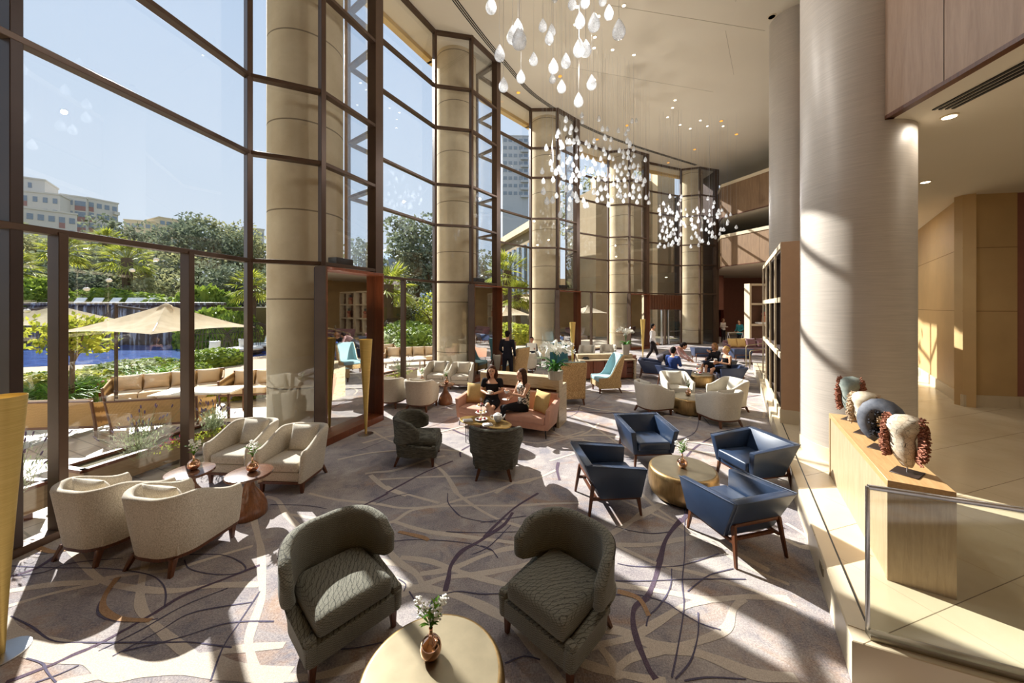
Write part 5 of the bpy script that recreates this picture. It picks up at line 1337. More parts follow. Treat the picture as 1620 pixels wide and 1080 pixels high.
person('waitress with tied dark hair in a pale pink blouse bending over the far brass drum', Vector((5.75, 13.0, 0)), (.8, -.6), dict(pel=(0, .10, .90), chest=(0, -.22, 1.10), neck=(0, -.40, 1.20), head=(0, -.52, 1.27), sl=(-.17, -.34, 1.18), sr=(.17, -.34, 1.18), el=(-.22, -.44, .95), er=(.2, -.5, .95), wl=(-.12, -.62, .82), wr=(.1, -.72, .78), hl=(-.09, .10, .88), hr=(.09, .10, .88), kl=(-.1, .0, .48), kr=(.1, .0, .48), al=(-.1, .04, .08), ar=(.1, .04, .08)),
    dict(blouse=dict(c=(206, 166, 164)), apron=dict(c=(120, 116, 122)), trousers=dict(c=(40, 38, 42)), shoes=dict(c=BLK)), hair=(34, 24, 22), hairlen=-1, voxel=.012, fem=True, look=(.1, -.8, -.45))
person('man in a blue jacket seen from behind, sitting in a slate blue chair', Vector((5.38, 11.78, 0)), (.75, .55), dict(sit=1), dict(jacket=dict(c=(52, 72, 128)), trousers=dict(c=(40, 44, 66)), shoes=dict(c=BLK)), hair=(30, 26, 26), voxel=.013)
person('blonde woman in a black sleeveless dress sitting with a cup in a slate blue chair', Vector((7.25, 12.0, 0)), (-.98, .05), dict(sit=1, wl=(-.1, -.28, .74), wr=(.1, -.28, .80), ar=(.02, -.60, .2), kr=(.06, -.44, .58)), dict(dress=dict(c=BLK, sleeve='none', hi=.86, len=.8), shoes=dict(c=(190, 150, 120))), hair=(196, 156, 96), hairlen=.05, voxel=.012, fem=True)
person('woman with light brown hair in a black cardigan sitting behind the blonde woman', Vector((7.45, 13.05, 0)), (-.95, -.2), dict(sit=1, er=(.22, -.06, .86), wr=(.06, -.2, 1.0)), dict(cardigan=dict(c=(40, 38, 40)), skirt=dict(c=BLK, len=.8), shoes=dict(c=BLK)), hair=(164, 122, 78), hairlen=.18, voxel=.012, fem=True)
make_cup('white teacup in the hand of the blonde woman', Vector((6.86, 11.95, .86)))
make_saucer('white saucer held by the blonde woman', Vector((6.86, 12.14, .78)))
person('receptionist in a teal jacket standing in the far lobby beside the étagère', Vector((15.3, 23.8, 0)), (-1, -.3), dict(wl=(-.14, -.25, 1.0), wr=(.14, -.25, 1.0)), dict(jacket=dict(c=(54, 128, 132)), trousers=dict(c=(36, 34, 38)), shoes=dict(c=BLK)), hair=(40, 30, 26), voxel=.015, fem=True, parts=False)
person('guest in white standing before the red alcove at the far end', Vector((15.75, 26.4, 0)), (.3, -1), dict(wl=(-.14, -.25, 1.15), wr=(.14, -.25, 1.15)), dict(shirt=dict(c=(226, 216, 206)), trousers=dict(c=(48, 42, 44)), shoes=dict(c=BLK)), hair=(120, 84, 56), voxel=.015, fem=True, hairlen=.1, parts=False)
lt = thing('luggage_frame', 'chrome luggage frame standing behind the mauve sofa', 'luggage cart', (13.9, 22.0, 0), .2)
mb = MB()
for x in (-.45, .45): mb.tube([(x, .25, .1), (x * 1.2, .0, 1.05)], .022, 8); mb.tube([(x, -.25, .1), (x * 1.2, 0, 1.05)], .022, 8)
mb.tube([(-.54, 0, 1.05), (.54, 0, 1.05)], .022, 8); obj('chrome_frame', mb, M_['steel'], lt); mb = MB(); mb.box((0, 0, .12), (1.0, .55, .06)); obj('platform', mb, M_['black'], lt)
# ================================================================== chandeliers of glass drops
prof = [(0, -.135), (.035, -.130), (.066, -.108), (.083, -.075), (.086, -.045), (.078, -.005), (.058, .045), (.034, .09), (.014, .122), (.006, .134), (0, .137)]
mb = MB(); mb.lathe(prof, 18); DROP = obj('glass_drop', mb, M_['drop'], sharp=180)
mb = MB(); mb.tube([(0, 0, 0), (0, 0, 1)], .0022, 4); WIRE = obj('hanging_wire', mb, M_['steel'], DROP); WIRE.location = (0, 0, .13)
ndrop = [0]
def drop(px, py, Y, label, group, s=1.0):
    q = at(px, py, Y)
    if q.z > ZC - .6: return
    if ndrop[0] == 0: o, w = DROP, WIRE
    else:
        o = DROP.copy(); COL.objects.link(o); w = WIRE.copy(); COL.objects.link(w); w.parent = o
    ndrop[0] += 1; o.location = q; o.scale = (s, s, s); o.rotation_euler = (0, 0, rnd.uniform(0, 6))
    w.scale = (1 / s, 1 / s, (ZC - q.z - .13 * s) / s); tag(o, label, 'glass drop', group)
LC1, LC2, LC3 = 'clear glass drop on a wire in the nearest hanging cluster', 'clear glass drop on a wire in the dense middle cluster before the columns', 'clear glass drop on a wire in the farthest cluster before the brown galleries'
for zx, zy, hz in ((92, 40, 150), (320, 230, 150), (275, 295, 160), (333, 320, 200), (533, 212, 115), (608, 255, 112), (588, 315, 122), (165, 450, 145), (455, 500, 118), (625, 560, 135), (730, 515, 132), (616, 665, 92), (694, 735, 118), (347, 650, 120), (197, 720, 130), (850, 170, 138), (970, 185, 165), (1098, 100, 130), (1183, 245, 178), (843, 405, 160), (900, 410, 150), (950, 700, 134), (839, 850, 128), (785, 20, 120), (893, 2, 130), (1045, -8, 110), (480, -8, 70), (635, -20, 80)):
    drop(760 + zx / 5.4, zy / 5.4, .272 * 560 / (hz / 5.4), LC1, 'drops of the nearest glass cluster')
c2 = [(205, 440), (328, 527), (248, 580), (167, 660), (178, 755), (178, 850), (212, 945), (265, 935), (303, 893), (270, 740), (297, 670), (260, 640), (355, 978), (340, 1070), (421, 1010), (320, 288), (307, 325), (392, 170), (386, 255), (443, 245), (490, 265), (433, 290), (498, 350), (513, 388), (467, 380), (428, 380), (405, 375), (345, 395), (358, 420), (535, 450), (492, 525), (585, 392), (612, 420), (660, 372), (675, 435), (750, 455), (765, 495), (548, 520), (597, 535), (652, 560), (670, 590), (723, 540), (742, 600), (640, 650), (615, 660), (560, 680), (520, 695), (495, 650), (460, 600), (430, 540), (408, 575), (360, 600), (325, 635), (345, 670), (375, 715), (458, 700), (488, 745), (440, 750), (340, 790), (395, 830), (430, 815), (532, 810), (485, 890), (500, 930), (430, 930), (455, 880), (560, 940), (575, 985), (595, 985), (650, 745), (660, 800), (655, 860), (692, 870), (690, 935), (735, 918), (725, 825), (770, 820), (700, 735), (695, 680), (765, 735), (745, 690), (790, 895), (795, 980), (830, 940), (810, 700), (840, 545), (810, 440), (805, 530), (880, 655), (920, 685), (860, 620), (905, 610), (937, 580), (935, 475), (940, 520), (900, 465), (983, 480), (985, 532), (1012, 555), (1035, 450), (1038, 515), (960, 630), (1000, 625), (1036, 612), (1078, 610), (1070, 650), (982, 690), (1032, 705), (1080, 705), (1062, 745), (1100, 730), (948, 745), (955, 800), (887, 745), (905, 845), (880, 800), (845, 785), (870, 720), (885, 890), (913, 900), (938, 945), (957, 893), (998, 885), (1032, 808), (1034, 858), (1028, 910), (1068, 955), (1085, 830), (1092, 900), (1140, 750), (1125, 790), (1153, 912), (1182, 960), (1146, 552), (760, 340), (820, 360), (890, 275), (960, 305), (985, 260), (975, 370), (995, 420), (740, 260), (785, 262), (705, 165), (1060, 180), (1020, 185), (548, 190), (543, 130), (1000, 400), (770, 350)]
for zx, zy in c2:
    Y = rnd.uniform(12.0, 14.6) + 2.2 * (zx - 500) / 500 - .0015 * (zy - 500)
    drop(830 + zx / 6.0, 160 + zy / 6.0, Y, LC2, 'drops of the middle glass cluster', rnd.uniform(.76, .98))
c3 = [(385, 230), (305, 320), (250, 400), (263, 450), (333, 398), (360, 437), (388, 412), (418, 432), (525, 235), (513, 275), (488, 322), (520, 408), (575, 392), (470, 430), (465, 475), (485, 470), (460, 510), (592, 462), (672, 412), (715, 380), (727, 420), (797, 410), (866, 408), (868, 460), (847, 258), (925, 308), (913, 360), (980, 405), (1018, 402), (990, 440), (960, 450), (965, 485), (1072, 470), (1125, 455), (1090, 540), (1084, 570), (1194, 608), (1040, 637), (1007, 635), (993, 690), (815, 492), (848, 535), (928, 565), (890, 570), (870, 590), (903, 675), (862, 670), (828, 638), (900, 718), (940, 732), (855, 803), (784, 778), (760, 780), (747, 750), (735, 830), (714, 718), (697, 683), (770, 640), (730, 535), (645, 515), (653, 577), (685, 605), (665, 628), (700, 610), (650, 737), (640, 845), (525, 545), (513, 580), (555, 565), (570, 600), (518, 695), (268, 530), (300, 510), (325, 515), (330, 565), (385, 535), (415, 560), (395, 590), (298, 605), (292, 650), (350, 640), (345, 665), (425, 640), (455, 635), (440, 690), (400, 685), (388, 715), (358, 720), (262, 712), (268, 745), (316, 740), (342, 765), (455, 745), (465, 765), (490, 775), (500, 755), (420, 795), (403, 822), (368, 822), (318, 845), (263, 815), (240, 845), (487, 812), (120, 310), (90, 245)]
for zx, zy in c3:
    drop(1010 + zx / 7.714, 280 + zy / 7.714, rnd.uniform(17.6, 20.8), LC3, 'drops of the farthest glass cluster', rnd.uniform(.74, .94))

# ================================================================== outdoors
def quadleaf(vs, fs, c, s, g, asp=.5, nrm=None):
    a = Vector((g.gauss(0, 1), g.gauss(0, 1), g.gauss(0, 1))).normalized(); b = a.orthogonal().normalized()
    n = len(vs); vs += [c - a * s, c - b * s * asp, c + a * s, c + b * s * asp]; fs.append([n, n + 1, n + 2, n + 3])
def crown_mesh(seed, n, leaf, blobs=9, flat=.8, shape='round'):
    g = random.Random(seed); mb = MB(); vs, fs = [], []
    bl = []
    for k in range(blobs):
        v = Vector((g.gauss(0, 1), g.gauss(0, 1), g.gauss(0, .8))); v = v.normalized() * g.uniform(.25, .75); v.z *= flat; bl.append((v, g.uniform(.28, .5)))
    for i in range(n):
        c, r = bl[g.randrange(blobs)]; v = Vector((g.gauss(0, 1), g.gauss(0, 1), g.gauss(0, 1))).normalized() * r * g.uniform(.55, 1.05) ** .5
        quadleaf(vs, fs, c + v, leaf * g.uniform(.6, 1.3), g)
    mb.add(vs, fs); return mb
M_['tree_dark'] = greenmat('dark_tree', (88, 98, 80), (146, 154, 124), .6, .3)  # greens greyed and lightened to imitate haze
M_['tree_mid'] = greenmat('mid_tree', (108, 114, 82), (182, 180, 130), .6, .35)  # haze blended into this green as well
M_['tree_lime'] = greenmat('lime_tree', (104, 124, 34), (206, 204, 84), .6, .4)
M_['hedge'] = greenmat('clipped_hedge', (60, 88, 26), (156, 174, 66), .6, .35)
M_['bark'] = plain('bark', (92, 76, 60), .9, var=.2, vscale=8)
M_['lavender'] = greenmat('lavender_leaf', (116, 128, 92), (190, 198, 152), .7, .3)
M_['violet'] = plain('lavender_spike', (120, 100, 130), .8, var=.15)
PROTO = {}
def tree(kind, label, loc, h, r, group, trunk=.45, seed=1, n=1500, leaf=.07, mat='tree_dark', flat=.85, sq=1.0):
    key = (kind, mat)
    if key not in PROTO:
        t = thing(kind, label, 'tree', (0, 0, 0), group=group)
        mb = crown_mesh(seed, n, leaf, 11, flat); mb.v = [v + Vector((0, 0, 1.0)) for v in mb.v]
        obj('crown', mb, M_[mat], t, fix=False); g = random.Random(seed); mb = MB()
        mb.tube([(0, 0, -1.2), (.02, .01, -.2), (0, .03, .5), (.03, 0, 1.1)], [.07, .055, .045, .02], 7)
        for k in range(5): a = k * 1.3; mb.tube([(0, .02, .3 + k * .08), (math.cos(a) * .3, math.sin(a) * .3, .9 + k * .05), (math.cos(a) * .5, math.sin(a) * .5, 1.2)], [.03, .02, .008], 5)
        obj('trunk', mb, M_['bark'], t); PROTO[key] = t; o = t
    else: o = dup(PROTO[key], (0, 0, 0), 0, label, group)
    # unit model: ground at -1.2*?; crown centre 1.0, radius about .9
    o.location = (loc[0], loc[1], loc[2] + h - r * 1.75 * sq); o.scale = (r, r, r * sq); o.rotation_euler = (0, 0, rnd.uniform(0, 6.28)); return o
def bush(kind, label, loc, size, group, mat='hedge', seed=3, n=1100, leaf=.085, cat='shrub'):
    key = ('b' + kind, mat)
    if key not in PROTO:
        g = random.Random(seed); vs, fs = [], []; mb = MB()
        for i in range(n):
            v = Vector((g.gauss(0, 1), g.gauss(0, 1), abs(g.gauss(0, 1)))).normalized(); v *= .93 + .09 * noise.noise(v * 3) + g.uniform(-.05, .05); v.z = v.z ** .8
            quadleaf(vs, fs, v, leaf * g.uniform(.6, 1.2), g, .6)
        mb.add(vs, fs); b = MB(); b.ball((0, 0, 0), .9, 3); b.v = [Vector((v.x, v.y, max(0, v.z))) for v in b.v]
        o = obj(kind, mb, M_[mat], fix=False); tag(o, label, cat, group); obj('inner_growth', b, M_[mat], o, sharp=180); PROTO[key] = o
    else:
        o = PROTO[key].copy(); COL.objects.link(o); o['label'] = label; o['group'] = group; o['category'] = cat
        for c_ in kids(PROTO[key]): c2_ = c_.copy(); COL.objects.link(c2_); c2_.parent = o
    o.location = loc; o.scale = size; o.rotation_euler = (0, 0, rnd.uniform(0, 6.28) if abs(size[0] - size[1]) < .3 * size[0] else 0); return o
def palm(label, loc, h, L, group, mat='tree_lime'):
    key = ('palm', mat)
    if key not in PROTO:
        t = thing('fan_palm', label, 'palm tree', group=group); g = random.Random(5); mb = MB()
        for k in range(34):
            a = g.uniform(0, 6.28); e = g.uniform(-.7, 1.25); d = Vector((math.cos(a) * math.cos(e), math.sin(a) * math.cos(e), math.sin(e))); c = d * .5
            u = d.orthogonal().normalized(); w = d.cross(u); sd = Vector((-math.sin(a), math.cos(a), 0)); nrm = d.cross(sd)
            for j in range(11):
                b = (j - 5) / 5 * 1.25; dr = (d * math.cos(b) + sd * math.sin(b)); tip = c + dr * .52 - Vector((0, 0, .14 * (1 + abs(b)) * .6))
                leafmesh(mb, c, tip, .055, bend=.1, n=2)
            mb.tube([(0, 0, 0), c], .012, 4)
        obj('frond', mb, M_[mat], t, fix=False); mb = MB(); mb.tube([(0, 0, -4), (.03, 0, -2), (0, 0, .1)], [.16, .14, .17], 9); obj('trunk', mb, M_['bark'], t); PROTO[key] = t; o = t
    else: o = dup(PROTO[key], (0, 0, 0), 0, label, group)
    o.location = (loc[0], loc[1], loc[2] + h); o.scale = (L, L, L); o.rotation_euler = (0, 0, rnd.uniform(0, 6)); return o
# ground
def pave(name, rgb1, rgb2, sc=1.2, mort=.01):
    t = NT(name); c = t.coord('World', rot=(0, 0, R(24))); b = t.n('ShaderNodeTexBrick'); t.l(c, b.inputs[0]); b.inputs['Scale'].default_value = 1 / sc
    b.inputs['Color1'].default_value = lin(rgb1); b.inputs['Color2'].default_value = lin(rgb2); b.inputs['Mortar'].default_value = lin(tuple(x * .7 for x in rgb1)); b.inputs['Mortar Size'].default_value = mort
    n = t.noise(t.coord('World'), .8, 5); k = t.mix(.3, b.outputs[0], t.ramp(n, [(.3, lin(rgb1)), (.7, lin(rgb2))])); return t.bsdf(k, .4, spec=.5)
M_['terrace'] = pave('terrace_stone', (206, 190, 166), (222, 208, 186))
M_['gravel'] = plain('sandy_gravel', (186, 160, 128), .95, var=.12, vscale=3)
M_['earth'] = plain('garden_earth', (96, 86, 56), .95, var=.2, vscale=.6)
def ground(name, poly, z0, z1, mat):
    mb = MB(); mb.prism(poly, z0, z1); return struct(name, mb, M_[mat])
ground('ground_outside', [(-400, -60), (300, -60), (300, 600), (-400, 600)], -.62, -.42, 'earth')
ground('ground_terrace', [(-13, -8), (-4.0, -8), (-3.4, 9), (0, 16), (4, 21.5), (12, 27), (16, 30), (10, 33), (-4, 24), (-11, 15.5)], -.41, -.21, 'terrace')
ground('ground_terrace', [(-9.6, -8), (-5.2, -8), (-4.7, 9), (-1.3, 16), (2.7, 21.5), (9.5, 26.3), (15, 28), (12, 30), (2, 26), (-5.5, 18), (-9.2, 10)], -.205, -.015, 'terrace')
ground('ground_path', [(-60, 16), (-40, 12.5), (-22, 11), (-11, 9.8), (-7, 14), (-3.4, 20), (2, 27), (8, 34), (0, 44), (-12, 30), (-20, 19), (-40, 18), (-60, 22)], -.41, -.03, 'gravel')
# pool
tw = NT('pool_water'); n_ = tw.noise(tw.coord('World'), 2.2, 4, .6, .5); M_['water'] = tw.bsdf(tw.ramp(n_, [(.35, lin((24, 58, 128))), (.7, lin((58, 104, 176)))]), .12, spec=.6, bump=n_, bstr=.4, bdist=.05)
mb = MB(); mb.prism([(-52, 15.2), (-33, 14.0), (-24, 15.0), (-14.5, 18.5), (-9, 24.8), (-60, 24.8)], -.40, -.02); o = obj('pool_water', mb, M_['water']); tag(o, 'blue swimming pool beyond the garden beds', 'pool', kind='structure')
# waterfall wall
def fall(name):
    t = NT(name); c = t.coord('World', scale=(1.0, 1.0, .12)); n = t.noise(c, 3.2, 5, .65); f = t.noise(t.coord('World'), 1.0, 5)
    k = t.mix(t.ramp(n, [(.5, (0, 0, 0, 1)), (.62, (1, 1, 1, 1))]), t.ramp(f, [(.3, lin((66, 52, 44))), (.7, lin((104, 84, 70)))]), lin((186, 188, 192))); return t.bsdf(k, .5)
mb = MB(); p0, p1 = at(40, 484, 25), at(335, 484, 25); mb.box(((p0.x + p1.x) / 2, 25.4, 1.1), (p1.x - p0.x, .8, 3.4), bev=.15); mb.box(((p0.x + p1.x) / 2, 25.3, 2.85), (p1.x - p0.x + .6, 1.3, .22), bev=.06)
tag(obj('waterfall_wall', mb, fall('wet_rock')), 'dark rock wall with falling water behind the blue pool', 'waterfall')
ground('ground_upper_garden', [(-90, 26), (-12, 26), (-6, 40), (-20, 75), (-120, 75)], -.4, 2.6, 'earth')
# raised loungers on the upper terrace
LG = 'sun loungers on the upper terrace'
lo = None
for k, (px, py) in enumerate(((112, 473), (142, 474), (166, 473), (196, 472), (212, 473), (232, 473))):
    q = at(px, 478, 27.2); lb = 'white sun lounger above the waterfall, %s from the left' % ('first second third fourth fifth sixth'.split()[k])
    if lo is None:
        lo = thing('sun_lounger', lb, 'sun lounger', q, .3, LG); mb = MB(); mb.box((0, 0, .28), (.6, 1.3, .06), bev=.02); obj('seat', mb, M_['white'], lo); mb = MB(); mb.bar((0, .62, .3), (0, 1.05, .75), .6, .05); obj('backrest', mb, M_['white'], lo)
        for x in (-.26, .26):
            for y in (-.55, .5): mb = MB(); mb.box((x, y, .14), (.05, .05, .28)); obj('leg', mb, M_['black'], lo)
    else: dup(lo, q, rnd.uniform(.1, .4), lb, LG)
    o = lo if k == 0 else None
for c_ in COL.objects:
    if c_.name.startswith('sun_lounger'): c_.location.z = 2.6
# hedges on the bank, from left to right
HG = 'clipped hedges of the garden bank'
for k, (px, py, Y, w, h_, lab) in enumerate(((20, 447, 27.5, 2.6, 1.9, 'tall clipped hedge at the left picture edge above the waterfall'), (60, 440, 29, 2.6, 1.6, 'clipped hedge between the first window mullions'), (110, 462, 30, 2.4, .9, 'low hedge behind the loungers at the left end'), (165, 455, 31, 3, 1.0, 'low hedge behind the loungers under the fan palm'), (215, 462, 31, 3.2, .8, 'low hedge at the right end of the loungers'), (262, 470, 29, 2.6, .8, 'low rounded hedge right of the loungers'), (325, 452, 28.6, 3.2, 2.6, 'large domed hedge seen right of the second mullion'), (352, 478, 28.6, 2.2, 1.6, 'domed hedge below the large one near the stone column'), (300, 478, 28, 2.0, 1.3, 'small domed hedge at the end of the waterfall'), (338, 486, 23.5, 2.4, 2.0, 'broad domed hedge right of the waterfall beside the pool'), (372, 492, 23, 1.8, 2.0, 'domed hedge by the pool next to the window post'))):
    top = at(px, py, Y); z0 = 2.6 if k < 6 else -.3; bush('clipped_hedge', lab, (top.x, top.y, z0), (w, 1.6, max(.6, top.z - z0)), HG)
# beds in front of the pool
BG = 'low shrubs of the pool bed'
bb = [(28, 600, 10.5, 1.1, .7), (60, 585, 11.5, 1.2, .6), (100, 590, 11, 1.2, .55), (150, 575, 12.2, 1.3, .6), (195, 565, 13, 1.5, .75), (235, 556, 14, 1.4, .7), (262, 566, 12.9, .9, .5), (290, 556, 13.6, 1.0, .6), (340, 540, 16.5, 1.3, .8), (370, 585, 10.6, .7, .35), (405, 585, 10.8, .6, .4)]
for k, (px, py, Y, w, hh) in enumerate(bb):
    q = at(px, 484, Y); bush('garden_shrub', 'low green shrub in the bed before the pool, %s from the left' % ('first second third fourth fifth sixth seventh eighth ninth tenth eleventh'.split()[k]), (q.x, q.y, -.05), (w, w * .9, hh), BG, 'hedge' if k % 3 else 'tree_lime', cat='shrub')
def strap(label, loc, L, n, seed, group):
    g = random.Random(seed); mb = MB()
    for k in range(n):
        a = g.uniform(0, 6.28); b = Vector((g.gauss(0, .12), g.gauss(0, .12), 0)); e = g.uniform(.5, 1.3)
        leafmesh(mb, b, b + Vector((math.cos(a) * math.cos(e), math.sin(a) * math.cos(e), math.sin(e))) * L * g.uniform(.7, 1.1), .045, bend=.8, n=4)
    o = obj('strap_plant', mb, M_['leaf'], loc=loc, fix=False); return tag(o, label, 'plant', group)
for k, (px, py, Y) in enumerate(((20, 620, 8.9), (48, 612, 9.3), (90, 618, 9.2), (118, 606, 9.6), (150, 598, 10), (130, 588, 10.4), (210, 575, 11.6), (255, 572, 12))):
    q = at(px, 484, Y); strap('green strap-leaved plant in the bed behind the rope sofas, %s from the left' % ('first second third fourth fifth sixth seventh eighth'.split()[k]), (q.x, q.y, 0), .85, 60, k, 'strap-leaved plants behind the sofas')
# young tree with lime leaves
q = at(112, 484, 9.4); tree('young_tree', 'slim young tree with lime leaves behind the parasol', (q.x, q.y, 0), 2.75, 1.05, None, mat='tree_lime', seed=8, n=900, leaf=.075, sq=1.1)
# woodland above the bank: rows of trees
TG = 'trees on the hill behind the pool'
tl = [(18, 372, 46, 5.2, 'tree_mid'), (48, 400, 40, 4.6, 'tree_dark'), (85, 380, 50, 6, 'tree_mid'), (118, 392, 44, 5, 'tree_dark'), (150, 385, 52, 6, 'tree_mid'), (185, 400, 45, 5, 'tree_dark'), (205, 352, 62, 7.0, 'tree_dark'), (235, 392, 50, 6, 'tree_mid'), (268, 402, 46, 5, 'tree_dark'), (318, 345, 60, 6.2, 'tree_dark'), (345, 362, 56, 5.6, 'tree_dark'), (362, 352, 62, 6, 'tree_mid'), (300, 400, 48, 5.4, 'tree_mid'), (335, 420, 42, 5, 'tree_dark'), (395, 375, 60, 6, 'tree_mid'), (400, 420, 44, 5, 'tree_dark'), (30, 420, 36, 4, 'tree_dark'), (130, 425, 38, 4, 'tree_dark'), (250, 428, 38, 4, 'tree_mid'), (70, 430, 36, 4, 'tree_mid'), (195, 432, 38, 4, 'tree_dark')]
for k, (px, py, Y, r, m_) in enumerate(tl):
    q = at(px, py, Y); nm = {'tree_dark': 'dark', 'tree_mid': 'olive green'}[m_]
    tree('broadleaf_tree', '%s broadleaf tree on the wooded slope, %s from the left' % (nm, ['first', 'second', 'third', 'fourth', 'fifth', 'sixth', 'seventh', 'eighth', 'ninth', 'tenth', 'eleventh', 'twelfth', 'thirteenth', 'fourteenth', 'fifteenth', 'sixteenth', 'seventeenth', 'eighteenth', 'nineteenth', 'twentieth', 'twenty-first'][sorted(range(len(tl)), key=lambda i: tl[i][0]).index(k)] ), (q.x, q.y, q.z - 6), 6, r, TG, mat=m_, seed=11, n=2200, leaf=.055)
pg = 'fan palms of the garden'
for px, py, Y, L, lab in ((201, 412, 36, 2.6, 'fan palm with full crown above the loungers'), (100, 398, 38, 2.4, 'fan palm half behind the window mullion'), (18, 427, 30, 2.2, 'fan palm at the left picture edge'), (168, 384, 50, 2.6, 'distant fan palm rising behind the slope'), (20, 377, 50, 3.0, 'tall fan palm near the white apartment block'), (399, 455, 24, 1.6, 'short fan palm left of the nearest stone column'), (614, 455, 30, 2.8, 'fan palm seen right of the first cherry portal'), (802, 432, 33, 2.6, 'fan palm before the hotel wing'), (818, 470, 30, 1.8, 'small fan palm below the hotel wing windows')):
    q = at(px, py, Y); palm(lab, (q.x, q.y, q.z - 4), 4, L, pg)
# view through the second bay
T2 = 'trees seen through the second window bay'
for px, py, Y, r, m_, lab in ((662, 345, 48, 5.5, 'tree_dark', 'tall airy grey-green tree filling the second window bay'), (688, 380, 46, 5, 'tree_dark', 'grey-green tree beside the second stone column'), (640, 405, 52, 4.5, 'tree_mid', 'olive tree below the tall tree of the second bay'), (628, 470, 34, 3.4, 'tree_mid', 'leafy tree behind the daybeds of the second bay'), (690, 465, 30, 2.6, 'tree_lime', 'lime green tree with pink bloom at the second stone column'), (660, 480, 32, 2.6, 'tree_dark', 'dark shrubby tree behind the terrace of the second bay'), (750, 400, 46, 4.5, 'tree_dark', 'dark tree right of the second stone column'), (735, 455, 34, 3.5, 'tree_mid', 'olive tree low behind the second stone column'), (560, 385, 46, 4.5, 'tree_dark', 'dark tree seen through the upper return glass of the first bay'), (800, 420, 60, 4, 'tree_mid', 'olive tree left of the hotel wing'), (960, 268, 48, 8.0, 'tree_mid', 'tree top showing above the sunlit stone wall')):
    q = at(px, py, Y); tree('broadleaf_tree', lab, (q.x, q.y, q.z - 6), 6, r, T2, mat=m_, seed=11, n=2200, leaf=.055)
for k, (px, py, Y, w, hh) in enumerate(((640, 500, 25, 2.6, 1.7), (675, 505, 23, 2.2, 1.5), (615, 530, 20, 1.6, .6), (805, 512, 27, 1.9, 1.5), (825, 514, 26, 1.7, 1.4), (700, 520, 22, 1.6, 1.2))):
    q = at(px, 484, Y); bush('garden_shrub', ('rounded hedge on the terrace of the second bay, left one', 'rounded hedge on the terrace of the second bay, beside the stone column', 'small domed shrub beside the round daybed', 'clipped lime hedge below the hotel wing parasol', 'second clipped lime hedge before the hotel wing', 'hedge right behind the second stone column')[k], (q.x, q.y, -.05), (w, w * .8, hh), 'hedges seen through the farther bays', 'hedge' if k not in (3, 4) else 'tree_lime')
# ---------------------------------------------------------------- planters outside the first bay
M_['copperbox'] = wood('stained_planter', (96, 54, 38), (140, 88, 62), .8, .4, 'X')
M_['planterpale'] = wood('pale_planter', (150, 126, 98), (182, 156, 124), .8, .5, 'X')
def planter(label, a, c, h_=.42, w=.5):
    a, c = Vector(a), Vector(c); d = c - a; ang = math.atan2(d.y, d.x); L = d.length; t = thing('planter_box', label, 'planter', (a.x, a.y, -.015), ang, 'planter boxes outside the glass')
    mb = MB()
    for y in (0.02, w - .02): mb.box((L / 2, y, h_ / 2 + .05), (L, .04, h_ - .1))
    for x in (.02, L - .02): mb.box((x, w / 2, h_ / 2 + .05), (.04, w, h_ - .1))
    obj('side_boards', mb, M_['planterpale'], t)
    mb = MB()
    for y in (.03, w - .03): mb.box((L / 2, y, h_), (L + .06, .09, .045), bev=.006, seg=1)
    for x in (.0, L): mb.box((x, w / 2, h_), (.09, w + .03, .045), bev=.006, seg=1)
    obj('rim', mb, M_['copperbox'], t)
    mb = MB(); mb.box((L / 2, w / 2, h_ - .06), (L - .06, w - .06, .05)); obj('soil', mb, M_['earth'], t)
    for x in (.15, L - .15):
        for y in (.08, w - .08): mb = MB(); mb.box((x, y, .06), (.08, .06, .12)); obj('foot', mb, M_['copperbox'], t)
    return t
planter('long stained planter box nearest the stone column with lavender and pink flowers', (-5.95, 4.92), (-5.48, 6.9))
planter('stained planter box behind the left beige chairs', (-6.3, 2.75), (-6.05, 4.62))
planter('planter box of low greenery outside the second bay', (-4.95, 10.1), (-3.45, 12.9))
def lavender(label, loc, s, seed):
    g = random.Random(seed); s *= 1.3; t = thing('lavender', label, 'plant', loc, group='lavender clumps in the planters'); a_, b_ = MB(), MB()
    for k in range(150):
        an = g.uniform(0, 6.28); e = g.uniform(.75, 1.5); L = s * g.uniform(.5, .85); b = Vector((g.gauss(0, .05), g.gauss(0, .05), 0)); d = Vector((math.cos(an) * math.cos(e), math.sin(an) * math.cos(e), math.sin(e)))
        for j in range(4): q = b + d * L * (.35 + .2 * j); leafmesh(a_, q, q + (d + Vector((g.gauss(0, .5), g.gauss(0, .5), g.gauss(0, .3)))).normalized() * .07, .012, n=2)
        if k % 5 == 0:
            top = b + d * L * 1.3; a_.tube([b, top], .002, 4); b_.tube([top, top + d * .018, top + d * .05, top + d * .06], [.003, .010, .008, .002], 6)
    obj('leafy_stems', a_, M_['lavender'], t, fix=False); obj('flower_spikes', b_, M_['violet'], t); return t
lavender('lavender clump behind the leftmost beige chair', (-6.0, 4.2, .36), .58, 1); lavender('lavender clump in the middle of the long planter', (-5.72, 5.45, .36), .55, 2); lavender('lavender clump at the column end of the long planter', (-5.45, 6.45, .36), .46, 3)
lavender('lavender clump outside the second bay beside the mullion', (-3.7, 11.9, .36), .5, 4); lavender('lavender clump outside the second bay, left one', (-4.35, 10.8, .36), .45, 5)
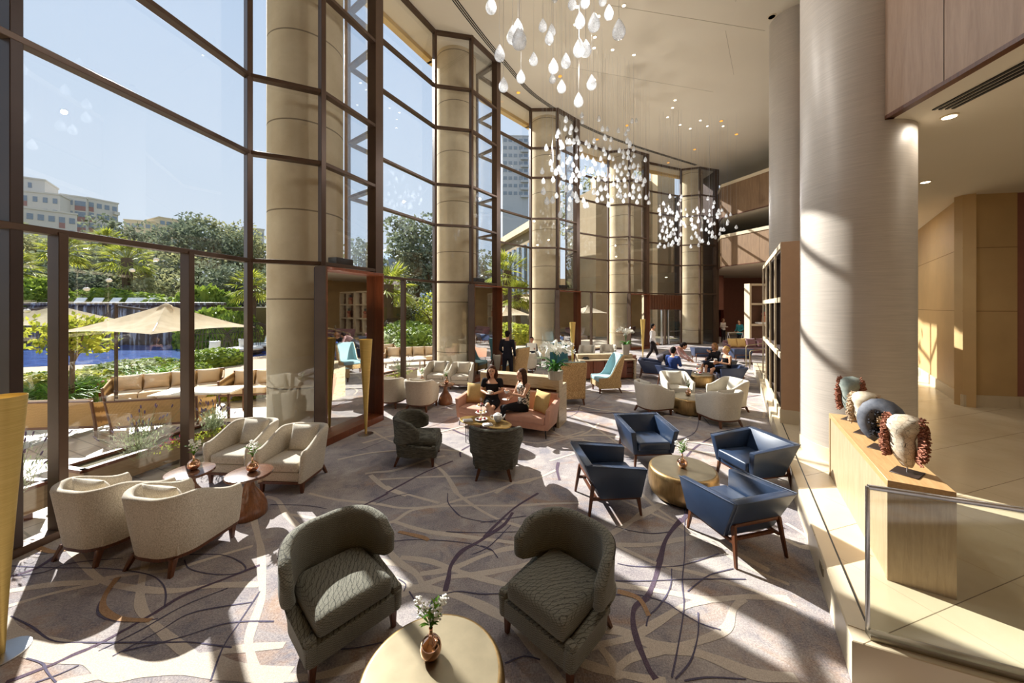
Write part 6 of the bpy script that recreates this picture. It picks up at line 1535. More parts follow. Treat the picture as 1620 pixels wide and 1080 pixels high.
def lowmat(label, a, c, seed, mat='tree_lime', n=420, w=.32, h_=.1):
    g = random.Random(seed); a, c = Vector(a), Vector(c); vs, fs = [], []; mb = MB()
    for k in range(n):
        p = a.lerp(c, g.random()) + Vector((g.gauss(0, w / 3), g.gauss(0, w / 3), g.uniform(0, h_))); quadleaf(vs, fs, p, .022 * g.uniform(.6, 1.4), g)
    mb.add(vs, fs); o = obj('ground_cover', mb, M_[mat], fix=False); return tag(o, label, 'plant', kind='stuff')
lowmat('lime green ground cover in the long planter', (-5.65, 5.7, .36), (-5.3, 6.75, .36), 1); lowmat('lime green ground cover in the left planter', (-6.1, 2.9, .36), (-6.0, 3.9, .36), 2, n=600); lowmat('ground cover in the second bay planter', (-4.6, 10.3, .36), (-3.5, 12.5, .36), 3)
M_['fuchsia'] = plain('fuchsia_petal', (214, 70, 120), .7, var=.1)
lowmat('pink flowers in the middle of the long planter', (-5.62, 5.75, .42), (-5.55, 6.0, .46), 5, 'fuchsia', 46, .22, .1)
# ---------------------------------------------------------------- rope sofas and table on the terrace
def ropeweave(name):
    t = NT(name); c = t.coord('Object', scale=(1, 1, .3)); w = t.wave(c, 26, 1.5, 2, dirn='X'); w2 = t.wave(t.coord('Object'), 14, .5, 1, dirn='Z'); a = t.math('MULTIPLY', w, t.math('ADD', t.math('MULTIPLY', w2, .4), .6))
    return t.bsdf(t.ramp(a, [(.2, lin((132, 100, 58))), (.7, lin((222, 186, 128)))]), .8, bump=a, bstr=.5, bdist=.01)
M_['rope'] = ropeweave('ochre_rope'); M_['outcush'] = plain('sand_cushion', (204, 180, 148), .9, var=.04); M_['brownframe'] = anod('brown_aluminium', (104, 74, 58))
def make_ropesofa(label, W=1.9, group='rope sofas on the terrace'):
    t = thing('rope_sofa', label, 'outdoor sofa', group=group); w = W / 2
    mb = MB(); mb.hexa([(-w, .34, .22), (w, .34, .22), (w, .37, .22), (-w, .37, .22)], [(-w - .03, .46, .78), (w + .03, .46, .78), (w + .03, .49, .78), (-w - .03, .49, .78)]); obj('rope_back', mb, M_['rope'], t)
    for sg in (-1, 1):
        mb = MB(); x = sg * w; mb.hexa([(x - .015, -.30, .22), (x + .015, -.30, .22), (x + .015, .34, .22), (x - .015, .34, .22)], [(x - .015 + sg * .03, -.30, .62), (x + .015 + sg * .03, -.30, .62), (x + .015 + sg * .03, .46, .76), (x - .015 + sg * .03, .46, .76)]); obj('rope_arm', mb, M_['rope'], t)
        for y in (-.32, .36): mb = MB(); mb.tube([(x, y, 0), (x, y, .24), (x + sg * .03, y + (.12 if y > 0 else 0), .8 if y > 0 else .64)], .026, 8); obj('leg', mb, M_['brownframe'], t)
    mb = MB(); mb.box((0, .02, .24), (W, .72, .05)); mb.tube([(-w - .03, .48, .79), (w + .03, .48, .79)], .02, 8); obj('frame', mb, M_['brownframe'], t)
    n = max(2, round(W / .65)); cw_ = (W - .08) / n
    for k in range(n):
        x = -w + .04 + cw_ * (k + .5); mb = MB(); cushion(mb, (x, -.02, .345), (cw_ - .01, .66, .16), .04, .02); obj('seat_cushion', mb, M_['outcush'], t, sharp=60)
        mb = MB(); pil(mb, (cw_ - .02, .42), .17, (x, .31, .62), R(-14)); obj('back_cushion', mb, M_['outcush'], t, sharp=180)
    return t
rs1 = make_ropesofa('ochre rope sofa turned away, right one of the pair outside the left window', 1.45); q = gp(212, 690, 0); rs1.location = (-7.55, 7.75, -.015); rs1.rotation_euler = (0, 0, face(-.28, .96))
dup(rs1, (-9.3, 7.55, -.015), face(-.1, .99), 'ochre rope sofa turned away, left one of the pair outside the left window')
rs2 = make_ropesofa('long rope sofa with sand cushions facing the hall behind the white table', 2.3); rs2.location = (-7.0, 10.3, -.015); rs2.rotation_euler = (0, 0, face(.2, -.98)); 
dup(rs2, (-4.55, 16.2, -.015), face(.3, -.95), 'rope sofa on the terrace outside the second bay'); dup(rs2, (-1.0, 20.5, -.015), face(.3, -.95), 'rope sofa on the terrace left of the hotel wing')
dup(rs1, (-6.4, 17.2, -.015), face(.5, -.8), 'rope sofa behind the second bay mullion'); dup(rs2, (-9.6, 9.9, -.015), face(.6, -.8), 'rope sofa behind the parasol pole')
ot = thing('terrace_table', 'white topped terrace table between the rope sofas', 'table', (-7.7, 8.75, -.015), R(12)); mb = MB(); mb.box((0, 0, .62), (1.7, .8, .04), bev=.006, seg=1); obj('table_top', mb, M_['white'], ot)
for x in (-.78, .78):
    for y in (-.34, .34): mb = MB(); mb.box((x, y, .3), (.045, .045, .6)); obj('leg', mb, M_['brownframe'], ot)
ot2 = dup(ot, (-4.3, 13.9, -.015), R(30), 'terrace table outside the second bay before the stone column'); ot['group'] = ot2['group'] = 'terrace tables'
cushion_thing('sand cushion standing on the long rope sofa', (-6.35, 10.35, .62), face(.2, -.98) + .2, R(-16), M_['outcush'], .5)
# red planter wall beside the parasol
mb = MB(); a, c = gp(118, 632), gp(214, 615); d = c - a; mb.box((a + c) / 2 + Vector((0, .2, .19)), (d.length + .4, .3, .42), math.atan2(d.y, d.x), bev=.01); tag(obj('rust_planter_wall', mb, plain('rust_wall', (150, 70, 40), .8, var=.1)), 'low rust red planter wall behind the parasol pole', 'planter')
# parasols
def make_parasol(label, group='parasols on the terrace'):
    t = thing('parasol', label, 'parasol', group=group); s = 1.95; mb = MB(); vs, fs = [], []
    n = 4; m = 8
    cor = [(-s, -s), (s, -s), (s, s), (-s, s)]
    for k in range(4):
        a, c = Vector(cor[k]), Vector(cor[(k + 1) % 4])
        for i in range(m + 1):
            e = a.lerp(c, i / m)
            for j in range(n + 1):
                f = j / n; z = .62 * (1 - f) ** 1.15 - .05 * math.sin(PI * i / m) * 0 - .08 * math.sin(PI * f) * (1 - abs(i / m * 2 - 1)) ; vs.append((e.x * f, e.y * f, 2.12 + z + (.05 * math.sin(PI * i / m) * f)))
        b = k * (m + 1) * (n + 1)
        for i in range(m):
            for j in range(n): q = b + i * (n + 1) + j; fs.append([q, q + 1, q + n + 2, q + n + 1])
    mb.add(vs, fs); cnp = obj('canopy', mb, M_['canvas'], t, fix=False)
    mb = MB(); mb.lathe([(.34, 2.60), (.2, 2.72), (0, 2.78)], 4); obj('vent_cap', mb, M_['canvas'], cnp, fix=False)
    for x, y in cor: mb = MB(); mb.tube([(0, 0, 2.66), (x, y, 2.10)], .014, 6); obj('rib', mb, M_['bronze_dark'], cnp)
    mb = MB(); mb.tube([(-s - .35, .0, 0), (-s - .35, 0, 2.75)], .055, 10); obj('pole', mb, M_['bronze_dark'], t)
    mb = MB(); mb.tube([(-s - .35, 0, 2.7), (-s * .4, 0, 2.6), (0, 0, 2.72)], .03, 8); mb.tube([(-s - .35, 0, 2.7), (-s - 1.5, 0, 2.2)], .008, 6); obj('arm', mb, M_['bronze_dark'], t)
    mb = MB(); mb.box((-s - .35, 0, .05), (.8, .8, .1), bev=.02); obj('base_plate', mb, M_['bronze_dark'], t); return t
def canvas(name):
    t = NT(name); n = t.noise(t.coord('Object'), 3, 3); k = t.ramp(n, [(.3, lin((214, 200, 172))), (.7, lin((232, 220, 196)))]); d = t.n('ShaderNodeBsdfDiffuse'); t.l(k, d.inputs[0]); tl = t.n('ShaderNodeBsdfTranslucent'); t.l(k, tl.inputs[0])
    m = t.n('ShaderNodeMixShader'); m.inputs[0].default_value = .4; t.l(d.outputs[0], m.inputs[1]); t.l(tl.outputs[0], m.inputs[2]); t.l(m.outputs[0], t.out.inputs[0]); return t.mat
M_['canvas'] = canvas('cream_canvas')
pa = make_parasol('large cream parasol on a dark side pole outside the left window'); pa.location = (-8.5, 8.7, 0); pa.rotation_euler = (0, 0, R(-8)); pa.scale = (.64, .64, 1.0)
for x, y, rz, lab in ((-14.5, 11.3, .2, 'cream parasol behind the left window mullion'), (-20, 15.4, .5, 'far cream parasol by the pool edge'), (-.35, 22.6, .6, 'cream parasol before the hotel wing'), (6.4, 30.0, .4, 'cream parasol before the dark restaurant glass'), (-10.2, 19.5, .3, 'cream parasol beyond the daybeds')):
    dup(pa, (x, y, -.02), rz, lab)
# rattan pod daybeds
def make_pod(label):
    t = thing('pod_daybed', label, 'daybed', group='rattan pod daybeds'); mb = MB()
    for k in range(15):
        a = -1.25 + 2.5 * k / 14; pts = [(math.sin(a) * .95, .55 * math.cos(a) + .15 - .0 * s_, 0.0) for s_ in (0,)]
        P = [Vector((math.sin(a) * .95 * math.cos(s_ * 1.2), (.75 * math.cos(a)) * math.cos(s_ * 1.2) + .1 - .5 * math.sin(s_ * 1.35) ** 2, .25 + 1.5 * math.sin(s_ * 1.35))) for s_ in (0, .2, .4, .6, .8, 1)]
        mb.tube(P, .014, 5)
    for s_ in (0, .3, .55, .8, 1):
        mb.tube([Vector((math.sin(a) * .95 * math.cos(s_ * 1.2), (.75 * math.cos(a)) * math.cos(s_ * 1.2) + .1 - .5 * math.sin(s_ * 1.35) ** 2, .25 + 1.5 * math.sin(s_ * 1.35))) for a in [-1.25 + 2.5 * k / 14 for k in range(15)]], .016, 5)
    obj('rattan_hood', mb, M_['bronze_dark'], t); mb = MB(); mb.lathe([(0, .1), (.85, .1), (.95, .16), (.95, .28), (0, .28)], 28, sy=.9); obj('base', mb, M_['bronze_dark'], t)
    mb = MB(); mb.lathe([(0, .28), (.88, .28), (.9, .36), (.84, .42), (0, .43)], 28, sy=.88); obj('mattress', mb, M_['white'], t); mb = MB(); pil(mb, (.5, .45), .18, (.1, .42, .66), R(-16)); obj('pillow', mb, M_['white'], t, sharp=180); return t
pd = make_pod('rattan pod daybed with white mattress left of the nearest stone column')
q = gp(333, 566); pd.location = (q.x, q.y, -.03); pd.rotation_euler = (0, 0, R(30))
for px, py, rz, lab in ((386, 560, .9, 'rattan pod daybed, second from the left'), (412, 553, -.3, 'rattan pod daybed partly behind the nearest stone column'), (620, 536, .4, 'rattan pod daybed seen through the second bay')):
    q = gp(px, py); dup(pd, (q.x, q.y, -.03), rz, lab)
# globe lights on a cable
glob = [(60, 433), (153, 402), (375, 323), (493, 278), (621, 228), (753, 171), (890, 110)]; pts = []
gm = None
for k, (zx, zy) in enumerate(glob):
    q = at(zx / 3.6, 380 + zy / 3.6, 9.0 + k * .25); pts.append(q + Vector((0, 0, .12)))
    lb = 'white globe light on the garden cable, %s from the left' % ('first second third fourth fifth sixth seventh'.split()[k])
    if gm is None:
        mb = MB(); mb.ball((0, 0, 0), .07, 2, (1, 1, .8)); gm = obj('globe_light', mb, M_['white'], loc=q); mb = MB(); mb.tube([(0, 0, .05), (0, 0, .12)], .012, 6); obj('socket', mb, M_['black'], gm); tag(gm, lb, 'string light', 'globe lights on the garden cable')
    else: dup(gm, q, 0, lb)
mb = MB(); mb.tube([pts[0] + Vector((-3, 0, -.3))] + pts + [pts[-1] + Vector((2.2, 1, 1.2))], .006, 5); tag(obj('light_cable', mb, M_['black']), 'thin black cable carrying the globe lights across the garden', 'cable')
# ---------------------------------------------------------------- buildings
M_['bwin'] = plain('hazy_window', (128, 142, 156), .2, var=.15); M_['bwhite'] = plain('hazed_render', (206, 200, 190), .9, var=.03, vscale=.1); M_['bcream'] = plain('cream_render', (206, 190, 160), .9, var=.03, vscale=.1); M_['bred'] = plain('red_band', (160, 122, 116), .9); M_['bgrey'] = plain('hazed_concrete', (182, 186, 192), .9, var=.05, vscale=.1)  # haze of distance mixed into these pale building colours
def building(label, e0, e1, Y, depth, wall, fl=3.0, cols=6, red=(), zb=-1, wfrac=.7, bal=0):
    """block whose roof line runs from pixel e0 (at distance Y) to pixel e1"""
    a = at(e0[0], e0[1], Y); c = at(e1[0], e1[1], Y * (HOR - e0[1]) / (HOR - e1[1])); d = c - a; W = d.xy.length; Ht = a.z - zb; rot = math.atan2(d.y, d.x); m = (a + c) / 2
    t = thing('apartment_building', label, 'building', (m.x, m.y, zb), rot, 'buildings beyond the garden'); nf = int(Ht / fl)
    mb = MB(); mb.box((0, depth / 2, Ht / 2), (W, depth, Ht)); mb.box((0, depth / 2, Ht + .2), (W + .3, depth + .3, .4)); obj('wall', mb, M_[wall], t)
    cw_ = W / cols; cnt = 0
    for f in range(nf):
        z = Ht - fl * (f + .55)
        if z < 6 or f > 7: break
        for k in range(cols):
            if cnt >= 90 or k in bal_skip(cols, bal): continue
            x = -W / 2 + cw_ * (k + .5); mb = MB(); mb.box((x, -.03, z), (cw_ * wfrac, .12, fl * .45)); obj('window', mb, M_['bwin'], t); cnt += 1
        for k in red: mb = MB(); mb.box((-W / 2 + cw_ * (k + .5), -.02, z - fl * .45), (cw_ * wfrac, .1, fl * .42)); obj('red_panel', mb, M_['bred'], t)
        if bal: mb = MB(); mb.box((W / 2 - W * bal / 2, -.5, z - fl * .45), (W * bal, 1.0, fl * .3)); obj('balcony', mb, M_[wall], t)
    return t
def bal_skip(cols, bal): return ()
building('white apartment block tower with a flat roof at the far left', (23, 279.5), (71, 286), 92, 9, 'bwhite', cols=1, wfrac=.12)
building('white apartment block with one red window column below the tower', (14, 300), (95, 309), 89, 8, 'bwhite', cols=5, red=(1,), wfrac=.45)
building('white apartment block with wide red bands, middle of the row', (96, 308.2), (137, 314), 97, 8, 'bwhite', cols=2, red=(1,), wfrac=.85)
building('white apartment block with a red window column and corner balconies', (138, 313.5), (187, 323), 102, 8, 'bwhite', cols=4, red=(0,), bal=.18, wfrac=.6)
building('low white annex in front of the apartment tower', (20, 327), (122, 340), 80, 4, 'bwhite', cols=6, red=(4,), wfrac=.6)
building('cream apartment block with rows of windows behind the trees', (196, 348), (250, 352), 124, 10, 'bcream', cols=5)
building('cream apartment block with stepped roof next to the pines', (252, 344), (300, 352), 126, 10, 'bcream', cols=5, bal=.4)
building('grey apartment block peeping right of the window post', (384, 360), (418, 364), 120, 10, 'bwhite', cols=3)
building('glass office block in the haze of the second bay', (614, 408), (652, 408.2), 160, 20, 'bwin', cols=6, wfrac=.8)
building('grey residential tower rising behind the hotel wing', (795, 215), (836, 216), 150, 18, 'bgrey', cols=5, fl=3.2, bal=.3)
# low house with pitched roof
q = at(622, 452, 62); hs = thing('garden_house', 'low house with a pitched brown roof in the second bay', 'house', (q.x, 62, 0)); mb = MB(); mb.box((0, 2, q.z / 2), (7, 5, q.z)); obj('wall', mb, M_['bcream'], hs); mb = MB(); mb.hexa([(-4, -1, q.z), (4, -1, q.z), (4, 5, q.z), (-4, 5, q.z)], [(-2, 1.9, q.z + 1.7), (2, 1.9, q.z + 1.7), (2, 2.1, q.z + 1.7), (-2, 2.1, q.z + 1.7)]); obj('roof', mb, plain('brown_roof', (110, 88, 80), .9), hs)
for x in (-2, 1.8): mb = MB(); mb.box((x, -.55, q.z * .7), (1.4, .1, 1.2)); obj('window', mb, M_['bwin'], hs)
# wooded slope and distant mountain
def hill(name, pts, depth, mat, label, rough=1.0, seed=1):
    g = random.Random(seed); mb = MB(); n = len(pts); vs = []; fs = []
    for j in range(5):
        f = j / 4
        for (x, y, z) in pts: vs.append((x, y + depth * f, -.5 + (z + .5) * math.sin(PI * (.0 + .5 * (1 - abs(f * 2 - 1)))) + (g.uniform(-rough, rough) if 0 < j < 4 else 0)))
    for j in range(4):
        for i in range(n - 1): fs.append([j * n + i, j * n + i + 1, (j + 1) * n + i + 1, (j + 1) * n + i])
    mb.add(vs, fs); o = struct(name, mb, mat, label=label, sharp=180); return o
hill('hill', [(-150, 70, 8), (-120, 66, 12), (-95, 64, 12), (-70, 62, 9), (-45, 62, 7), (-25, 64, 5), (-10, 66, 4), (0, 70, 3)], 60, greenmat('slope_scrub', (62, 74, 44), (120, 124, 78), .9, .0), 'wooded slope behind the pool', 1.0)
hill('mountains', [(-420, 480, 60), (-330, 470, 64), (-260, 470, 70), (-215, 470, 82), (-190, 470, 88), (-170, 470, 80), (-140, 470, 58), (-100, 480, 34), (-60, 490, 22), (40, 490, 18), (200, 480, 30)], 130, plain('hazy_mountain', (176, 192, 206), 1.0, var=.02), 'pale blue mountain far beyond the garden', 3)  # aerial haze is put into the mountain's flat pale blue
# hotel wing of sandstone
def stonewall(label, a, c, zt, kind='hotel_wing', windows=0, th=1.0, name='wall'):
    a, c = Vector(a), Vector(c); d = c - a; L = d.length; ang = math.atan2(d.y, d.x)
    M = Matrix.Rotation(R(90), 4, 'X')
    t = thing(kind, label, 'building', (a.x, a.y, 0), ang, 'sandstone walls of the hotel'); mb = MB(); mb.box((L / 2, th / 2, zt / 2), (L, th, zt)); o = obj('wall', mb, M_['facade'], t)
    # brick texture maps x,z
    if windows:
        for k in range(windows):
            x = L * (k + .6) / (windows + .3); mb = MB(); mb.box((x, -.0, zt * .58), (L / windows * .42, .5, zt * .46)); obj('tall_window', mb, M_['bwin'], t)
        mb = MB(); mb.box((L / 2, -.15, zt - .5), (L + .4, .9, .7)); mb.box((L / 2, -.12, zt * .3), (L + .2, .6, .5)); obj('cornice', mb, M_['facade'], t)
    return t
stonewall('sandstone hotel wing with tall window strips seen in the third bay', (-1.6, 46.5), (2.3, 35.0), 11.3, windows=7)
stonewall('sunlit edge of the tall sandstone wall seen in the fourth bay', (5.6, 36), (7.4, 31.2), 13.2)
stonewall('tall sandstone wall with vertical joints seen in the fourth bay', (7.4, 31.2), (12.95, 32.6), 14.2)
stonewall('tall sandstone wall beyond the entrance door in the fifth bay', (13.0, 31.6), (14.7, 32.0), 16)
rg = thing('restaurant_front', 'dark glass restaurant front beneath the hotel wing', 'building', (2.3, 35.5, 0), R(2)); mb = MB(); mb.box((2.2, .5, 2.4), (4.6, 1, 4.8)); obj('dark_glazing', mb, plain('dark_glazing', (44, 52, 66), .15), rg)
for x in (0, 1.5, 3, 4.4): mb = MB(); mb.box((x, -.05, 2.4), (.18, .2, 4.8)); obj('frame', mb, M_['bronze_dark'], rg)
mb = MB(); mb.box((2.2, .3, 5.1), (5.2, 1.6, .6)); obj('canopy', mb, M_['facade'], rg)
# ---------------------------------------------------------------- carpet: cut-pile ribbons and cord lines are woven into the floor mesh
zoff = [0.0012]
def strip(pts, w, mi, n=7, wob=.18):
    """a flat pile band of width w along ground points"""
    C = curve_pts([Vector((p[0], p[1], 0)) for p in pts], n) if len(pts) > 2 else [Vector((*pts[0][:2], 0)), Vector((*pts[1][:2], 0))]
    zoff[0] += .00003; z = zoff[0]; vs, fs = [], []; ph = rnd.uniform(0, 9)
    for i, p in enumerate(C):
        t = (C[min(i + 1, len(C) - 1)] - C[max(i - 1, 0)]); t.z = 0
        if t.length < 1e-6: t = Vector((1, 0, 0))
        t.normalize(); nn = Vector((-t.y, t.x, 0)); ww = w * (1 + wob * math.sin(ph + i * .37)) / 2
        vs += [(p.x - nn.x * ww, p.y - nn.y * ww, z), (p.x + nn.x * ww, p.y + nn.y * ww, z)]
    for i in range(len(C) - 1): fs.append([2 * i, 2 * i + 1, 2 * i + 3, 2 * i + 2][::-1])
    FL.mi = mi; FL.add(vs, fs); FL.mi = 0
ZA, ZB, ZD, ZE, ZG = (400, 780, 3.6), (760, 780, 3.6), (0, 780, 3.6), (880, 620, 3.857), (590, 560, 4.909)
def tr(z, w, mi, *pts): strip([gp(z[0] + x / z[2], z[1] + y / z[2]) for x, y in pts], w, mi)
B1, B2, B3 = .09, .066, .047
tr(ZA, B3, 1, (320, 0), (470, 35), (700, 60), (860, 85), (1050, 75), (1200, 70), (1512, 70), (1660, 60), (1860, 55))
tr(ZA, B3, 1, (560, 150), (650, 185), (800, 160), (900, 100), (1060, 70), (1200, 30), (1330, 0), (1450, -40))
tr(ZA, B2, 1, (800, 160), (980, 215), (1200, 245), (1512, 285), (1660, 300))
tr(ZA, B3, 1, (760, -40), (860, 0), (1060, 55)); tr(ZA, B3, 1, (1160, 0), (1270, 80), (1400, 150), (1512, 185), (1680, 245))
tr(ZA, B2, 1, (700, 250), (750, 300), (830, 390), (930, 460), (975, 540)); tr(ZA, B2, 1, (640, 372), (850, 405)); tr(ZA, B2, 1, (840, 365), (1000, 385), (1130, 430), (1250, 470), (1400, 510), (1480, 530))
tr(ZA, B2, 1, (950, 460), (1130, 430), (1300, 360), (1430, 320), (1512, 310)); tr(ZA, B2, 1, (975, 520), (1100, 480), (1280, 460), (1450, 430), (1560, 405), (1730, 340))
tr(ZA, B1, 1, (770, 600), (830, 580), (960, 540), (1150, 580), (1300, 640), (1430, 710), (1530, 790), (1620, 900), (1770, 1100)); tr(ZA, B2, 1, (770, 475), (860, 510), (950, 550))
tr(ZA, B2, 1, (0, 1040), (300, 1050), (500, 1010), (640, 970)); tr(ZA, B2, 1, (70, 20), (140, 40), (190, 120), (270, 200)); tr(ZA, B3, 1, (210, 120), (380, 150), (520, 190))
tr(ZD, B2, 1, (400, 310), (430, 345), (570, 490), (800, 545), (1000, 555), (1230, 525), (1480, 520)); tr(ZD, B3, 1, (590, 485), (800, 455), (980, 435), (1200, 370), (1440, 300))
tr(ZD, B2, 1, (850, 360), (830, 400), (800, 545), (800, 640), (850, 720), (960, 820), (1120, 950)); tr(ZD, B2, 1, (-80, 575), (60, 555), (300, 520), (570, 505)); tr(ZD, B3, 1, (0, 660), (60, 640), (300, 570), (570, 510))
tr(ZD, B2, 1, (1440, 130), (1470, 250), (1485, 320), (1492, 500), (1490, 600), (1430, 780), (1420, 880), (1470, 1060)); tr(ZD, B2, 1, (1120, 950), (1270, 900), (1420, 880), (1620, 865))
tr(ZD, .15, 1, (-40, 740), (50, 800), (200, 870), (440, 920), (560, 940), (700, 1010), (860, 1000), (1120, 970), (1300, 1010), (1640, 1045)); tr(ZD, B2, 1, (300, 1100), (520, 1050), (760, 1010))
tr(ZB, B2, 1, (740, 240), (790, 205), (860, 160), (920, 110), (1010, 70), (1060, 60)); tr(ZB, B3, 1, (900, -10), (1000, 80), (1100, 150), (1220, 220), (1330, 290), (1420, 360), (1560, 440), (1760, 520))
tr(ZB, B3, 1, (760, 290), (900, 300), (1100, 270), (1290, 250), (1400, 320)); tr(ZB, B3, 1, (760, 290), (800, 310), (950, 380), (1050, 415), (1250, 460), (1512, 540), (1800, 640))
tr(ZB, B2, 1, (700, 505), (770, 520), (900, 540), (1100, 570), (1300, 605), (1512, 590), (1760, 600)); tr(ZB, B1, 1, (640, 750), (720, 770), (850, 800), (1000, 870), (1200, 900), (1350, 950), (1560, 1030), (1800, 1050))
tr(ZB, B2, 1, (560, 900), (650, 870), (860, 820), (1000, 740), (1150, 650), (1300, 605)); tr(ZB, B2, 1, (740, 1030), (790, 990), (880, 930), (1050, 890), (1250, 840), (1400, 770), (1440, 660), (1500, 600)); tr(ZB, B2, 1, (540, 950), (680, 1000), (850, 1040), (1060, 1080)); tr(ZB, B2, 1, (660, 850), (740, 950), (800, 1060))
tr(ZE, B3, 1, (300, 880), (370, 835), (560, 740), (640, 690)); tr(ZE, B3, 1, (400, 660), (560, 730), (720, 800), (850, 880), (960, 905)); tr(ZE, B2, 1, (330, 930), (600, 930), (750, 900), (950, 890), (1100, 985), (1300, 1090))
tr(ZE, B3, 1, (-60, 320), (0, 300), (180, 250), (260, 190)); tr(ZE, B3, 1, (100, 140), (270, 240), (400, 330)); tr(ZE, B3, 1, (-40, 420), (200, 360), (380, 400)); tr(ZE, B2, 1, (1330, 860), (1480, 940), (1560, 945)); tr(ZE, B3, 1, (1400, 800), (1500, 860), (1560, 920))
tr(ZG, B2, 1, (-60, 930), (0, 920), (180, 900), (420, 820), (560, 790)); tr(ZG, B2, 1, (420, 810), (560, 930), (650, 1080)); tr(ZG, B3, 1, (50, 975), (300, 960), (560, 950), (800, 950), (1000, 980), (1150, 1000), (1290, 960), (1420, 900)); tr(ZG, B2, 1, (-20, 940), (100, 1040), (260, 1100)); tr(ZG, B3, 1, (950, 1080), (1100, 1000), (1280, 960)); tr(ZG, B3, 1, (1100, 670), (1300, 690), (1460, 650), (1640, 600)); tr(ZG, B3, 1, (0, 600), (150, 680), (300, 690)); tr(ZG, B3, 1, (1330, 560), (1480, 640), (1640, 660))
P1_, P2_ = .046, .034
tr(ZA, P2_, 2, (770, 0), (650, 60), (500, 120), (440, 150)); tr(ZA, P1_, 2, (1480, 110), (1430, 180), (1340, 240), (1280, 280), (1190, 330), (1130, 410), (1115, 480), (1095, 560))
tr(ZD, P2_, 2, (1480, 410), (1300, 480), (1050, 580), (850, 700), (560, 860), (420, 920), (300, 975), (30, 1080)); tr(ZB, P1_, 2, (1190, 60), (1170, 130), (1100, 200), (1050, 280), (1020, 400), (990, 500), (950, 590), (880, 650), (870, 740), (900, 860), (960, 1000), (1000, 1060)); tr(ZB, P2_, 2, (330, 0), (200, 80), (100, 170), (20, 250))
tr(ZE, P2_, 2, (760, 770), (700, 850), (660, 930), (620, 1040)); tr(ZE, P2_, 2, (1000, 250), (860, 330), (790, 400)); tr(ZG, P2_, 2, (900, 640), (700, 740), (680, 800)); tr(ZG, P2_, 2, (620, 830), (400, 920), (250, 1000), (100, 1080)); tr(ZG, P1_, 2, (1440, 840), (1430, 900), (1450, 980)); tr(ZD, P2_, 2, (350, 330), (200, 430), (-40, 500))
T_ = .012
for pts in (((640, 540), (570, 620), (560, 690), (640, 725), (800, 730), (900, 715)), ((60, 700), (180, 760), (300, 840), (500, 850), (940, 850), (1100, 850), (1320, 880)), ((60, 415), (300, 425), (600, 430), (830, 460), (920, 510), (945, 580), (935, 650)), ((1050, 380), (1080, 430), (1200, 460), (1330, 460), (1400, 430), (1350, 380), (1250, 350), (1080, 350)), ((560, 900), (800, 780), (1050, 640), (1300, 540)), ((640, 930), (900, 790), (1100, 680), (1440, 620)), ((700, 900), (1000, 830), (1300, 740), (1560, 730)), ((150, 940), (240, 970), (270, 1020), (320, 1080)), ((1480, 560), (1360, 740), (1270, 880), (1200, 1070)), ((200, 345), (260, 345), (330, 330)), ((100, 470), (250, 450), (400, 400), (700, 370)), ((200, 1080), (340, 1030), (450, 980))): tr(ZD, T_, 3, *pts)
for pts in (((760, 280), (900, 265), (1080, 270), (1250, 290), (1370, 330)), ((1130, 80), (1180, 130), (1300, 160), (1420, 165)), ((1110, 0), (1115, 60), (1180, 130)), ((1100, 220), (1300, 225), (1512, 220)), ((890, 560), (940, 640)), ((700, 60), (800, 20), (900, 0)), ((100, 65), (300, 70), (420, 90)), ((1250, 350), (1350, 300), (1470, 180)), ((830, 490), (870, 520), (860, 560)), ((500, 890), (600, 880), (740, 850)), ((1000, 660), (1040, 600), (1160, 560), (1300, 575), (1440, 570))): tr(ZA, T_, 3, *pts)
for pts in (((770, 190), (860, 215), (980, 230), (1080, 220)), ((780, 400), (860, 415), (990, 420), (1150, 410), (1360, 345)), ((770, 500), (950, 500), (1200, 490), (1512, 490)), ((770, 580), (900, 580), (1050, 620), (1120, 665), (1250, 740), (1370, 780)), ((1160, 0), (1165, 300), (1150, 500), (1160, 640), (1130, 850), (1090, 1050)), ((1240, 680), (1240, 800), (1200, 950), (1110, 1060)), ((1090, 430), (1080, 540), (1020, 640), (960, 700), (945, 760)), ((1180, 560), (1300, 470), (1440, 430)), ((0, 170), (120, 150), (260, 130)), ((0, 300), (60, 320), (100, 370)), ((140, 970), (250, 930), (340, 950)), ((1160, 1070), (1300, 1050), (1512, 1060))): tr(ZB, T_, 3, *pts)
for pts in (((670, 480), (600, 580), (590, 660), (680, 715), (860, 725)), ((215, 310), (300, 335), (400, 320))): tr(ZD, .045, 4, *pts)
tr(ZA, .05, 4, (830, 220), (960, 250), (1000, 270)); tr(ZB, .05, 4, (780, 560), (900, 600), (960, 700))
# farther carpet: the same pattern carried on, bands wandering from the windows towards the platform
g = random.Random(21)
def inside(x, y):
    for poly in (FLOORPOLY,):
        c = False; j = len(poly) - 1
        for i in range(len(poly)):
            xi, yi = poly[i]; xj, yj = poly[j]
            if (yi > y) != (yj > y) and x < (xj - xi) * (y - yi) / (yj - yi) + xi: c = not c
            j = i
    return c
for k in range(150):
    y = g.uniform(6.3, 26); x = g.uniform(-4 + max(0, y - 6) * .55, 2.5 + y * .62)
    if y < 6.3 or not inside(x, y): continue
    a = g.choice((.15, -.35, 2.4, .9)) + g.gauss(0, .35); pts = [(x, y)]
    for j in range(g.randint(3, 6)):
        a += g.gauss(0, .35); L = g.uniform(.5, 1.1); q = (pts[-1][0] + math.cos(a) * L, pts[-1][1] + math.sin(a) * L)
        if not inside(*q) or q[1] < 6.2: break
        pts.append(q)
    if len(pts) < 3: continue
    m_ = 1 if k % 5 < 3 else (2 if k % 5 == 3 else 3); strip(pts, {1: g.uniform(.045, .08), 2: g.uniform(.035, .055), 3: .014}[m_], m_)
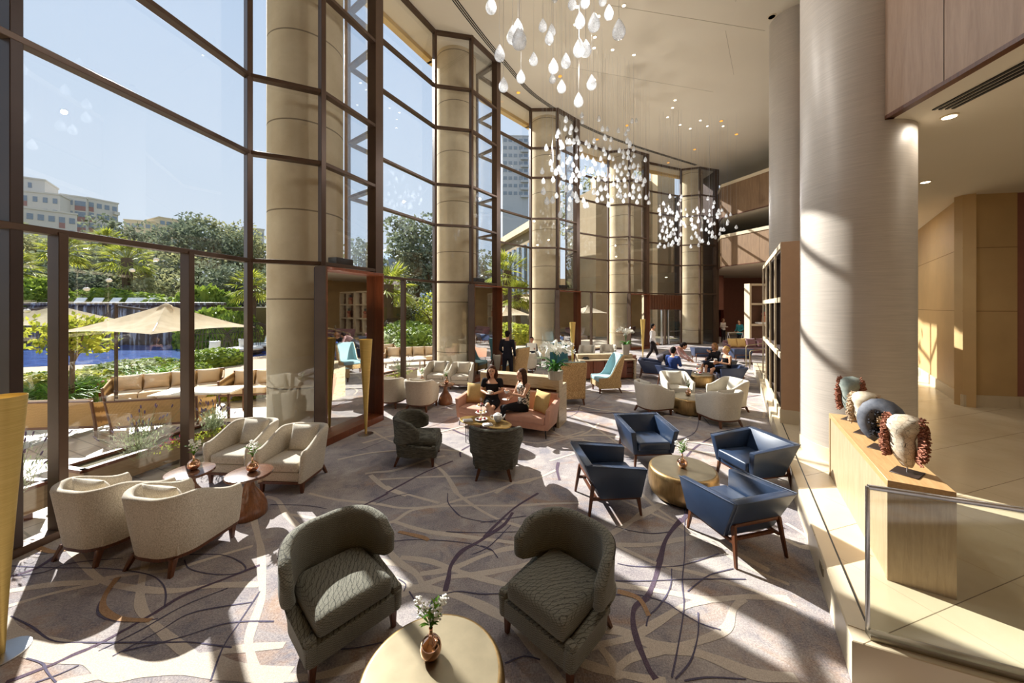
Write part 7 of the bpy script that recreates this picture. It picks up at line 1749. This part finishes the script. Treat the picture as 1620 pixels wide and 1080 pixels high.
FLOOR = obj('floor', FL, [M_['carpet'], M_['ribbon'], M_['purple'], M_['indigo'], M_['tanline']], fix=False); FLOOR['kind'] = 'structure'
SUN_E, SKY_E, EXPOSURE = 11.5, 1.0, 0.22
def lamp(kind, loc, W, col=(1, .86, .68), r=.1, spot=None, aim=None):
    l = bpy.data.lights.new('lamp', kind); l.energy = W; l.color = col
    if kind == 'AREA': l.shape = 'DISK'; l.size = r * 2
    else: l.shadow_soft_size = r
    if spot: l.spot_size = R(spot); l.spot_blend = 1
    o = bpy.data.objects.new('lamp', l); COL.objects.link(o); o.location = loc
    if aim is not None: o.rotation_euler = (Vector(aim) - Vector(loc)).to_track_quat('-Z', 'Y').to_euler()
    return o
# point lamps added among the glass drops to brighten the hall, no fittings there
for x, y, z in ((.2, 4.9, 7.4), (1.6, 5.8, 7.8), (2.4, 7.4, 7.9), (1.2, 12.0, 8.3), (2.4, 13.4, 7.8), (3.4, 14.8, 8.2), (4.8, 16.2, 7.6), (8.2, 18.4, 7.9), (9.6, 19.4, 7.4), (10.8, 19.8, 7.8)):
    lamp('POINT', (x, y, z), 100, (1, .985, .97), .05)
# torchieres throw light up
for x, y, z in ((-3.08, 7.46, 1.99), (-3.96, 2.74, 1.99), (2.62, 15.3, 1.99), (6.95, 18.8, 1.99)):
    lamp('SPOT', (x, y, z), 70, (1, .9, .76), .08, 120, (x, y, 9))
# the visible recessed downlights in the low ceiling
for px, py in ((1502, 183), (1464, 287)):
    q = gp(px, py, 5.30); lamp('AREA', q, 10, (1, .92, .8), .1)
for x, y in ((8.2, 3.0), (11.2, 11.6), (13.8, 15.5)): lamp('AREA', (x, y, 5.3), 36, (1, .92, .8), .1)  # extra lamps without fittings, added to brighten the space under the low ceiling
for x, y in ((16.5, 27.5), (18, 22.5)): lamp('AREA', (x, y, 5.3), 40, (1, .86, .66), .1)  # more added lamps, no fittings, to lift the far lobby
# ------------------------------------------------------------------ camera, daylight, view
cam = bpy.data.cameras.new('camera'); co = bpy.data.objects.new('camera', cam); COL.objects.link(co)
co.location = (0, 0, H); co.rotation_euler = (R(90), 0, 0)
cam.sensor_width = 36; cam.lens = 36 * F / 1620; cam.shift_y = -(540 - HOR) / 1620; cam.clip_start = .05; cam.clip_end = 900
SC.camera = co
SUN_AZ, SUN_EL = Vector((-.715, .70)).normalized(), R(35)
sun = bpy.data.lights.new('sun', 'SUN'); sun.energy = SUN_E; sun.angle = R(.55); sun.color = (1.0, .965, .90)
so = bpy.data.objects.new('sun', sun); COL.objects.link(so)
d = Vector((SUN_AZ.x * math.cos(SUN_EL), SUN_AZ.y * math.cos(SUN_EL), math.sin(SUN_EL)))
so.rotation_euler = d.to_track_quat('Z', 'Y').to_euler(); so.location = (-20, 20, 30)
w = bpy.data.worlds.new('world'); SC.world = w; w.use_nodes = True; nt = w.node_tree; nt.nodes.clear()
out = nt.nodes.new('ShaderNodeOutputWorld'); bg = nt.nodes.new('ShaderNodeBackground')
tc = nt.nodes.new('ShaderNodeTexCoord'); sp = nt.nodes.new('ShaderNodeSeparateXYZ'); nt.links.new(tc.outputs['Generated'], sp.inputs[0])
rp = nt.nodes.new('ShaderNodeValToRGB'); nt.links.new(sp.outputs[2], rp.inputs[0]); e = rp.color_ramp.elements
e[0].position = 0.0; e[0].color = lin((226, 233, 238)); e[1].position = .16; e[1].color = lin((216, 227, 238))
q = e.new(.55); q.color = lin((196, 214, 236)); q = e.new(1.0); q.color = lin((160, 190, 228))
nt.links.new(rp.outputs[0], bg.inputs[0]); bg.inputs[1].default_value = SKY_E
nt.links.new(bg.outputs[0], out.inputs[0])
vs = SC.view_settings; SC.display_settings.display_device = 'sRGB'; vs.view_transform = 'Standard'; vs.look = 'None'; vs.gamma = 1; vs.use_curve_mapping = False; vs.exposure = EXPOSURE
cy = SC.cycles
cy.max_bounces = 9; cy.diffuse_bounces = 5; cy.glossy_bounces = 4; cy.transparent_max_bounces = 24; cy.transmission_bounces = 4
cy.caustics_reflective = False; cy.caustics_refractive = False; cy.sample_clamp_indirect = 6; cy.blur_glossy = .5
cy.use_denoising = True
try: cy.denoiser = 'OPENIMAGEDENOISE'
except Exception: pass
